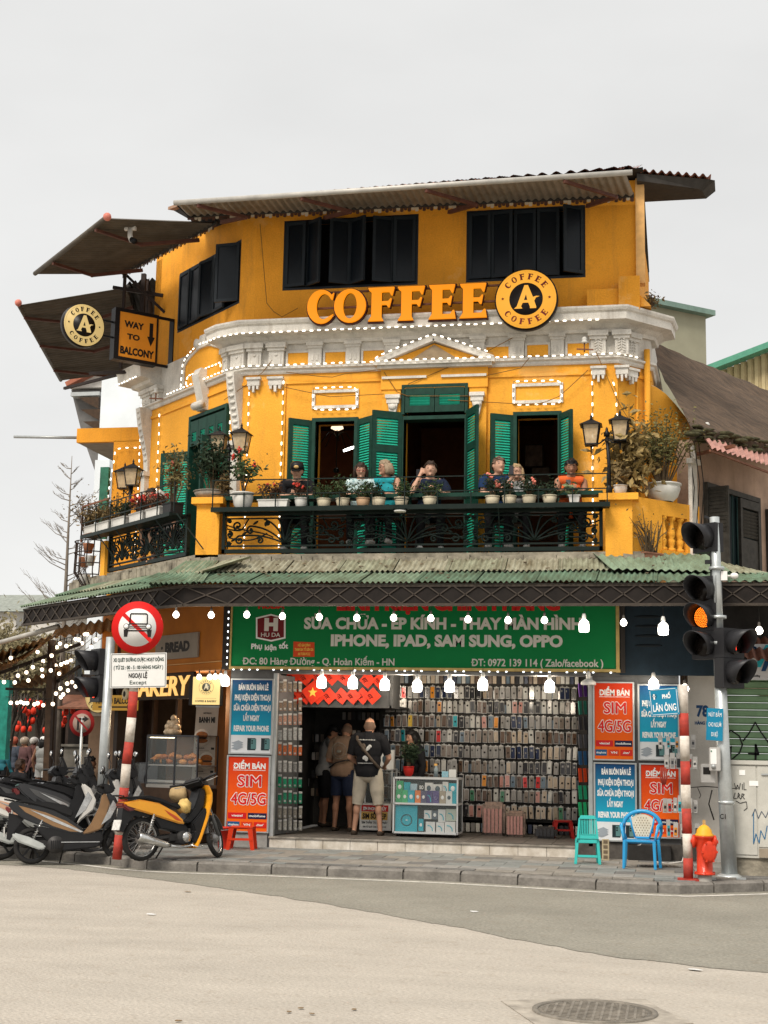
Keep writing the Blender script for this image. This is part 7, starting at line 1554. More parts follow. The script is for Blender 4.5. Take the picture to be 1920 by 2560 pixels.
p=atZ(1603,2172,.13);armchair('sky blue plastic armchair with a cream perforated back panel',(p.x,p.y,.135),math.radians(-6)).scale=(.86,.86,.86)
TEAL=mat('chair_teal',(.05,.50,.46),.35,var=.05,coat=.2);p=atZ(1468,2160,.13);t=thing('plastic_chair','armless turquoise plastic chair with a slatted back','chair',(p.x,p.y,.135),math.radians(186));t.scale=(.78,.78,.78)
# faces the shop: back towards the street
m=MB();m.prism([(-.19,-.20),(.19,-.20),(.2,.19),(-.2,.19)],.41,.435,'XY');m.box(-.20,.20,-.21,-.18,.36,.42);m.box(-.2,.2,.17,.2,.36,.42);m.obj('seat',TEAL,t,bevel=.008)
for x in(-1,1):MB().prism([(x*.15,.42),(x*.20,.42),(x*.235,0),(x*.185,0)],.15,.20).obj('leg',TEAL,t,bevel=.006);MB().prism([(x*.15,.42),(x*.20,.42),(x*.21,0),(x*.17,0)],-.2,-.15).obj('leg',TEAL,t,bevel=.006)
MB().box(-.17,.17,.17,.185,.12,.16).obj('stretcher',TEAL,t)
m=MB();bk_=[(-.19,.44),(.19,.44),(.165,.62),(.15,.78),(.12,.83),(-.12,.83),(-.15,.78),(-.165,.62)];m.box(-.175,.175,.18,.205,.44,.52);m.prism([(-.15,.78),(.15,.78),(.12,.84),(-.12,.84)],.21,.235);m.prism([(-.19,.44),(-.15,.44),(-.125,.79),(-.155,.79)],.19,.225);m.prism([(.19,.44),(.15,.44),(.125,.79),(.155,.79)],.19,.225);m.obj('back_frame',TEAL,t)
for k in range(9):x=-.12+k*.03;MB().prism([(x-.009,.51),(x+.009,.51),(x*.9+.008,.79),(x*.9-.008,.79)],.20,.215).obj('back_slat',TEAL,t)
def stool(label,p,s_=1.0,ma=None):
 RP=ma or mat('stool_red',(.68,.045,.012),.4,var=.05,coat=.1);t=thing('plastic_stool',label,'stool',p,.15);h=.27*s_;w=.15*s_;m=MB();m.box(-w,w,-w,w,h-.03,h);m.obj('seat',RP,t,bevel=.015)
 for x in(-1,1):
  for y in(-1,1):MB().prism([(x*w*.95,h-.02),(x*w*.55,h-.02),(x*w*.85,0),(x*w*1.15,0)],y*w*.95-.015,y*w*.95+.015).obj('leg',RP,t)
 MB().box(-w*.98,w*.98,-w-.012,-w+.0,h*.42,h*.52).obj('rung',RP,t);return t
p=atZ(604,2124,.13);stool('red plastic stool on the pavement under the left orange poster',(p.x,p.y,.135),1.22)
p=atZ(1407,2096,SF);stool('dark red plastic stool inside the shop beside the turquoise chair',(p.x,p.y,SF+.006),1.0,mat('stool_dark_red',(.40,.02,.015),.4))
p=atZ(562,2122,.13);t=thing('bucket','red plastic bucket beside the red stool','bucket',(p.x,p.y,.135));m=MB();m.lathe([(.10,0),(.125,.29),(.14,.29),(.14,.31),(.12,.31),(.10,.02)],n=18,cap=False);m.lathe([(.10,0),(.10,.01)],n=18);m.obj('pail',mat('bucket_red',(.60,.03,.015),.4),t);m=MB();m.tube([(-.14,0,.3),(-.1,-.1,.28),(0,-.145,.27),(.1,-.1,.28),(.14,0,.3)],.004,5);m.obj('handle',GREY,t)

# ================================================================== MOTORBIKES
RUB=mat('tyre_rubber',(.025,.024,.023),.8,var=.3,scale=20);CHR=mat('chrome',(.55,.55,.54),.25,metal=.8,var=.2,scale=12);ALLOY=mat('alloy',(.30,.29,.28),.45,metal=.5,var=.25,scale=10);ENG=mat('engine_dark',(.045,.043,.042),.5,metal=.3,var=.3);BPL=mat('black_plastic',(.016,.016,.017),.38,var=.15);SEATM=mat('seat_vinyl',(.014,.014,.015),.5,var=.2)
def wheel(t,x,r,w,spokes=True,front=False):
 m=MB();n=30;m.T=Matrix.Translation((x,0,r));m.lathe([(r*.80,-w*.45),(r*.90,-w*.5),(r*.975,-w*.3),(r,0),(r*.975,w*.3),(r*.90,w*.5),(r*.80,w*.45)],n=n,axis='Y',cap=False)
 for k in range(30):a=6.283*k/30;m.cbox((r*.985*math.cos(a),0,r*.985*math.sin(a)),(.008,w*.5,.012),Matrix.Rotation(-a,3,'Y'))
 wh=m.obj('wheel',RUB,t);m=MB(Matrix.Translation((x,0,r)))
 if spokes:
  m.lathe([(r*.80,-.02),(r*.82,-.018),(r*.82,.018),(r*.80,.02),(r*.74,.012),(r*.74,-.012),(r*.80,-.02)],n=n,axis='Y',cap=False);m.obj('rim',CHR,wh);m=MB(Matrix.Translation((x,0,r)))
  for k in range(28):a=6.283*k/28;b_=a+(.9 if k%2 else-.9);m.tube([(.035*math.cos(b_),.02*(1 if k%4<2 else-1),.035*math.sin(b_)),(r*.76*math.cos(a),0,r*.76*math.sin(a))],.0025,4)
  m.obj('spokes',ALLOY,wh,kind='stuff');m=MB(Matrix.Translation((x,0,r)));m.lathe([(.02,-.08),(.05,-.05),(.075,-.03),(.075,.03),(.05,.05),(.02,.08)],n=18,axis='Y');m.obj('hub',ALLOY,wh)
 else:
  m.lathe([(r*.80,-.03),(r*.80,.03),(r*.72,.03),(r*.72,-.03),(r*.80,-.03)],n=n,axis='Y',cap=False)
  for k in range(5):a=6.283*k/5;m.bar((.03*math.cos(a),0,.03*math.sin(a)),(r*.74*math.cos(a+.2),0,r*.74*math.sin(a+.2)),.03,.03,up=(0,1,0))
  m.lathe([(.05,-.05),(.05,.05)],n=16,axis='Y');m.obj('rim',BPL,wh)
def rounded(m,name,ma,t,bev=.018):return m.obj(name,ma,t,bevel=bev)
def cub_bike(label,p,yaw,tilt=0):
 t=thing('motorbike',label,'motorbike',p);t.rotation_euler=(tilt,0,yaw);YEL=mat('bike_yellow',(.78,.34,.02),.32,var=.06,coat=.4)
 wheel(t,0,.30,.075);wheel(t,1.22,.29,.065)
 rounded(MB().prism([(-.36,.80),(-.1,.845),(.22,.79),(.50,.655),(.62,.55),(.66,.49),(.55,.50),(.34,.56),(.05,.645),(-.12,.69),(-.3,.74)],-.115,.115),'tail_fairing',YEL,t)
 rounded(MB().prism([(-.30,.845),(-.34,.88),(-.12,.885),(.06,.895),(.25,.855),(.42,.79),(.55,.775),(.60,.73),(.56,.69),(.3,.775),(.0,.85)],-.12,.12),'seat',SEATM,t,.03)
 m=MB();m.prism([(-.37,.80),(-.36,.74),(-.26,.68),(-.14,.70),(-.08,.76),(-.15,.79)],-.10,.10);rounded(m,'tail_light',mat('tail_lamp',(.14,.012,.010),.15,var=.1,coat=.5),t)
 m=MB();m.tube([(-.33,-.07,.89),(-.42,-.08,.90),(-.42,.08,.90),(-.33,.07,.89)],.011,6);m.obj('grab_rail',BPL,t)
 m=MB();m.prism([(-.34,.74),(-.16,.70),(.0,.66),(.10,.62),(.1,.60),(-.02,.63),(-.16,.62),(-.27,.52),(-.33,.40),(-.38,.42),(-.36,.6)],-.07,.07);m.obj('rear_fender',BPL,t)
 MB().cbox((-.395,0,.50),(.012,.19,.14),Matrix.Rotation(.25,3,'Y')).obj('licence_plate',mat('licence_white',(.62,.61,.58),.5,var=.2,scale=20),t)
 rounded(MB().prism([(.10,.63),(.34,.57),(.55,.50),(.70,.47),(.74,.38),(.70,.33),(.45,.40),(.25,.44)],-.09,.09),'under_fairing',BPL,t)
 rounded(MB().prism([(.60,.52),(.74,.50),(.86,.60),(.97,.74),(1.00,.96),(.90,1.0),(.86,.86),(.80,.72),(.70,.62)],-.12,.12),'centre_fairing',BPL,t)
 rounded(MB().prism([(.74,.50),(.97,.72),(1.0,.62),(.92,.36),(.80,.22),(.74,.24),(.78,.38)],-.17,.17),'leg_guard',BPL,t)
 MB().prism([(.775,.16),(.81,.15),(.88,.28),(.99,.55),(1.06,.80),(1.06,.92),(1.0,1.03),(.965,1.03),(1.02,.90),(1.015,.8),(.955,.57),(.86,.33)],-.20,.20).obj('leg_shield',YEL,t,bevel=.01)
 rounded(MB().prism([(1.06,.80),(1.10,.66),(1.14,.60),(1.08,.62),(1.03,.68)],-.1,.1),'front_cowl',YEL,t)
 m=MB();m.lathe([(.085,-.14),(.10,-.12),(.10,.12),(.085,.14)],(.62,0,.30),20,'Y');m.box(.52,.76,-.11,.11,.22,.34);m.tube([(.70,0,.34),(.86,0,.38)],.055,10);m.box(.40,.55,-.09,.09,.26,.36);m.obj('engine',ENG,t,bevel=.01)
 m=MB();m.lathe([(.07,-.16),(.075,-.14),(.055,-.135)],(.66,0,.31),16,'Y');m.obj('engine_cover',CHR,t)
 for k in range(6):MB().box(.74+k*.018,.745+k*.018,-.075,.075,.31,.43).obj('fin',ALLOY,t)
 m=MB();m.tube([(.84,-.10,.32),(.74,-.14,.19),(.55,-.15,.175),(.35,-.155,.20)],.018,8);m.tube([(.38,-.16,.20),(.30,-.16,.215),(.10,-.16,.27),(-.12,-.16,.335),(-.14,-.16,.34)],[.025,.045,.055,.06,.045],14);m.obj('exhaust',CHR,t);MB().cyl((-.13,-.16,.338),(-.165,-.16,.347),.045,.03,14).obj('exhaust_tip',ENG,t)
 MB().bar((0,-.07,.30),(.5,-.07,.33),.03,.04).obj('swing_arm',ENG,t);MB().bar((0,.07,.30),(.5,.07,.33),.03,.06).obj('chain_case',ENG,t)
 for y in(-.12,.12):
  m=MB();m.tube([(.04,y,.36),(.13,y,.64)],.014,8);hx=[(.055+.07*k/40+.026*math.cos(k*1.0),y+.026*math.sin(k*1.0),.40+.20*k/40)for k in range(41)];m.tube(hx,.006,4);m.obj('shock',CHR,t)
 for y in(-.075,.075):MB().tube([(1.0,y,.80),(1.14,y,.50),(1.22,y,.29)],[.024,.03,.026],8).obj('fork',mat('fork_grey',(.12,.12,.12),.4,metal=.3),t)
 m=MB();arc_=[(1.22+.33*math.cos(a),.30+.33*math.sin(a))for a in[math.radians(q)for q in range(20,176,12)]];inn_=[(1.22+.315*math.cos(a),.30+.315*math.sin(a))for a in[math.radians(q)for q in range(175,19,-12)]];m.prism(arc_+inn_,-.055,.055);m.obj('front_fender',mat('fork_grey',(.12,.12,.12)),t)
 rounded(MB().prism([(.74,1.06),(.82,1.0),(.96,.98),(1.06,.98),(1.10,1.02),(1.02,1.10),(.86,1.13),(.76,1.11)],-.13,.13),'handlebar_cover',BPL,t)
 m=MB();m.ball((1.10,0,1.03),.07,12,(.6,1.2,.8));m.obj('headlight',GLS,t)
 for y in(-1,1):m=MB();m.tube([(.90,y*.10,1.07),(.86,y*.22,1.09),(.80,y*.36,1.10)],[.02,.017,.017],8);m.obj('handle_grip',BPL,t);m=MB();m.tube([(.93,y*.16,1.06),(.96,y*.25,1.07),(.92,y*.34,1.08)],.006,5);m.obj('brake_lever',CHR,t)
 m=MB();m.tube([(.50,-.2,.24),(.52,-.03,.24),(.52,.2,.24)],.012,6);m.box(.47,.55,-.26,-.18,.23,.26);m.obj('foot_peg',BPL,t)
 m=MB();m.tube([(.45,.08,.24),(.38,.22,.02)],.012,6);m.obj('side_stand',ENG,t);m=MB();m.tube([(.7,-.12,.22),(.8,-.2,.17),(.88,-.22,.18)],.009,6);m.obj('brake_pedal',CHR,t)
 MB().prism([(.30,.70),(.5,.60),(.6,.53),(.5,.55),(.36,.64)],-.119,-.1155).obj('side_decal',mat('decal_red',(.5,.08,.03),.3),t)
 S_=Matrix.Translation((1.22,0,.29))@Matrix.Rotation(math.radians(38),4,Vector((-.396,0,.918)))@Matrix.Translation((-1.22,0,-.29));w_=0  # steering turned to the left
 for ch in t.children:
  nm=ch.name.split('.')[0];w_+=nm=='wheel'
  if nm in('fork','front_fender','handlebar_cover','headlight','handle_grip','brake_lever')or(nm=='wheel' and w_==2):ch.matrix_local=S_
 return t
p=atZ(352,2153,.13);yb_=cub_bike('yellow and black motorbike parked on the pavement edge beside the striped post',(p.x,p.y,.13),math.radians(52),math.radians(-3));yb_.scale=(.94,.94,.94)
q=Matrix.Translation((p.x,p.y,.13))@Matrix.Rotation(math.radians(52),4,'Z')@Matrix.Scale(.94,4)
m=MB();m.ball((0,0,0),.10,14,(1,1.1,.95));m.v=[(x+.035*mnoise.noise(Vector((x*14,y*14,z*14))),y+.035*mnoise.noise(Vector((x*14+4,y*14,z*14))),z+.045*mnoise.noise(Vector((x*13,y*14+7,z*14))))for x,y,z in m.v];o=m.obj('crumpled_cloth',mat('cloth_pale_yellow',(.66,.46,.16),.7,var=.25,scale=12,bump=.4,bscale=20),loc=q@Vector((.66,-.03,.74)));tag(o,'crumpled pale yellow cloth stuffed in front of the yellow motorbike seat','cloth')
def scooter(label,p,yaw,main,accent,shield,tilt=0,pitch=0,full=True):
 t=thing('scooter',label,'scooter',p);t.rotation_euler=(tilt,pitch,yaw)
 wheel(t,0,.27,.09,False);wheel(t,1.28,.27,.085,False)
 rounded(MB().prism([(-.36,.88),(-.28,.93),(-.1,.88),(.25,.80),(.50,.66),(.72,.50),(.76,.40),(.55,.42),(.30,.50),(.05,.58),(-.12,.66),(-.28,.78)],-.13,.13),'tail_fairing',main,t)
 m=MB()
 for y0,y1 in((-.137,-.131),(.131,.137)):m.prism([(-.2,.86),(.2,.74),(.5,.60),(.75,.43),(.55,.45),(.3,.54),(-.1,.76)],y0,y1)
 m.obj('side_trim',accent,t);m=MB()
 for y0,y1 in((-.143,-.1375),(.1375,.143)):m.prism([(-.05,.80),(.3,.66),(.62,.50),(.74,.44),(.7,.43),(.3,.61)],y0,y1)
 m.obj('silver_stripe',CHR,t)
 rounded(MB().prism([(-.30,.93),(-.12,.935),(.10,.90),(.22,.90),(.48,.84),(.60,.76),(.60,.68),(.54,.66),(.3,.77),(.0,.865)],-.135,.135),'seat',SEATM,t,.035)
 m=MB();m.prism([(-.40,.86),(-.33,.84),(-.29,.79),(-.33,.74),(-.38,.80)],-.1,.1);rounded(m,'tail_light',mat('tail_lamp',(.14,.012,.010)),t);m=MB();m.tube([(-.26,-.09,.93),(-.40,-.08,.96),(-.40,.08,.96),(-.26,.09,.93)],.013,6);m.obj('grab_rail',BPL,t)
 m=MB();m.prism([(-.34,.76),(-.2,.72),(-.12,.66),(-.24,.52),(-.32,.36),(-.37,.38)],-.06,.06);m.obj('rear_fender',BPL,t)
 rounded(MB().prism([(.0,.58),(.3,.50),(.72,.40),(1.02,.42),(1.04,.30),(.95,.20),(.45,.17),(.30,.24),(.1,.46)],-.16,.16),'floor_panel',BPL,t)
 MB().bar((.42,-.165,.30),(.98,-.165,.28),.012,.012).obj('sill_trim',CHR,t)
 m=MB();m.lathe([(.12,-.17),(.13,-.15),(.13,-.05)],(.34,0,.27),20,'Y')
 m.box(.05,.4,-.13,-.06,.2,.34);m.obj('engine',ENG,t,bevel=.01);m=MB()
 for k in range(5):m.box(.27+k*.03,.285+k*.03,-.178,-.17,.21,.33)
 m.obj('fan_grille',BPL,t)
 m=MB();m.prism([(-.30,.42),(-.26,.47),(-.05,.40),(.18,.28),(.20,.22),(.12,.20),(-.2,.33)],-.20,-.12);m.obj('muffler',mat('muffler_silver',(.50,.52,.50),.35,metal=.4,var=.15),t,bevel=.02)
 m=MB();m.tube([(.0,-.09,.27),(.35,-.09,.24)],.03,8);m.obj('swing_arm',ALLOY,t);hx=[(.02+.12*k/40+.025*math.cos(k),-.13+.025*math.sin(k),.38+.22*k/40)for k in range(41)];m=MB();m.tube(hx,.006,4);m.tube([(.02,-.13,.36),(.15,-.13,.64)],.012,6);m.obj('shock',CHR,t)
 rounded(MB().prism([(.72,.40),(.80,.40),(1.0,.46),(1.08,.60),(1.14,.84),(1.10,.98),(1.02,.98),(.98,.80),(.86,.56)],-.14,.14),'inner_shield',shield,t)
 rounded(MB().prism([(1.02,.44),(1.10,.50),(1.26,.62),(1.30,.74),(1.22,.92),(1.12,1.0),(1.08,.98),(1.15,.80),(1.08,.56)],-.17,.17),'front_fairing',main,t)
 m=MB();m.prism([(1.0,.52),(1.14,.80),(1.18,.88),(1.24,.80),(1.14,.62)],-.175,-.171);m.obj('silver_stripe',CHR,t)
 for y in(-.07,.07):MB().tube([(1.12,y,.62),(1.28,y,.27)],.022,8).obj('fork',ALLOY,t)
 m=MB();arc_=[(1.28+.30*math.cos(a),.27+.30*math.sin(a))for a in[math.radians(q)for q in range(20,166,12)]];inn_=[(1.28+.285*math.cos(a),.27+.285*math.sin(a))for a in[math.radians(q)for q in range(165,19,-12)]];m.prism(arc_+inn_,-.06,.06);m.obj('front_fender',main,t)
 rounded(MB().prism([(.92,1.04),(1.0,.98),(1.16,.98),(1.22,1.04),(1.12,1.12),(1.0,1.14)],-.12,.12),'handlebar_cover',BPL,t);m=MB();m.prism([(1.2,1.04),(1.14,1.12),(1.10,1.26),(1.12,1.27),(1.18,1.14),(1.22,1.05)],-.09,.09);m.obj('windscreen',BPL,t)
 for y in(-1,1):
  m=MB();m.tube([(1.04,y*.1,1.07),(1.0,y*.24,1.09),(.94,y*.37,1.09)],[.02,.017,.018],8);m.obj('handle_grip',BPL,t)
  m=MB();m.tube([(1.03,y*.2,1.10),(1.06,y*.25,1.22),(1.04,y*.30,1.30)],.007,5);m.ball((1.04,y*.32,1.34),.065,10,(.3,1.1,.75));m.obj('mirror',BPL,t);m=MB();m.ball((1.028,y*.32,1.34),.055,10,(.12,1.1,.75));m.obj('mirror_glass',mat('mirror_glass',(.7,.7,.7),.1,metal=.9,var=0),t)
 m=MB();m.tube([(.45,.1,.2),(.40,.24,.0)],.012,6);m.obj('side_stand',ENG,t);m=MB();m.box(-.41,-.395,-.09,.09,.42,.56);m.obj('licence_plate',mat('licence_white',(.62,.61,.58)),t);return t
BKM=mat('scooter_black',(.012,.012,.013),.25,var=.1,coat=.5);GOLDM=mat('scooter_gold',(.26,.15,.07),.35,metal=.3,var=.1,coat=.3);WHM=mat('scooter_white',(.60,.58,.54),.3,var=.05,coat=.4)
p=atZ(80,2163,0);scooter('black scooter with bronze trim and a silver muffler parked half on the road at left',(p.x,p.y,.012),math.radians(24),BKM,GOLDM,GOLDM,math.radians(-4),-.05).scale=(.91,.91,.91)
p=atZ(-2,2153,0);scooter('white scooter with a dark seat cut off by the left edge',(p.x,p.y+.05,.015),math.radians(26),WHM,mat('scooter_peach',(.55,.33,.22),.4),BPL,math.radians(-4),-.05)
base_sc=scooter('dark scooter behind the black one, its mirror standing beside the grey pole',(0,0,.13),0,mat('scooter_charcoal',(.03,.03,.032),.3,coat=.4),mat('scooter_grey',(.09,.09,.09),.4),mat('scooter_shield_dark',(.035,.034,.034),.4))
spots=[(95,2128,36,'dark scooter with a white leg shield right behind the black one'),(20,2120,40,'dark scooter second in the rear row from the grey pole'),(-40,2108,38,'dark scooter third in the rear row, mostly hidden'),(45,2092,44,'dark scooter far back under the awnings, handlebars showing')]
for k,(px,py,a,lb)in enumerate(spots):
 p=atZ(px,py,.13);o=dup(base_sc)if k else base_sc;o['label']=lb;o.location=(p.x,p.y,.14);o.rotation_euler=(-.06,0,math.radians(a));o['group']='scooters parked behind at the left'
for c_ in base_sc.children:
 if c_.name.startswith('inner_shield'):c_.data=c_.data.copy();c_.data.materials[0]=mat('scooter_shield_white',(.50,.48,.45),.4)
p=atZ(238,2120,.13);o=dup(bpy.data.objects[o.name]);o['label']='dark scooter with tall mirrors between the grey pole and the striped post';o.location=(p.x-.55,p.y-.1,.14);o.rotation_euler=(0,0,math.radians(48));o['group']='scooters parked behind at the left'
# ================================================================== PEOPLE
SKIN=mat('skin',(.46,.25,.165),.55,var=.08,scale=8);SKIN2=mat('skin_tan',(.36,.18,.11),.55,var=.08,scale=8);SKIN3=mat('skin_pale',(.50,.29,.20),.55,var=.08,scale=8)
def seg_dist(P,a,b):
 a,b=np.array(a),np.array(b);d=b-a;t=np.clip(((P-a)@d)/max(1e-9,d@d),0,1);return np.linalg.norm(P-(a+t[:,None]*d),axis=1),t
def person(label,pos,yaw,H=1.75,z0=0,lean=.0,hy=0,hp=0,sit=None,LA=None,RA=None,hipw=.09,skin=None,top=None,bottom=None,sleeve=.6,leg=.95,hair=None,hairlen=0,shoes=None,vox=.011,build=1.0,bald=False,feet=None,beard=None,twist=0,cat='person'):
 skin=skin or SKIN;t=thing('person',label,cat,pos,yaw);s=H/1.75
 pz=.93 if sit is None else sit;dz=pz-.93;V=lambda x,y,z:Vector((x*s,y*s,z*s))
 drop=lean*.22;pel=V(0,0,pz);che=V(0,-lean*.55,1.25+dz-drop*.4);nec=V(0,-lean*.95,1.46+dz-drop);hc=V(0,-lean-.03-.02*math.sin(hp),1.60+dz-drop*1.1)
 sh={q:V(q*.178*build,-lean*.85,1.395+dz-drop*.9)for q in(-1,1)}
 arms={}
 for q,A in((1,LA),(-1,RA)):
  if A is None:A=((q*.27,-lean*.7+.03,1.12+dz-drop),(q*.27,-lean*.7-.06,.88+dz-drop))
  arms[q]=[V(*A[0]),V(*A[1])]
 hip={q:V(q*hipw,0,pz-.02)for q in(-1,1)}
 if sit is None:kn={q:V(q*(hipw+.02),-.015,.49)for q in(-1,1)};an={q:V(q*(hipw+.04),.02,.08)for q in(-1,1)}
 else:kn={q:V(q*.14,-.38,pz-.03)for q in(-1,1)};an={q:V(q*.14,-.30,max(.1,pz-.47))for q in(-1,1)}
 if feet:
  for q in(-1,1):an[q]=V(*feet[q][:3]);kn[q]=(hip[q]+an[q])/2+V(0,-.02,.0)
 Rh=Matrix.Rotation(hy,3,'Z')@Matrix.Rotation(hp,3,'X');m=MB();b=build
 def cap(p,q,r1,r2):m.tube([p,(p*2+q)/3,(p+q*2)/3,q],[r1*s,(r1*.66+r2*.34)*s*1.03,(r1*.34+r2*.66)*s,r2*s],12);m.ball(p,r1*s,10);m.ball(q,r2*s,10)
 m.ball(pel+V(0,.015,.0),.15*s*b,14,(1.10,.80,.85));m.ball((pel+che)/2,.14*s*b,14,(1.05,.78,1.25));m.ball(che+V(0,.0,.02),.165*s*b,14,(1.05,.72,1.15));cap(sh[1]*.75+nec*.25,sh[-1]*.75+nec*.25,.065*b,.065*b)
 cap(nec-V(0,-.01,.08),hc-V(0,-.015,.05),.062,.055)
 m.ball(hc,.1*s,16,(.79,.96,1.16),Rh);m.ball(hc+Rh@V(0,-.028,-.062),.062*s,12,(.86,.9,.85),Rh);m.ball(hc+Rh@V(0,-.10,-.018),.015*s,8,(.75,1.0,1.5),Rh);m.ball(hc+Rh@V(0,-.090,-.088),.02*s,8)
 for q in(-1,1):m.ball(hc+Rh@V(q*.082,.008,-.012),.024*s,8,(.45,.8,1.2),Rh)
 for q in(-1,1):
  e,h=arms[q];cap(sh[q],e,.054*b,.040);cap(e,h,.040,.026);d=(h-e).normalized();c=h+d*.045*s;m.ball(c,.043*s,10,(.75,.6,1.1),d.to_track_quat('Z','Y').to_matrix())
  sx=d.cross(Vector((0,-1,.3))).normalized()
  for k in range(4):f0=c+sx*(k-1.5)*.019*s+d*.03*s;m.tube([f0,f0+d*.035*s+Vector((0,-.008,0)),f0+d*(.058-.006*abs(k-1.3))*s+Vector((0,-.024,0))],.0095*s,6)
  m.tube([c-sx*.03*s*q,c-sx*.05*s*q+d*.03*s+Vector((0,-.01,0))],.011*s,6)
  cap(hip[q],kn[q],.088*b,.056);m.ball(kn[q].lerp(an[q],.3)+V(0,.015,0),.056*s,10,(1,1,1.6));cap(kn[q],an[q],.052,.036);m.ball(an[q]+V(q*.005,-.06,-.04),.045*s,10,(.95,2.2,.75));m.ball(an[q]+V(0,.02,-.04),.042*s,8)
 o=m.obj('tmp');rm=o.modifiers.new('r','REMESH');rm.mode='VOXEL';rm.voxel_size=vox*s;rm.use_smooth_shade=True;sm_=o.modifiers.new('s','SMOOTH');sm_.iterations=3;sm_.factor=.5
 dg=bpy.context.evaluated_depsgraph_get();dg.update();me=bpy.data.meshes.new_from_object(o.evaluated_get(dg));bpy.data.objects.remove(o);me.name='body'
 n=len(me.vertices);P=np.empty(n*3);me.vertices.foreach_get('co',P);P=P.reshape(-1,3);Nn=np.empty(n*3);me.vertices.foreach_get('normal',Nn);Nn=Nn.reshape(-1,3)
 F=[tuple(p.vertices)for p in me.polygons];FA=np.array([f if len(f)==4 else f+(f[-1],)for f in F]);FC=P[FA].mean(axis=1)
 segs=[('torso',pel-V(0,0,.08),nec-V(0,0,.03),.15),('head',nec+V(0,0,.05),hc+V(0,0,.05),.09)]
 for q in(-1,1):segs+=[('ua',sh[q],arms[q][0],.045),('fa',arms[q][0],arms[q][1]+(arms[q][1]-arms[q][0]).normalized()*.1,.033),('th',hip[q],kn[q],.07),('sn',kn[q],an[q],.045),('ft',an[q]+V(0,.03,-.05),an[q]+V(0,-.14,-.05),.04)]
 D=[];T=[]
 for nm,a,b_,r in segs:d_,t_=seg_dist(FC,a,b_);D.append(d_-r*s);T.append(t_)
 D=np.array(D);T=np.array(T);best=D.argmin(0);lab=np.array([g_[0]for g_ in segs])[best];tt=T[best,np.arange(len(FC))]
 me.materials.clear();[me.materials.append(x)for x in(skin,mat('eye_dark',(.03,.02,.02),.3,var=0),mat('lips',(.36,.12,.10),.5,var=0))];HL=(FC-np.array(hc))@np.array(Rh)/s
 mi=np.zeros(len(F),int)
 for q in(-1,1):
  mi[(lab=='head')&(np.abs(HL[:,0]-q*.033)<.011)&(np.abs(HL[:,2]-.010)<.0055)&(HL[:,1]<-.05)]=1;mi[(lab=='head')&(np.abs(HL[:,0]-q*.034)<.017)&(np.abs(HL[:,2]-.034)<.0045)&(HL[:,1]<-.05)]=1
 mi[(lab=='head')&(np.abs(HL[:,0])<.026)&(np.abs(HL[:,2]+.062)<.008)&(HL[:,1]<-.06)]=2
 me.polygons.foreach_set('material_index',mi.astype(np.int32));me.polygons.foreach_set('use_smooth',np.ones(len(F),bool));link('body',me,t)
 def garment(name,mask,off,ma,nz=.006,fq=9):
  ids=np.nonzero(mask)[0]
  if not len(ids):return
  used=np.unique(FA[ids]);mp_={u:i for i,u in enumerate(used)}
  vs=[tuple(P[u]+Nn[u]*((off(P[u][2])if callable(off)else off)+nz*mnoise.noise(Vector(P[u]*fq))))for u in used];g_=bpy.data.meshes.new(name);g_.from_pydata(vs,[],[tuple(mp_[v]for v in F[i])for i in ids]);g_.materials.append(ma);g_.polygons.foreach_set('use_smooth',np.ones(len(ids),bool));return link(name,g_,t)
 waist=(pz+.02)*s;z=FC[:,2]
 if top:garment('shirt',((lab=='torso')&(z>waist-.09*s)&((z<nec.z-.01*s)|(FC[:,1]>nec.y+.03)))|((lab=='ua')&(tt<sleeve))|((lab=='fa')&(sleeve>1)&(tt<sleeve-1)),.021*s,top,.014,7)
 if bottom:garment('shorts' if leg<1.2 else 'trousers',((lab=='torso')&(z<=waist))|((lab=='th')&(tt<leg))|((lab=='sn')&(leg>1)&(tt<leg-1)),.013*s if leg>1.2 else(lambda z_:(.010+.020*min(1,max(0,(waist-.05*s-z_)/(.25*s))))*s),bottom,.010,8)
 if shoes:garment('shoe',(lab=='ft')&(z<an[1].z+.0),.008*s,shoes)
 if hair:
  hm=(lab=='head')&((HL[:,2]>.058)|((HL[:,1]>.012)&(HL[:,2]>-.07)&(np.abs(HL[:,0])<.079))|((HL[:,1]>-.045)&(HL[:,2]>.025)))
  if bald:hm=(lab=='head')&(HL[:,1]>-.02)&(HL[:,2]>-.07)&(HL[:,2]<.045)
  garment('hair',hm,(.016 if not bald else.003)*s,hair,.022 if not bald else.001,38)
  if hairlen:
   m=MB();
   for k in range(26):
    a=math.pi*(-.12+1.24*k/25);x=.088*math.cos(a);y=.02+.085*math.sin(a);p0=hc+Rh@V(x*.85,y*.85,.055);p1=hc+Rh@V(x*1.08,y*1.05,-.03);p2=hc+Rh@V(x*1.12,y*1.15,-.05-hairlen*.6);p3=hc+Rh@V(x*.95,y*1.1,-.06-hairlen)
    m.tube([p0,p1,p2,p3],[.028*s,.030*s,.026*s,.012*s],6)
   m.obj('hair',hair,t)
 if beard:garment('beard',(lab=='head')&(HL[:,2]<-.035)&(HL[:,1]<.0)&(HL[:,2]>-.125)&~((np.abs(HL[:,2]+.062)<.012)&(np.abs(HL[:,0])<.026)),.003,beard,.002,40)
 return t,dict(hc=hc,Rh=Rh,s=s,arms=arms,an=an)
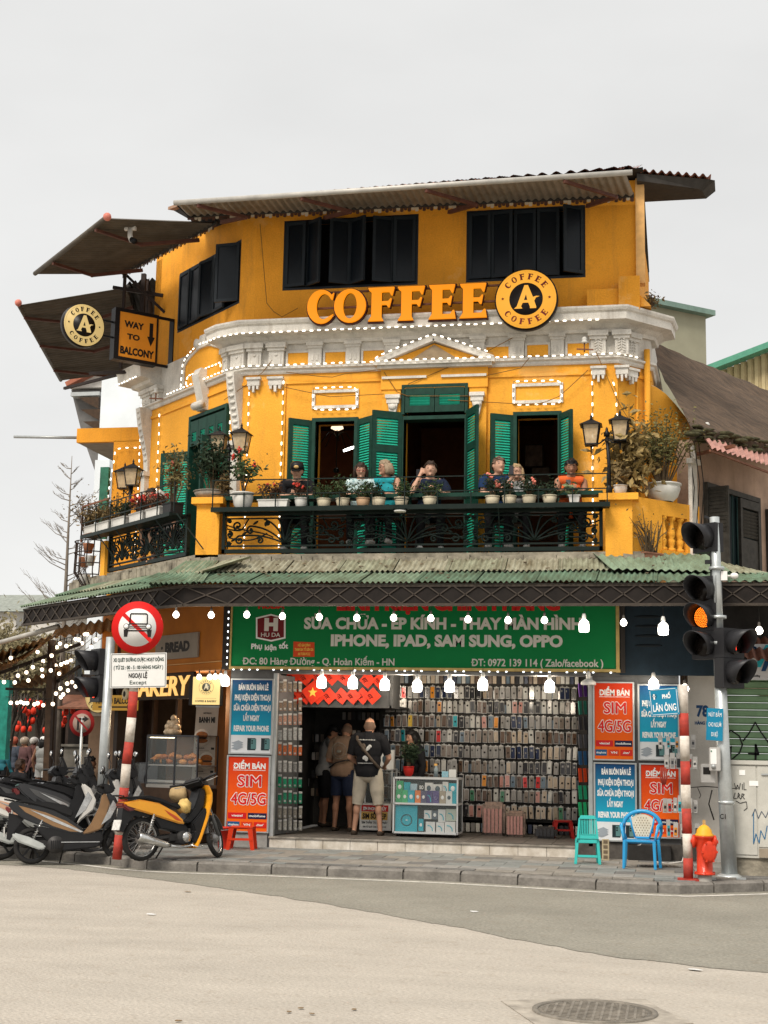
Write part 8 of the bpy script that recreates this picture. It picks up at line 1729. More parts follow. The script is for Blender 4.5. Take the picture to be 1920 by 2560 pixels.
def cap_hat(t,I,ma,badge=None):
 s=I['s'];M=Matrix.Translation(I['hc'])@I['Rh'].to_4x4();m=MB(M);m.lathe([(.098*s,.035*s),(.100*s,.07*s),(.088*s,.115*s),(.05*s,.14*s),(.008,.146*s)],n=20);m.prism([(-.07*s,-.07*s),(.07*s,-.07*s),(.06*s,-.15*s),(0,-.175*s),(-.06*s,-.15*s)],.035*s,.045*s,'XY');h=m.obj('cap',ma,t)
 if badge:m=MB(M);m.ball((0,-.092*s,.082*s),.036*s,10,(1,.35,.7));m.obj('badge',badge,h)
def specs(t,I,ma,z=.012,y=-.098):
 s=I['s'];M=Matrix.Translation(I['hc'])@I['Rh'].to_4x4();m=MB(M)
 for q in(-1,1):m.tube([(q*.034*s+.024*s*math.cos(a),y*s,z*s+.018*s*math.sin(a))for a in[k*.628 for k in range(10)]],.003,5,closed=True);m.tube([(q*.058*s,y*s,z*s),(q*.083*s,.0,z*s)],.003,5)
 m.obj('glasses',ma,t)
def shirt_mat(n,c,**k):return mat('cloth_'+n,c,.85,var=k.pop('var',.12),scale=6,bump=.25,bscale=25,**k)
def phone_at(p,label,ang=0):o=MB().cbox((0,0,0),(.07,.01,.14),Matrix.Rotation(ang,3,'X')).obj('smartphone',mat('phone_body',(.03,.03,.035),.3,var=0),loc=p,bevel=.004);return tag(o,label,'phone')
HB_=mat('hair_dark_brown',(.035,.02,.013),.6,var=.3,scale=30);HBK=mat('hair_black',(.010,.009,.009),.5,var=.3,scale=30);HBL=mat('hair_blonde',(.38,.26,.14),.6,var=.3,scale=30);HGR=mat('hair_sandy_grey',(.32,.24,.16),.6,var=.3,scale=30);HSH=mat('hair_shaved',(.16,.10,.07),.7,var=.2)
NVY=shirt_mat('navy',(.012,.018,.04));BLKC=shirt_mat('black',(.010,.010,.012));KHK=shirt_mat('khaki',(.46,.41,.33));FLc=4.53
def bar_person(label,px,py,lean=.16,**k):
 py-=6
 X_=XZ(px,py,.12)[0];H=k.pop('H',1.75)*1.07;pz_=XZ(px,py,.12)[1]-FLc;s=H/1.75;sit=pz_/s-1.60+.93+lean*.22*1.1;k.setdefault('yaw',math.radians(8));yw=k.pop('yaw')
 k['LA'],k['RA']=[tuple((a[0]/s,a[1]/s,a[2]/s)for a in k[q])for q in('LA','RA')];k['bottom']=BLKC;k['leg']=2;k['shoes']=WHITE
 t,I=person(label,(X_,.12+lean*s+.03,FLc),yw,H,lean=lean,sit=sit,**k)
 st=thing('bar_stool','dark bar stool under the %s'%' '.join(label.split()[:9]),'stool',(X_,.12+lean*s+.05,FLc));h=(sit-.12)*s
 MB().box(-.17,.17,-.15,.15,h-.03,h).obj('seat',WOODD,st)
 for x in(-1,1):
  for y in(-1,1):MB().bar((x*.14,y*.12,h-.03),(x*.19,y*.17,0),.03).obj('leg',BLACK,st)
 return t,I,sit
# elbows on the counter: counter top is .91 above the floor
ez=.93/1.0
def elb(w=.22,hx=.05,hz=.98,y=-.36,ey=-.20):return((w,ey,ez+.02),(hx,y,hz)),((-w,ey,ez+.02),(-hx,y,hz))
la,ra=elb(.24,.05,.99,-.38)
t,I,_=bar_person('bearded man in a black shirt and black cap looking down at his hands',738,1184,LA=la,RA=ra,skin=SKIN3,top=BLKC,bottom=NVY,hair=HB_,hp=.42,beard=HB_,build=1.05,H=1.80,lean=.18);cap_hat(t,I,BLACK,mat('badge_gold',(.65,.42,.16),.5))
la,ra=elb(.22,.10,.97,-.34);FLW=mat('cloth_floral',(.58,.66,.64),.85,var=.5,scale=28,c2=(.20,.34,.36))
t,I,_=bar_person('woman with wavy dark brown hair and red glasses in a pale patterned top',898,1182,LA=la,RA=ra,skin=SKIN3,top=FLW,bottom=NVY,hair=HB_,hairlen=.14,hp=.30,hy=.12,H=1.66);specs(t,I,mat('glasses_red',(.30,.02,.03),.4))
la,ra=elb(.24,.16,.96,-.30)
t,I,_=bar_person('woman with short sandy hair and glasses in a turquoise sleeveless top',970,1176,LA=la,RA=ra,skin=SKIN,top=shirt_mat('turquoise',(.02,.30,.34)),sleeve=-1,bottom=NVY,hair=HGR,hairlen=.05,hy=-.75,hp=.12,H=1.68,yaw=math.radians(-14));specs(t,I,TBLACK)
t,I,_=bar_person('dark haired man in a dark T shirt talking on a phone at his ear',1068,1180,LA=((.30,-.16,.95),(.20,-.36,.97)),RA=((-.30,-.28,.97),(-.165,-.20,1.26)),skin=SKIN3,top=NVY,bottom=KHK,hair=HB_,hy=-.12,H=1.80,yaw=math.radians(14),build=1.05);phone_at(t.location+Vector((-.135,-.20,1.30)),'dark phone held to the ear of the man in the dark T shirt',.2)
la,ra=elb(.24,.12,.96,-.34)
t,I,_=bar_person('man in a navy T shirt with sunglasses pushed up on his short hair',1241,1170,LA=la,RA=ra,skin=SKIN3,top=shirt_mat('blue',(.01,.03,.09)),bottom=KHK,hair=HSH,bald=False,hy=.35,H=1.82,yaw=math.radians(10),build=1.08);specs(t,I,TBLACK,.085,-.075)
t,I,_=bar_person('woman with blonde hair in a white printed T shirt holding up a phone',1287,1186,LA=((.22,-.28,.98),(.06,-.36,1.20)),RA=((-.22,-.28,.98),(-.06,-.36,1.20)),skin=SKIN3,top=mat('cloth_white_print',(.62,.62,.60),.85,var=.6,scale=16,c2=(.12,.12,.13)),bottom=NVY,hair=HBL,hairlen=.03,hp=.05,H=1.66);phone_at(t.location+Vector((-.03,-.41,1.29)),'light grey phone held up before the face of the blonde woman',-.1)
la,ra=elb(.22,.04,1.00,-.36)
t,I,_=bar_person('black haired man in an orange sleeveless shirt reading his phone',1423,1174,LA=la,RA=ra,skin=SKIN2,top=shirt_mat('orange',(.72,.13,.03)),sleeve=-1,bottom=NVY,hair=HBK,hp=.38,H=1.76);phone_at(t.location+Vector((0,-.42,1.07)),'black phone in the hands of the man in the orange sleeveless shirt',-.5)
for(px,py,lb,hr,tp,yw)in((381,1240,'man with sunglasses leaning over the red flowers on the wing balcony',HB_,shirt_mat('rust',(.40,.12,.05)),-30),(406,1246,'pale haired person beside the man in sunglasses on the wing balcony',mat('hair_white',(.5,.47,.42),.6,var=.2),shirt_mat('grey',(.30,.30,.30)),-40)):
 x,z=WING.at(px,py,-.85);w=WING.M@Vector((x,-.6,0));t,I=person(lb,(w.x,w.y,FLc),math.radians(yw),1.7,lean=.28,sit=(z-FLc)/(1.7/1.75)-1.6+.93+.07,skin=SKIN3,top=tp,bottom=NVY,hair=hr,hp=.3,vox=.014)
 if px==381:specs(t,I,TBLACK)
# customers in the shop
def foot(q,x,y):return(x,y,.08)
SAND=mat('sandal',(.05,.035,.025),.7,var=.2)
def hgt(px,pyf,pyh):p=atZ(px,pyf,SF+.006);return p,(XZ(px,pyh,p.y)[1]-SF)
p,h=hgt(918,2088,1795);K=1.75/1.72
t,I=person('man in a black printed T shirt and khaki shorts with a brown shoulder bag strap',p,math.radians(178),h*K,hipw=.11,hp=.12,LA=((.30,-.04,1.13),(.20,-.22,1.02)),RA=((-.30,-.04,1.13),(-.20,-.22,1.02)),skin=SKIN,top=shirt_mat('black',(.010,.010,.012)),sleeve=.8,bottom=KHK,leg=1.02,hair=HSH,bald=True,shoes=SAND,build=1.18,feet={1:(.20,.0,.075),-1:(-.20,.02,.075)},vox=.010)
s=I['s'];PW=mat('print_white',(.6,.6,.58),.7,var=.3,scale=60);bs=thing('bag_strap','broad brown bag strap crossing the back of the black T shirt','strap',p);m=MB();m.tube([(-.17*s,-.04*s+0,1.46*s),(-.16*s,-.12*s,1.40*s)][:1]+[(-.15*s,-.14*s,1.40*s),(-.04*s,-.175*s,1.25*s),(.08*s,-.17*s,1.10*s),(.19*s,-.13*s,.98*s)],.024,6);m.obj('strap',mat('strap_brown',(.08,.06,.045),.7),bs);m=MB();m.ball((-.05*s,-.165*s,1.28*s),.05,8,(.8,.4,1.3));m.obj('pad',mat('strap_brown',(.08,.06,.045)),bs)
m=MB();yb=.165*s
for(x,z,a,b_,r_)in((-.03,1.27,.055,.028,.9),(-.06,1.30,.03,.02,-.6),(.02,1.13,.04,.03,.3),(-.005,1.11,.03,.035,0)):m.ball((x*s,yb+.004,z*s),1,10,(a,.006,b_),Matrix.Rotation(r_,3,'Y'))
for k in range(11):m.box((-.13+.024*k)*s,(-.115+.024*k)*s,yb-.005-.0004*(k-5)**2,yb+.006-.0004*(k-5)**2,1.385*s,1.398*s);m.box((-.13+.024*k)*s,(-.112+.024*k)*s,yb-.012-.0004*(k-5)**2,yb-.001-.0004*(k-5)**2,1.045*s,1.055*s)
m.obj('back_print',PW,t,kind='stuff')
p,h=hgt(853,2078,1803);p.x-=.0
t,I=person('man in a brown T shirt with a round back print and dark blue shorts',p,math.radians(168),h*K,lean=.10,hp=.45,LA=((.28,-.06,1.10),(.18,-.25,1.05)),RA=((-.28,-.06,1.10),(-.16,-.28,1.08)),skin=SKIN2,top=shirt_mat('brown',(.21,.135,.09)),sleeve=.9,bottom=NVY,leg=.85,hair=HSH,bald=True,shoes=SAND,build=1.12,feet={1:(.12,.0,.075),-1:(-.16,.02,.075)},vox=.010)
m=MB();s=I['s'];GP=mat('print_grey',(.20,.19,.16),.8,var=.3,scale=50)
for r_,w_ in((.125,.010),(.085,.006)):m.tube([(r_*math.cos(a)*s,(.155-.35*abs(r_*math.cos(a))**1.5)*s,1.25*s+r_*math.sin(a)*s)for a in[k*.26 for k in range(24)]],w_*.6,5,closed=True)
m.ball((0,.158*s,1.24*s),.04,8,(1.1,.15,.6));m.obj('back_print',GP,t);m=MB();m.tube([(-.2*s,.03*s,1.12*s),(-.1*s,.15*s,1.1*s),(.05*s,.165*s,1.06*s),(.18*s,.12*s,.98*s)],.012,5);m.obj('bag_strap',BLACK,t)
p,h=hgt(808,2066,1812)
t,I=person('man in a grey T shirt and black cap half hidden behind the brown shirted man',p,math.radians(115),h*K,lean=.08,hp=.35,LA=((.24,-.10,1.10),(.12,-.30,1.10)),RA=((-.24,-.10,1.10),(-.12,-.30,1.10)),skin=SKIN2,top=shirt_mat('grey',(.30,.30,.30)),sleeve=.8,bottom=BLKC,leg=1.0,hair=HBK,shoes=SAND,build=1.08,vox=.011);cap_hat(t,I,BLACK)
pp=Vector((XZ(1040,1850,1.75)[0],1.75,SF));h=XZ(1040,1822,1.75)[1]-SF
t,I=person('saleswoman with tied black hair in a black top behind the potted plant',pp,math.radians(-50),h*K,hp=.35,lean=.05,skin=SKIN,top=BLKC,sleeve=2.0,bottom=BLKC,leg=2,hair=HBK,hairlen=.10,vox=.011)
# people along the left street, smaller and further away
def crowd(label,px,pyh,Y,yaw,H=1.65,**k):X_,z=XZ(px,pyh,Y);s=H/1.75;st=k.pop('seat',None);k.setdefault('vox',.016);zz=z-.13;sit_=zz/s-1.60+.93;return person(label,(X_,Y,.12),math.radians(yaw),H,sit=(max(.25,sit_)if st else None),**k)
crowd('man in a black T shirt with short black hair sitting beyond the grey pole',222,1906,3.3,120,1.75,seat=1,skin=SKIN2,top=BLKC,bottom=BLKC,leg=2,hair=HBK,sleeve=.8,vox=.013)
t,I=crowd('person in a dark cap seated behind the man in black',240,1886,5.2,100,1.7,seat=1,skin=SKIN2,top=BLKC,bottom=BLKC,leg=2,hair=HBK);cap_hat(t,I,BLACK)
t,I=crowd('woman in a grey sleeveless top and white cap walking up the left street',106,1880,13,175,1.62,skin=SKIN2,top=shirt_mat('grey_top',(.38,.38,.36)),sleeve=-1,bottom=shirt_mat('white',(.6,.6,.58)),leg=.6,hair=HBK,hairlen=.12);cap_hat(t,I,WHITE)
t,I=crowd('person with dark brown hair sitting among the far left scooters',48,1912,3.0,150,1.7,seat=1,skin=SKIN2,top=BLKC,bottom=BLKC,leg=2,hair=HB_)
t,I=crowd('brown haired seated person in the shade under the awnings',152,1922,4.8,160,1.6,seat=1,skin=SKIN2,top=shirt_mat('maroon',(.05,.015,.015)),bottom=BLKC,leg=2,hair=HB_)
t,I=crowd('person in a conical hat and teal jacket at the far left edge',8,1895,12,150,1.6,skin=SKIN2,top=shirt_mat('teal',(.02,.12,.15)),sleeve=2,bottom=BLKC,leg=2,hair=HBK)
m=MB();m.lathe([(.21,.04),(.005,.17)],I['hc'],18,cap=False);m.obj('conical_hat',mat('straw',(.55,.47,.34),.8,var=.1),t)
for k,(px,py,Y,c,hc_)in enumerate(((62,1890,14,(.10,.05,.05),(.30,.24,.18)),(82,1884,16,(.14,.06,.05),(.6,.58,.54)),(35,1893,15,(.05,.06,.08),(.4,.1,.06)),(128,1895,17,(.06,.05,.07),(.05,.05,.05)))):
 t,I=crowd('%s helmeted rider from the left in the distant street crowd'%ORD[k],px,py,Y,rnd.choice((-30,160,90)),1.6,skin=SKIN2,top=shirt_mat('crowd_%d'%k,c),sleeve=2,bottom=BLKC,leg=2,hair=HBK,vox=.02)
 m=MB();m.ball(I['hc']+Vector((0,0,.03)),.13,12,(.9,1,.85));m.obj('helmet',mat('helmet_%d'%k,hc_,.3,coat=.4),t)
# ================================================================== PLANTS AND LANTERNS
def leafm(n,c,c2=None):return mat('leaf_'+n,c,.6,var=.35,scale=22,c2=c2)
LG=leafm('green',(.055,.085,.030),(.020,.035,.014));LDK=leafm('dark',(.030,.050,.024),(.010,.018,.010));LDRY=leafm('dry',(.22,.15,.06),(.07,.05,.025));LBR=leafm('brown',(.12,.06,.035),(.04,.02,.015));STM=mat('stem',(.10,.07,.04),.8,var=.2)
POTC=mat('pot_cream',(.62,.55,.40),.6,var=.1);POTW=mat('pot_white',(.62,.61,.57),.55,var=.12);SOIL=mat('soil',(.035,.025,.018),.9)
def plant(name,label,pos,pot,h,spread,n,ma,flowers=None,group=None,ls=.035,stems=7,z0=None,round_=1.0,cat='plant',droop=0):
 t=thing(name,label,cat,pos,rnd.uniform(0,6)if not isinstance(pot,tuple)or pot[0]!='box' else(pot[4]if len(pot)>4 else 0),group);top=0
 if pot:
  if pot[0]=='box':_,w,d,ph=pot[:4];m=MB();m.prism([(-w/2+.02,0),(w/2-.02,0),(w/2,ph),(-w/2,ph)],-d/2,d/2);m.box(-w/2-.01,w/2+.01,-d/2-.01,d/2+.01,ph-.02,ph);m.obj('planter',pot[5]if len(pot)>5 else POTW,t);top=ph;w2=w
  else:_,r,ph,pm=pot;m=MB();m.lathe([(r*.55,0),(r*.85,ph*.3),(r,ph*.75),(r*.95,ph*.9),(r*1.06,ph*.93),(r*1.06,ph),(r*.93,ph),(r*.9,ph*.93),(.001,ph*.92)],n=14,cap=False);m.obj('pot',pm,t);top=ph;w2=r
 m=MB();L_=MB();fl=[]
 for k in range(stems):
  a=rnd.uniform(0,6.28);rr=rnd.random()**.7;bx=(rnd.uniform(-.42,.42)*pot[1]if pot and pot[0]=='box' else.3*w2*math.cos(a)if pot else 0);e=Vector((bx+spread*rr*math.cos(a),spread*rr*math.sin(a)*(.7),top+h*rnd.uniform(.55,1)*(1-.35*rr*round_)));b0=Vector((bx,0,top-.02));mid=(b0+e)/2+Vector((rnd.uniform(-.1,.1)*spread,0,h*.12));pts=[b0,mid,e+Vector((0,0,-droop*rr*h))];m.tube(pts,[.008+h*.005,.006+h*.003,.003],5,cap=False)
  nl=int(n*1.5)//stems
  for j in range(nl):
   u=rnd.uniform(.35,1.05);p=(pts[0].lerp(pts[1],u*2)if u<.5 else pts[1].lerp(pts[2],(u-.5)*2));p=p+Vector((rnd.gauss(0,1),rnd.gauss(0,1),rnd.gauss(0,1)))*spread*.20*(0.4+u)
   R=Euler((rnd.uniform(-1.3,1.3),rnd.uniform(-1.3,1.3),rnd.uniform(0,6.28))).to_matrix();l=ls*rnd.uniform(.6,1.3);w=l*.45
   L_.add([p+R@Vector(q)for q in((0,-l,0),(w,-l*.1,l*.18),(0,l,0),(-w,-l*.1,l*.18))],[(0,1,2),(0,2,3)])
  fl.append(pts[-1])
 m.obj('stems',STM,t);L_.obj('foliage',ma,t,kind='stuff')
 if flowers:
  fm,fr,nf=flowers;
  for k in range(nf):
   p=fl[k%len(fl)]+Vector((rnd.uniform(-.03,.03),-.03,rnd.uniform(0,.05)));m=MB()
   for j in range(7):m.ball(p+Vector((rnd.gauss(0,1),rnd.gauss(0,1),rnd.gauss(0,1)))*fr*.5,fr*.55,6)
   m.obj('flower',fm,t)
 return t
RDF=mat('flower_red',(.55,.06,.04),.6,var=.2);PKF=mat('flower_coral',(.72,.22,.16),.6,var=.15);PCH=mat('flower_peach',(.78,.42,.28),.6,var=.1)
G='potted plants on the balcony shelf';ys=-.49
def on(px,py=1283,Y=-.49,z=5.198):return(XZ(px,py,Y)[0],Y,z)
plant('potted_rose','tall rose bush in a big white bucket at the left end of the balcony shelf',on(607,1250,-.47,5.198),('r',.165,.27,POTW),.80,.30,150,LG,(RDF,.035,3),G,.05,7)
plant('planter_box','long white planter of straggly reddish plants beside the white bucket',on(684),('box',.47,.16,.15),.30,.12,200,LBR,(RDF,.02,4),G,.03,16)
plant('potted_geranium','small white pot of red leaved geranium right of the long white planter',on(752),('r',.10,.17,POTW),.24,.15,90,LBR,(RDF,.025,4),G,.035,7)
row=[(809,'cream pot of sparse green stems, first of the cream pots',LG,None,.26),(856,'cream pot with a pink rose standing high, second of the cream pots',LG,(PKF,.035,1),.32),(907,'terracotta toned pot of variegated leaves between two cream pots',LG,None,.24),(946,'cream pot of dense small leaves before the turquoise top',LDK,None,.24),(1003,'pot with a dark red rim hanging by an empty wire ring',LG,None,.24),(1074,'cream pot with a peach rose below the man on the phone',LG,(PCH,.04,1),.26),(1231,'cream pot under coral geraniums, first of the right group',LDK,(PKF,.05,3),.32),(1273,'cream pot of dark leaves, second of the right group',LDK,(PKF,.035,1),.28),(1323,'cream pot with coral buds, third of the right group',LDK,(PKF,.035,2),.28),(1374,'cream pot of low dark leaves, fourth of the right group',LDK,None,.20)]
for i,(px,lb,ma,fl,h)in enumerate(row):plant('potted_plant',lb,on(px),('r',.105,.155,POTC if i!=2 else mat('pot_terracotta_pale',(.50,.33,.20),.7,var=.1)),h,.19,230,ma,fl,G,.028,10)
plant('potted_succulent','white square pot of broad pale leaves at the right end of the shelf',on(1436),('box',.16,.13,.15),.14,.14,26,leafm('pale',(.20,.24,.12),(.08,.10,.05)),None,G,.07,8)
rg=thing('wire_ring','empty wire plant ring hanging from the front of the shelf','ring',on(1000,1300,-.70,5.15));m=MB();
for z,r in((.14,.12),(0,.10)):m.tube([(r*math.cos(a),r*.6*math.sin(a),z)for a in[k*.4 for k in range(16)]],.006,5,closed=True)
m.obj('ring',IRON,rg);m=MB();m.lathe([(.09,-.03),(.085,-.05)],n=14);m.obj('saucer',POTW,rg)
q=on(620,1240,-.2,5.44)
# pier and wing plants
bp_=Vector((-2.84,-.16,5.42));plant('bonsai_bowl','large leafy shrub in a round grey stone bowl on the left balcony pier',bp_,('r',.27,.13,mat('stone_bowl',(.30,.27,.23),.9,var=.3,bump=.4)),.88,.34,620,LDK,None,None,.045,16)
plant('dry_grass','dry brown grass tuft hanging at the right of the stone bowl',bp_+Vector((.22,-.14,.0)),None,.5,.14,90,LDRY,None,None,.05,14,droop=.1)
def wing_on(px,y=-1.19,z=5.205):w=WING.M@Vector((WING.at(px,1330,y)[0],y,z));return w
R44=math.radians(-44);BP=mat('pot_black',(.02,.02,.02),.5)
plant('potted_rose','tall yellowing rose bush in a black pot near the right end of the wing shelf',wing_on(430),('box',.30,.22,.18,R44,BP),.95,.28,420,leafm('olive',(.22,.16,.06),(.07,.07,.03)),(mat('flower_dull',(.30,.08,.05)),.03,2),None,.036,12)
for i,(px,lb,ma,fl,h)in enumerate(((392,'white planter of red flowers, nearest of the wing planters',LBR,(RDF,.035,5),.28),(350,'white planter full of red flowers, second along the wing',LBR,(RDF,.04,9),.30),(305,'white planter of dark green leaves, third along the wing',LDK,None,.34),(266,'white planter of dry brown twigs, fourth along the wing',LDRY,None,.34),(235,'white planter of dry twigs, farthest along the wing',LDRY,None,.42))):
 plant('planter_box',lb,wing_on(px),('box',.52,.18,.17,R44),h,.2,330,ma,fl,'white planters along the wing',.03,18)
plant('bare_shrub','tangled dry shrub rising over the far left balcony corner',wing_on(215),None,.9,.45,260,LDRY,None,None,.028,22);plant('bare_shrub','thin dry climber behind the far left lantern',wing_on(290,-.9),None,1.0,.3,90,LDRY,None,None,.028,12)
# right side
plant('potted_plant','small white pot with a spiky pale plant on the right pier',(XZ(1551,1226,-.2)[0],-.2,5.385),('r',.10,.15,POTW),.36,.2,70,LDRY,None,None,.07,12)
pq=PR.M@Vector((.18,.25,4.9));plant('dry_bamboo','tall dry bamboo clump between the right pier and the big white pot',pq,None,2.1,.42,420,leafm('straw',(.34,.24,.09),(.12,.09,.04)),None,None,.085,22,droop=.12)
bq=PR.M@Vector((PR.at(1672,1240)[0],.12,5.37));plant('potted_tree','bushy small tree in a big round white pot on the right parapet',bq,('r',.27,.27,POTW),1.15,.48,1500,leafm('mixed',(.20,.17,.06),(.05,.06,.025)),None,None,.030,26,round_=.6)
dq=PR.M@Vector((PR.at(1608,1390)[0],-.14,4.42));plant('dry_shrub','leafless orange shrub in a brick trough below the right parapet',dq,('box',.34,.16,.10,math.radians(47),mat('brick_trough',(.30,.14,.09),.85,var=.3)),.72,.40,90,LDRY,None,None,.022,24)
plant('grass_tuft','dry grass tuft growing on the broken parapet beside the cornice',(3.95,.9,8.6),None,.25,.2,60,LDRY,None,None,.04,14)
plant('counter_plant','bushy thin leaved plant in a red pot on the left end of the glass counter',cp,('r',.085,.15,mat('pot_red',(.45,.02,.015),.4)),.36,.20,300,LDK,None,None,.045,14)
# lanterns
LGL=mat('lantern_glass',(.62,.48,.30),.3,var=.25,scale=12,alpha=.75)
def lantern_post(label,base,heads,top,tilt=0):
 t=thing('balcony_lantern',label,'lantern',base);B_=Vector(base);m=MB();tz=top-B_.z;m.tube([(0,0,0),(0,0,tz*.5),(tilt,0,tz)],[.035,.028,.026],10);m.lathe([(.05,0),(.045,.12),(.03,.16)],n=12);m.lathe([(.045,-.03),(.045,.02),(.02,.05),(.02,.08),(.001,.11)],(tilt,0,tz),10);m.obj('post',BLACK,t)
 for(hx,hz,hy)in heads:
  x,y,z=hx-B_.x,hy-B_.y,hz-B_.z;m=MB();s=1 if x>tilt else-1;m.tube([(tilt,0,tz-.06),(tilt+(x-tilt)*.4,y*.4,tz-.13),(x,y,z-.17-.02)],.012,6);m.tube([(x,y,z-.19-.02+.03),(x,y,z-.30)],[.02,.008],6)
  for k in range(2):m.tube([(tilt+s*(.05+.03*math.cos(a)),0,tz-.06+(.05 if k else-.05)+.03*math.sin(a))for a in[q*.9 for q in range(6)]],.007,5)
  m.obj('arm',BLACK,t);w,v=.125,.085;m=MB()
  for a,b_ in((-1,-1),(1,-1),(1,1),(-1,1)):m.bar((x+a*w,y+b_*w,z+.13),(x+a*v,y+b_*v,z-.15),.014)
  m.add([(x+a*(w+.04),y+b_*(w+.04),z+.13)for a,b_ in((-1,-1),(1,-1),(1,1),(-1,1))]+[(x+a*.03,y+b_*.03,z+.22)for a,b_ in((-1,-1),(1,-1),(1,1),(-1,1))],[(0,1,5,4),(1,2,6,5),(2,3,7,6),(3,0,4,7),(0,3,2,1),(4,5,6,7)]);m.lathe([(.03,.22),(.015,.25),(.02,.27),(.001,.32)],(x,y,z),8);m.box(x-v-.01,x+v+.01,y-v-.01,y+v+.01,z-.17,z-.15);m.obj('lantern_frame',BLACK,t)
  m=MB();u=.9;m.add([(x+a*w*u,y+b_*w*u,z+.13)for a,b_ in((-1,-1),(1,-1),(1,1),(-1,1))]+[(x+a*v*u,y+b_*v*u,z-.15)for a,b_ in((-1,-1),(1,-1),(1,1),(-1,1))],[(4,5,1,0),(5,6,2,1),(6,7,3,2),(7,4,0,3)]);m.obj('lantern_glass',LGL,t)
def hd_(px,py,Y):x,z=XZ(px,py,Y);return(x,z,Y)
lantern_post('black two headed lantern post on the right balcony pier',(XZ(1523,1228,-.2)[0],-.2,5.385),[hd_(1478,1086,-.2),hd_(1550,1076,-.2)],XZ(1516,1085,-.2)[1],-.03)
lantern_post('black lantern post among the plants on the left balcony pier',(-2.66,.1,5.42),[hd_(548,1112,.1),hd_(603,1106,.1)],XZ(575,1125,.1)[1])
wl=WING.M@Vector((WING.at(324,1270,-.8)[0],-.8,5.0));a_=atY(332,1192,wl.y);b_=atY(311,1200,wl.y+.3)
lantern_post('black two headed lantern farther along the wing balcony',wl,[(a_.x,a_.z,wl.y),(b_.x,b_.z,wl.y+.3)],atY(325,1215,wl.y).z)
# facade wires, insulators
WO=mat('old_wire',(.22,.11,.03),.7,var=0);ww=thing('facade_wires','thin old wires drooping across the ochre facade','wires',(0,0,0))
for pts in([(560,1000),(620,970),(680,900)],[(715,930),(790,945),(860,935),(940,925)],[(712,968),(790,985),(860,990),(960,985)],[(960,930),(985,975),(1010,990),(1170,990)],[(1020,960),(1150,905),(1290,840)],[(1120,1000),(1290,1025),(1400,990),(1470,925)],[(1490,880),(1520,960),(1580,1060)],[(1210,940),(1280,945),(1330,885)],[(650,560),(635,720),(700,795),(745,770)],[(1640,1100),(1640,1250)]):
 P3_=[atY(x,y,.80 if y>830 else.9)for x,y in pts];P3_=[P3_[0]]+[a.lerp(b,.5)+Vector((0,0,-.03))if i%2 else a for i,(a,b)in enumerate(zip(P3_,P3_[1:]))][1:]+[P3_[-1]];m=MB();m.tube(resample(P3_,.2),.006,4);m.obj('wire',WO,ww)
def insul(px,py,Y,lb):p=atY(px,py,Y);t=thing('insulator',lb,'insulator',p);m=MB();m.lathe([(.045,0),(.05,.03),(.03,.05),(.045,.07),(.02,.10)],n=12);m.obj('cap',POTW,t);m=MB();m.tube([(0,0,0),(0,0,-.14)],.012,6);m.bar((-.12,0,-.09),(.14,0,-.11),.02);m.obj('bracket',RUST,t)
insul(1461,858,.6,'white porcelain insulator on a rusty bracket below the right cornice');insul(390,983,2.6,'white insulator beside the far wing pilaster');insul(1768,1072,.9,'white insulator under the mossy eave');insul(1736,1078,.7,'second white insulator by the white pilaster')
for px,py in((1735,1100),(1746,1105),(1722,1110)):m=MB();m.tube([atY(px,py,.6),atY(px+14,py+110,.6)+Vector((0,.0,-.0)),atY(px+6,py+220,.62)],.008,6);o=m.obj('hanging_cable',WIRE);tag(o,'%s cable hanging down the white pilaster of the old house'%{1735:'thick black',1746:'second black',1722:'thin left'}[px],'cable')

# ================================================================== LEFT SIDE: BUILDINGS, AWNINGS, STREET
an=thing('side_annex','yellow side wall with a flat slab roof jutting out beyond the wing balcony','building',(0,0,0))
m=MB();m.box(-6.41,-5.2,4.5,4.7,3,7.43);m.obj('wall',ORANGE2,an);m=MB();m.box(-7.19,-5.3,4.5,4.6,7.42,7.70);m.obj('slab_face',ORANGE2,an);m=MB();m.box(-7.18,-5.3,4.6,7.2,7.42,7.6);m.obj('roof_slab',mat('grey_soffit',(.34,.31,.27),.85,var=.15),an)
m=MB();m.lathe([(.22,7.412),(.22,7.419)],(-6.7,6.6,0),20);m.obj('opening',mat('dark_hole',(.07,.06,.05)),an);m=MB();p=atY(35,1092,4.6);m.tube([p,(-7.2,4.7,7.56)],.03,6);m.obj('pole',GREY,an)
p,q=atY(362,1200,3.9),atY(390,1270,3.9);MB().box(p.x,q.x,3.9,3.95,q.z,p.z).obj('shutter',GREEN_D,an);MB().box(-6.62,-6.45,4.4,4.5,5.5,6.9).obj('green_shutter',mat('teal_shutter',(.04,.17,.11),.6,var=.3),an)
light_string('L shaped string of lights on the yellow side wall left of the wing',[atY(262,1295,4.45),atY(290,1120,4.45),atY(378,1120,4.45)],.17)
PB_=mat('pale_blue_render',(.72,.77,.80),.85,var=.08,scale=1,bump=.2);bb=thing('blue_house','pale blue rendered house behind the hanging signs','building',(0,0,0));a,b=atY(256,925,18),atY(420,1120,18);MB().box(a.x,b.x,18,18.5,3,a.z+.5).obj('wall',PB_,bb);a2=atY(238,1150,17.5);MB().box(a2.x,a2.x+.45,17.5,18,2.5,a2.z).obj('pillar',PB_,bb)
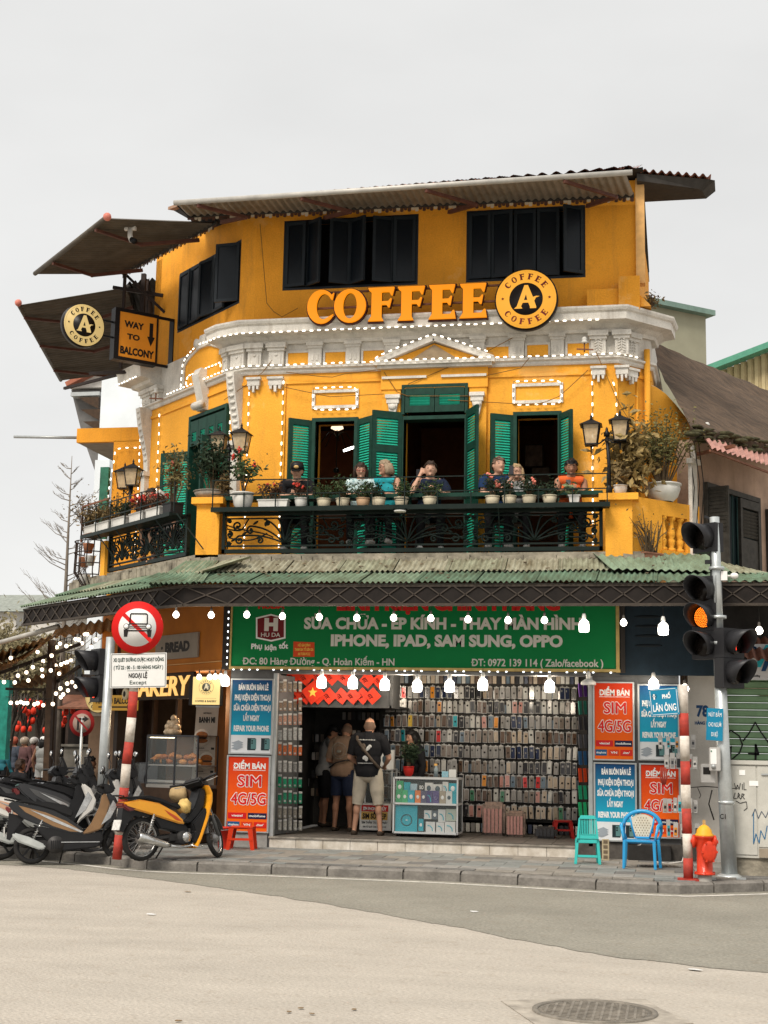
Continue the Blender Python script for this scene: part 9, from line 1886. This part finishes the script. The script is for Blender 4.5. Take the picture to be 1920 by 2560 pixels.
gh=thing('grey_house','grey and white house with bracketed eaves and a red gable edge at upper left','building',(0,0,0));a,b,c,d=atY(178,975,20),atY(255,975,20),atY(205,1085,20),atY(238,1180,20);m=MB();m.prism([(a.x,a.z),(b.x,b.z),(b.x,3),(d.x,3),(d.x,d.z),(c.x,c.z)],20,21);m.obj('wall',mat('shaded_grey',(.16,.155,.15),.85,var=.15),gh)
a,b=atY(172,965,19.8),atY(290,905,19.8);MB().bar(a,b,.5,.14).obj('gable_edge',TILE,gh);m=MB();m.prism([(a.x,a.z-.06),(b.x,b.z-.06),(b.x,a.z-.06)],19.85,20.2);m.obj('gable',mat('cream_wall',(.56,.54,.50),.85,var=.1),gh);MB().box(atY(180,982,19.7).x,atY(252,982,19.7).x,19.6,20,atY(200,982,19.7).z-.12,atY(200,982,19.7).z).obj('eave',GREY,gh)
for i in range(3):p=atY(228+i*6,1008+i*30,19.7);m=MB();m.prism([(p.x-.4,p.z+.17),(p.x+.28,p.z+.17),(p.x+.28,p.z-.2),(p.x-.0,p.z-.07)],19.6,19.7);m.obj('bracket',WOODD,gh)
fh=thing('distant_house','pale distant house with a hipped grey roof behind the bare tree','building',(0,0,0));a,b=atY(-60,1530,34),atY(140,1530,34);MB().box(a.x,b.x,34,38,0,a.z).obj('wall',mat('cream_wall',(.56,.54,.50)),fh);z1=atY(0,1478,34).z;m=MB();m.add([(a.x-.5,33.7,a.z),(b.x+.3,33.7,a.z),(b.x+.3,38,a.z),(a.x-.5,38,a.z),(a.x,35.5,z1),(b.x-1.2,35.5,z1)],[(0,1,5,4),(1,2,5),(2,3,4,5),(3,0,4)]);m.obj('roof',mat('grey_green_roof',(.26,.28,.25),.8,var=.2),fh)
for px in(48,62):p=atY(px,1560,33.9);MB().box(p.x-.12,p.x+.12,33.85,34,p.z-.2,p.z+.2).obj('window',mat('dark_pane',(.2,.2,.19)),fh)
def tree(label,base,h,seed,ma,spread=.55,lv=6,leaves=0,lm=None,tw=.05):
 r=random.Random(seed);t=thing('bare_tree' if not leaves else 'street_tree',label,'tree',base);m=MB();L_=MB()
 def br(p,d,l,rad,n):
  q=p+d*l;mid=p.lerp(q,.5)+Vector((r.uniform(-1,1),r.uniform(-1,1),0))*l*.05;m.tube([p,mid,q],[rad,rad*.85,rad*.7],5 if n<3 else 4,cap=False)
  if leaves and n>=lv-2:
   for k in range(leaves):c=q+Vector((r.gauss(0,1),r.gauss(0,1),r.gauss(0,1)))*l*.8;R=Euler((r.uniform(0,6),r.uniform(0,6),0)).to_matrix();s=.09;L_.add([c+R@Vector(v)for v in((-s,0,0),(0,s*.5,0),(s,0,0),(0,-s*.5,0))],[(0,1,2,3)])
  if n>=lv:return
  for k in range(2 if n else 1):dd=(d+Vector((r.uniform(-1,1),r.uniform(-1,1)*.8,r.uniform(-.05,.5)))*spread).normalized();br(q,dd,l*r.uniform(.66,.86),rad*.62,n+1)
  if n<3:br(q,(d+Vector((r.uniform(-.1,.1),0,.25))).normalized(),l*.85,rad*.75,n+1)
 br(Vector((0,0,0)),Vector((0,0,1)),h*.24,tw,0);m.obj('branches',ma,t)
 if leaves:L_.obj('crown',lm,t,kind='stuff')
 return t
BARK=mat('bark_grey',(.20,.17,.14),.9,var=.2);BARKD=mat('bark_dark',(.05,.038,.03),.9,var=.3)
# tall slender bare tree: straight leader with rising side branches
p=atY(160,1560,14);bt_=thing('bare_tree','slender bare tree with fine rising twigs against the sky at left','tree',(p.x,14,0));zt=atY(180,1140,14).z;m=MB();r=random.Random(3);xt=atY(180,1140,14).x-p.x;m.tube([(0,0,0),(0,0,p.z),(xt*.6,0,(p.z+zt)/2),(xt,0,zt)],[.09,.06,.035,.008],7)
for k in range(38):
 u=k/38;z=p.z-1.2+(zt-p.z+1.0)*u;x=xt*max(0,u-.1)*1.0;s=r.choice((-1,1));l=(1.45-1.1*u)*r.uniform(.6,1.15);d=Vector((s*l*r.uniform(.6,1),r.uniform(-.7,.7)*l,l*r.uniform(.35,.8)));a=Vector((x,0,z));e=a+d;m.tube([a,a+d*.5+Vector((0,0,-.10*l)),e],[.016,.010,.004],4,cap=False)
 for j in range(13):f=r.uniform(.25,1);q=a+d*f;g_=Vector((s*r.uniform(.1,.4),r.uniform(-.3,.3),r.uniform(.08,.38)))*l*.5;m.tube([q,q+g_],[.006,.0025],3,cap=False);q2=q+g_*.5;m.tube([q2,q2+Vector((s*.1,r.uniform(-.1,.1),.14))*l],.003,3,cap=False)
m.obj('branches',BARK,bt_)
DRYC=leafm('drytree',(.26,.22,.12),(.09,.08,.045))
for k,(px,Y,h,lb)in enumerate(((30,26,5.4,'dry olive tree mass behind the ochre awnings at far left'),(105,30,5.2,'second dry leafed tree behind the awnings'),(-30,22,5.0,'dry leafed tree cut by the left edge'))):p=atZ(px,2000,0);X_=atY(px,1800,Y).x;tree(lb,(X_,Y,.1),h,11+k,BARKD,.75,6,9,DRYC,.16)
for k,(px,Y)in enumerate(((22,12),(62,15),(92,18))):X_=atY(px,1850,Y).x;tree('%s dark twisting street trunk from the left under the red decorations'%ORD[k],(X_,Y,.1),3.6,31+k,BARKD,.5,3,0,None,.12)
# street backdrop: shop houses far down the left street
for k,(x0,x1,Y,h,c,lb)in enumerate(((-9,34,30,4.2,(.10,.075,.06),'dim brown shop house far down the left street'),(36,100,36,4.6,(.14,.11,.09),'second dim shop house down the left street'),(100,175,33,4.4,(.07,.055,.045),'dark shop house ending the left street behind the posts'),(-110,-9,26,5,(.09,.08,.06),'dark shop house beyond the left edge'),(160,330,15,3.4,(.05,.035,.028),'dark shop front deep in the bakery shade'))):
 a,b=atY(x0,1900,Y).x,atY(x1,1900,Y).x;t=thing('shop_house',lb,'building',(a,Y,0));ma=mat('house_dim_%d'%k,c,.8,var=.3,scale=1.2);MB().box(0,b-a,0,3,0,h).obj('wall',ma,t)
 for i in range(3):w=(b-a)/3;MB().box(.1+i*w,i*w+w*.85,-.05,0,.2,2.4).obj('shop_opening',mat('opening_dark',(.015,.012,.010)),t);MB().box(.2+i*w,i*w+w*.6,-.06,0,3.0,3.8).obj('window',mat('window_dim',(.03,.035,.035),.3),t)
 m=MB();m.prism([(-1.1,2.5),(0,2.85),(0,2.8),(-1.1,2.45)],0,b-a,'YZ');m.obj('awning',(RUST,WOODD)[k%2],t)
for k in range(60):  # red festive hangings over the street
 px=rnd.uniform(20,190);py=1745+rnd.uniform(0,80)+(8 if px>100 else 0);Y=rnd.uniform(13,20);p=atY(px,py,Y);o=MB().lathe([(.02,.09),(.06,.07),(.075,0),(.06,-.07),(.02,-.09)],n=8);o.use(RDM);o=o.obj('red_lantern',mat('lantern_red',(.34,.05,.035),.7,var=.5,scale=20),loc=p);tag(o,'small red lantern hanging over the left street','lantern','red lanterns over the left street')
# ochre awnings with bulb strings
OCA=mat('ochre_awning',(.36,.19,.06),.8,var=.35,scale=6,c2=(.12,.06,.025));aw=thing('street_awning','sagging ochre street awnings on a pale roller bar along the left street','awning',(0,0,0))
def A3(px,py,Y):return atY(px,py,Y)
MB().tube([A3(-20,1612,3.0),A3(145,1566,1.4)],.045,8).obj('roller_bar',mat('awning_bar',(.46,.44,.40)),aw)
for q in(((145,1568,1.4),(330,1540,1.0),(330,1575,3.2),(130,1592,3.6)),((-30,1640,2.8),(145,1585,1.6),(110,1605,4),(-30,1672,4.6)),((-30,1668,3),(60,1645,2.4),(120,1600,4),(-30,1705,5)),((25,1715,4),(175,1655,3),(175,1690,5),(60,1722,5.4))):a,b,c,d=[A3(*v)for v in q];sheet(a,b,c,d,9,.03,.01).obj('awning_sheet',OCA,aw)
for a,b,w in(((15,1722,4),(112,1724,4),.05),((130,1600,3.4),(118,1960,3.4),.11),((138,1690,3.6),(128,1930,3.6),.10),((-20,1690,4),(200,1610,2.5),.05),((112,1726,4),(200,1665,3),.05)):p,q=A3(*a),A3(*b);p.z=p.z;MB().bar(p,Vector((q.x,q.y,.1))if w>.09 else q,w).obj('pole',BARKD if w<.09 else WOODD,aw)
bl_=[(27,1645),(94,1630),(130,1640),(142,1618),(150,1609),(133,1625),(108,1653),(129,1639),(82,1668),(66,1681),(45,1689),(37,1706),(10,1705),(105,1674),(127,1676),(106,1690),(71,1701),(139,1664),(153,1661),(161,1658),(168,1655),(177,1650),(166,1615),(178,1616),(189,1598),(197,1599),(205,1608),(212,1585),(218,1585),(240,1599),(228,1617),(148,1684),(27,1757),(43,1757),(52,1755),(60,1758),(68,1758),(86,1761),(94,1758),(108,1763),(132,1760),(168,1709),(151,1721),(170,1726),(129,1735),(140,1734),(158,1736),(152,1743),(180,1705),(189,1716),(191,1697)]
BLG_=mat('bulb_glow_soft',(1,.80,.58),.4,emit=3.2,var=0);bme=MB().ball((0,0,0),.036,8).mesh('bulb',BLG_);bst=thing('bulb_string','strings of round warm bulbs strung under the ochre awnings at left','string lights',(0,0,0))
for x,y in bl_:Y=2.2+1.6*rnd.random();p=atY(x,y,Y);link('bulb',bme,bst,p);m=MB();m.tube([p+Vector((0,0,.03)),p+Vector((0,0,.16))],[.016,.006],5);m.obj('socket',SOCK,bst)
m=MB()
for pts in(((-10,1680),(60,1668),(110,1640),(150,1600),(240,1575)),((10,1690),(80,1655),(130,1660),(200,1640)),((15,1742),(60,1745),(110,1748),(140,1745)),((130,1722),(160,1722),(195,1690))):m.tube([atY(x,y,2.9)for x,y in pts],.006,4)
m.obj('wire',WIRE,bst)
gc=thing('switch_cabinet','grimy grey street cabinet behind the seated people at left','cabinet',(0,0,0));a,b=atY(160,1866,8),atY(221,2000,8);MB().box(a.x,b.x,8,8.5,.1,a.z).obj('body',mat('cabinet_grime',(.13,.12,.10),.8,var=.3),gc);MB().box(a.x-.05,b.x+.05,7.95,8.5,a.z,a.z+.05).obj('lid',mat('cabinet_grime',(.13,.12,.10)),gc)
bw=thing('beige_pillar','brown beige pillar with a small number plate left of the bakery','pillar',(0,0,0));a,b=atY(224,1790,3.6),atY(262,2000,3.6);MB().box(a.x,b.x+.9,3.6,4.4,.1,a.z+.9).obj('shaft',mat('pillar_beige',(.26,.17,.11),.8,var=.15),bw);MB().box(a.x+.04,a.x+.28,3.58,3.6,a.z+.0,a.z+.15).obj('number_plate',mat('plate_pale',(.4,.35,.28)),bw)
p=atY(2,1860,9);MB().box(p.x-1.2,p.x+.12,9,9.2,1.2,atY(2,1700,9).z).obj('green_tarp',mat('tarp_teal',(.02,.22,.17),.7,var=.3));tag(bpy.data.objects['green_tarp'],'teal tarpaulin hanging at the far left edge','tarpaulin')
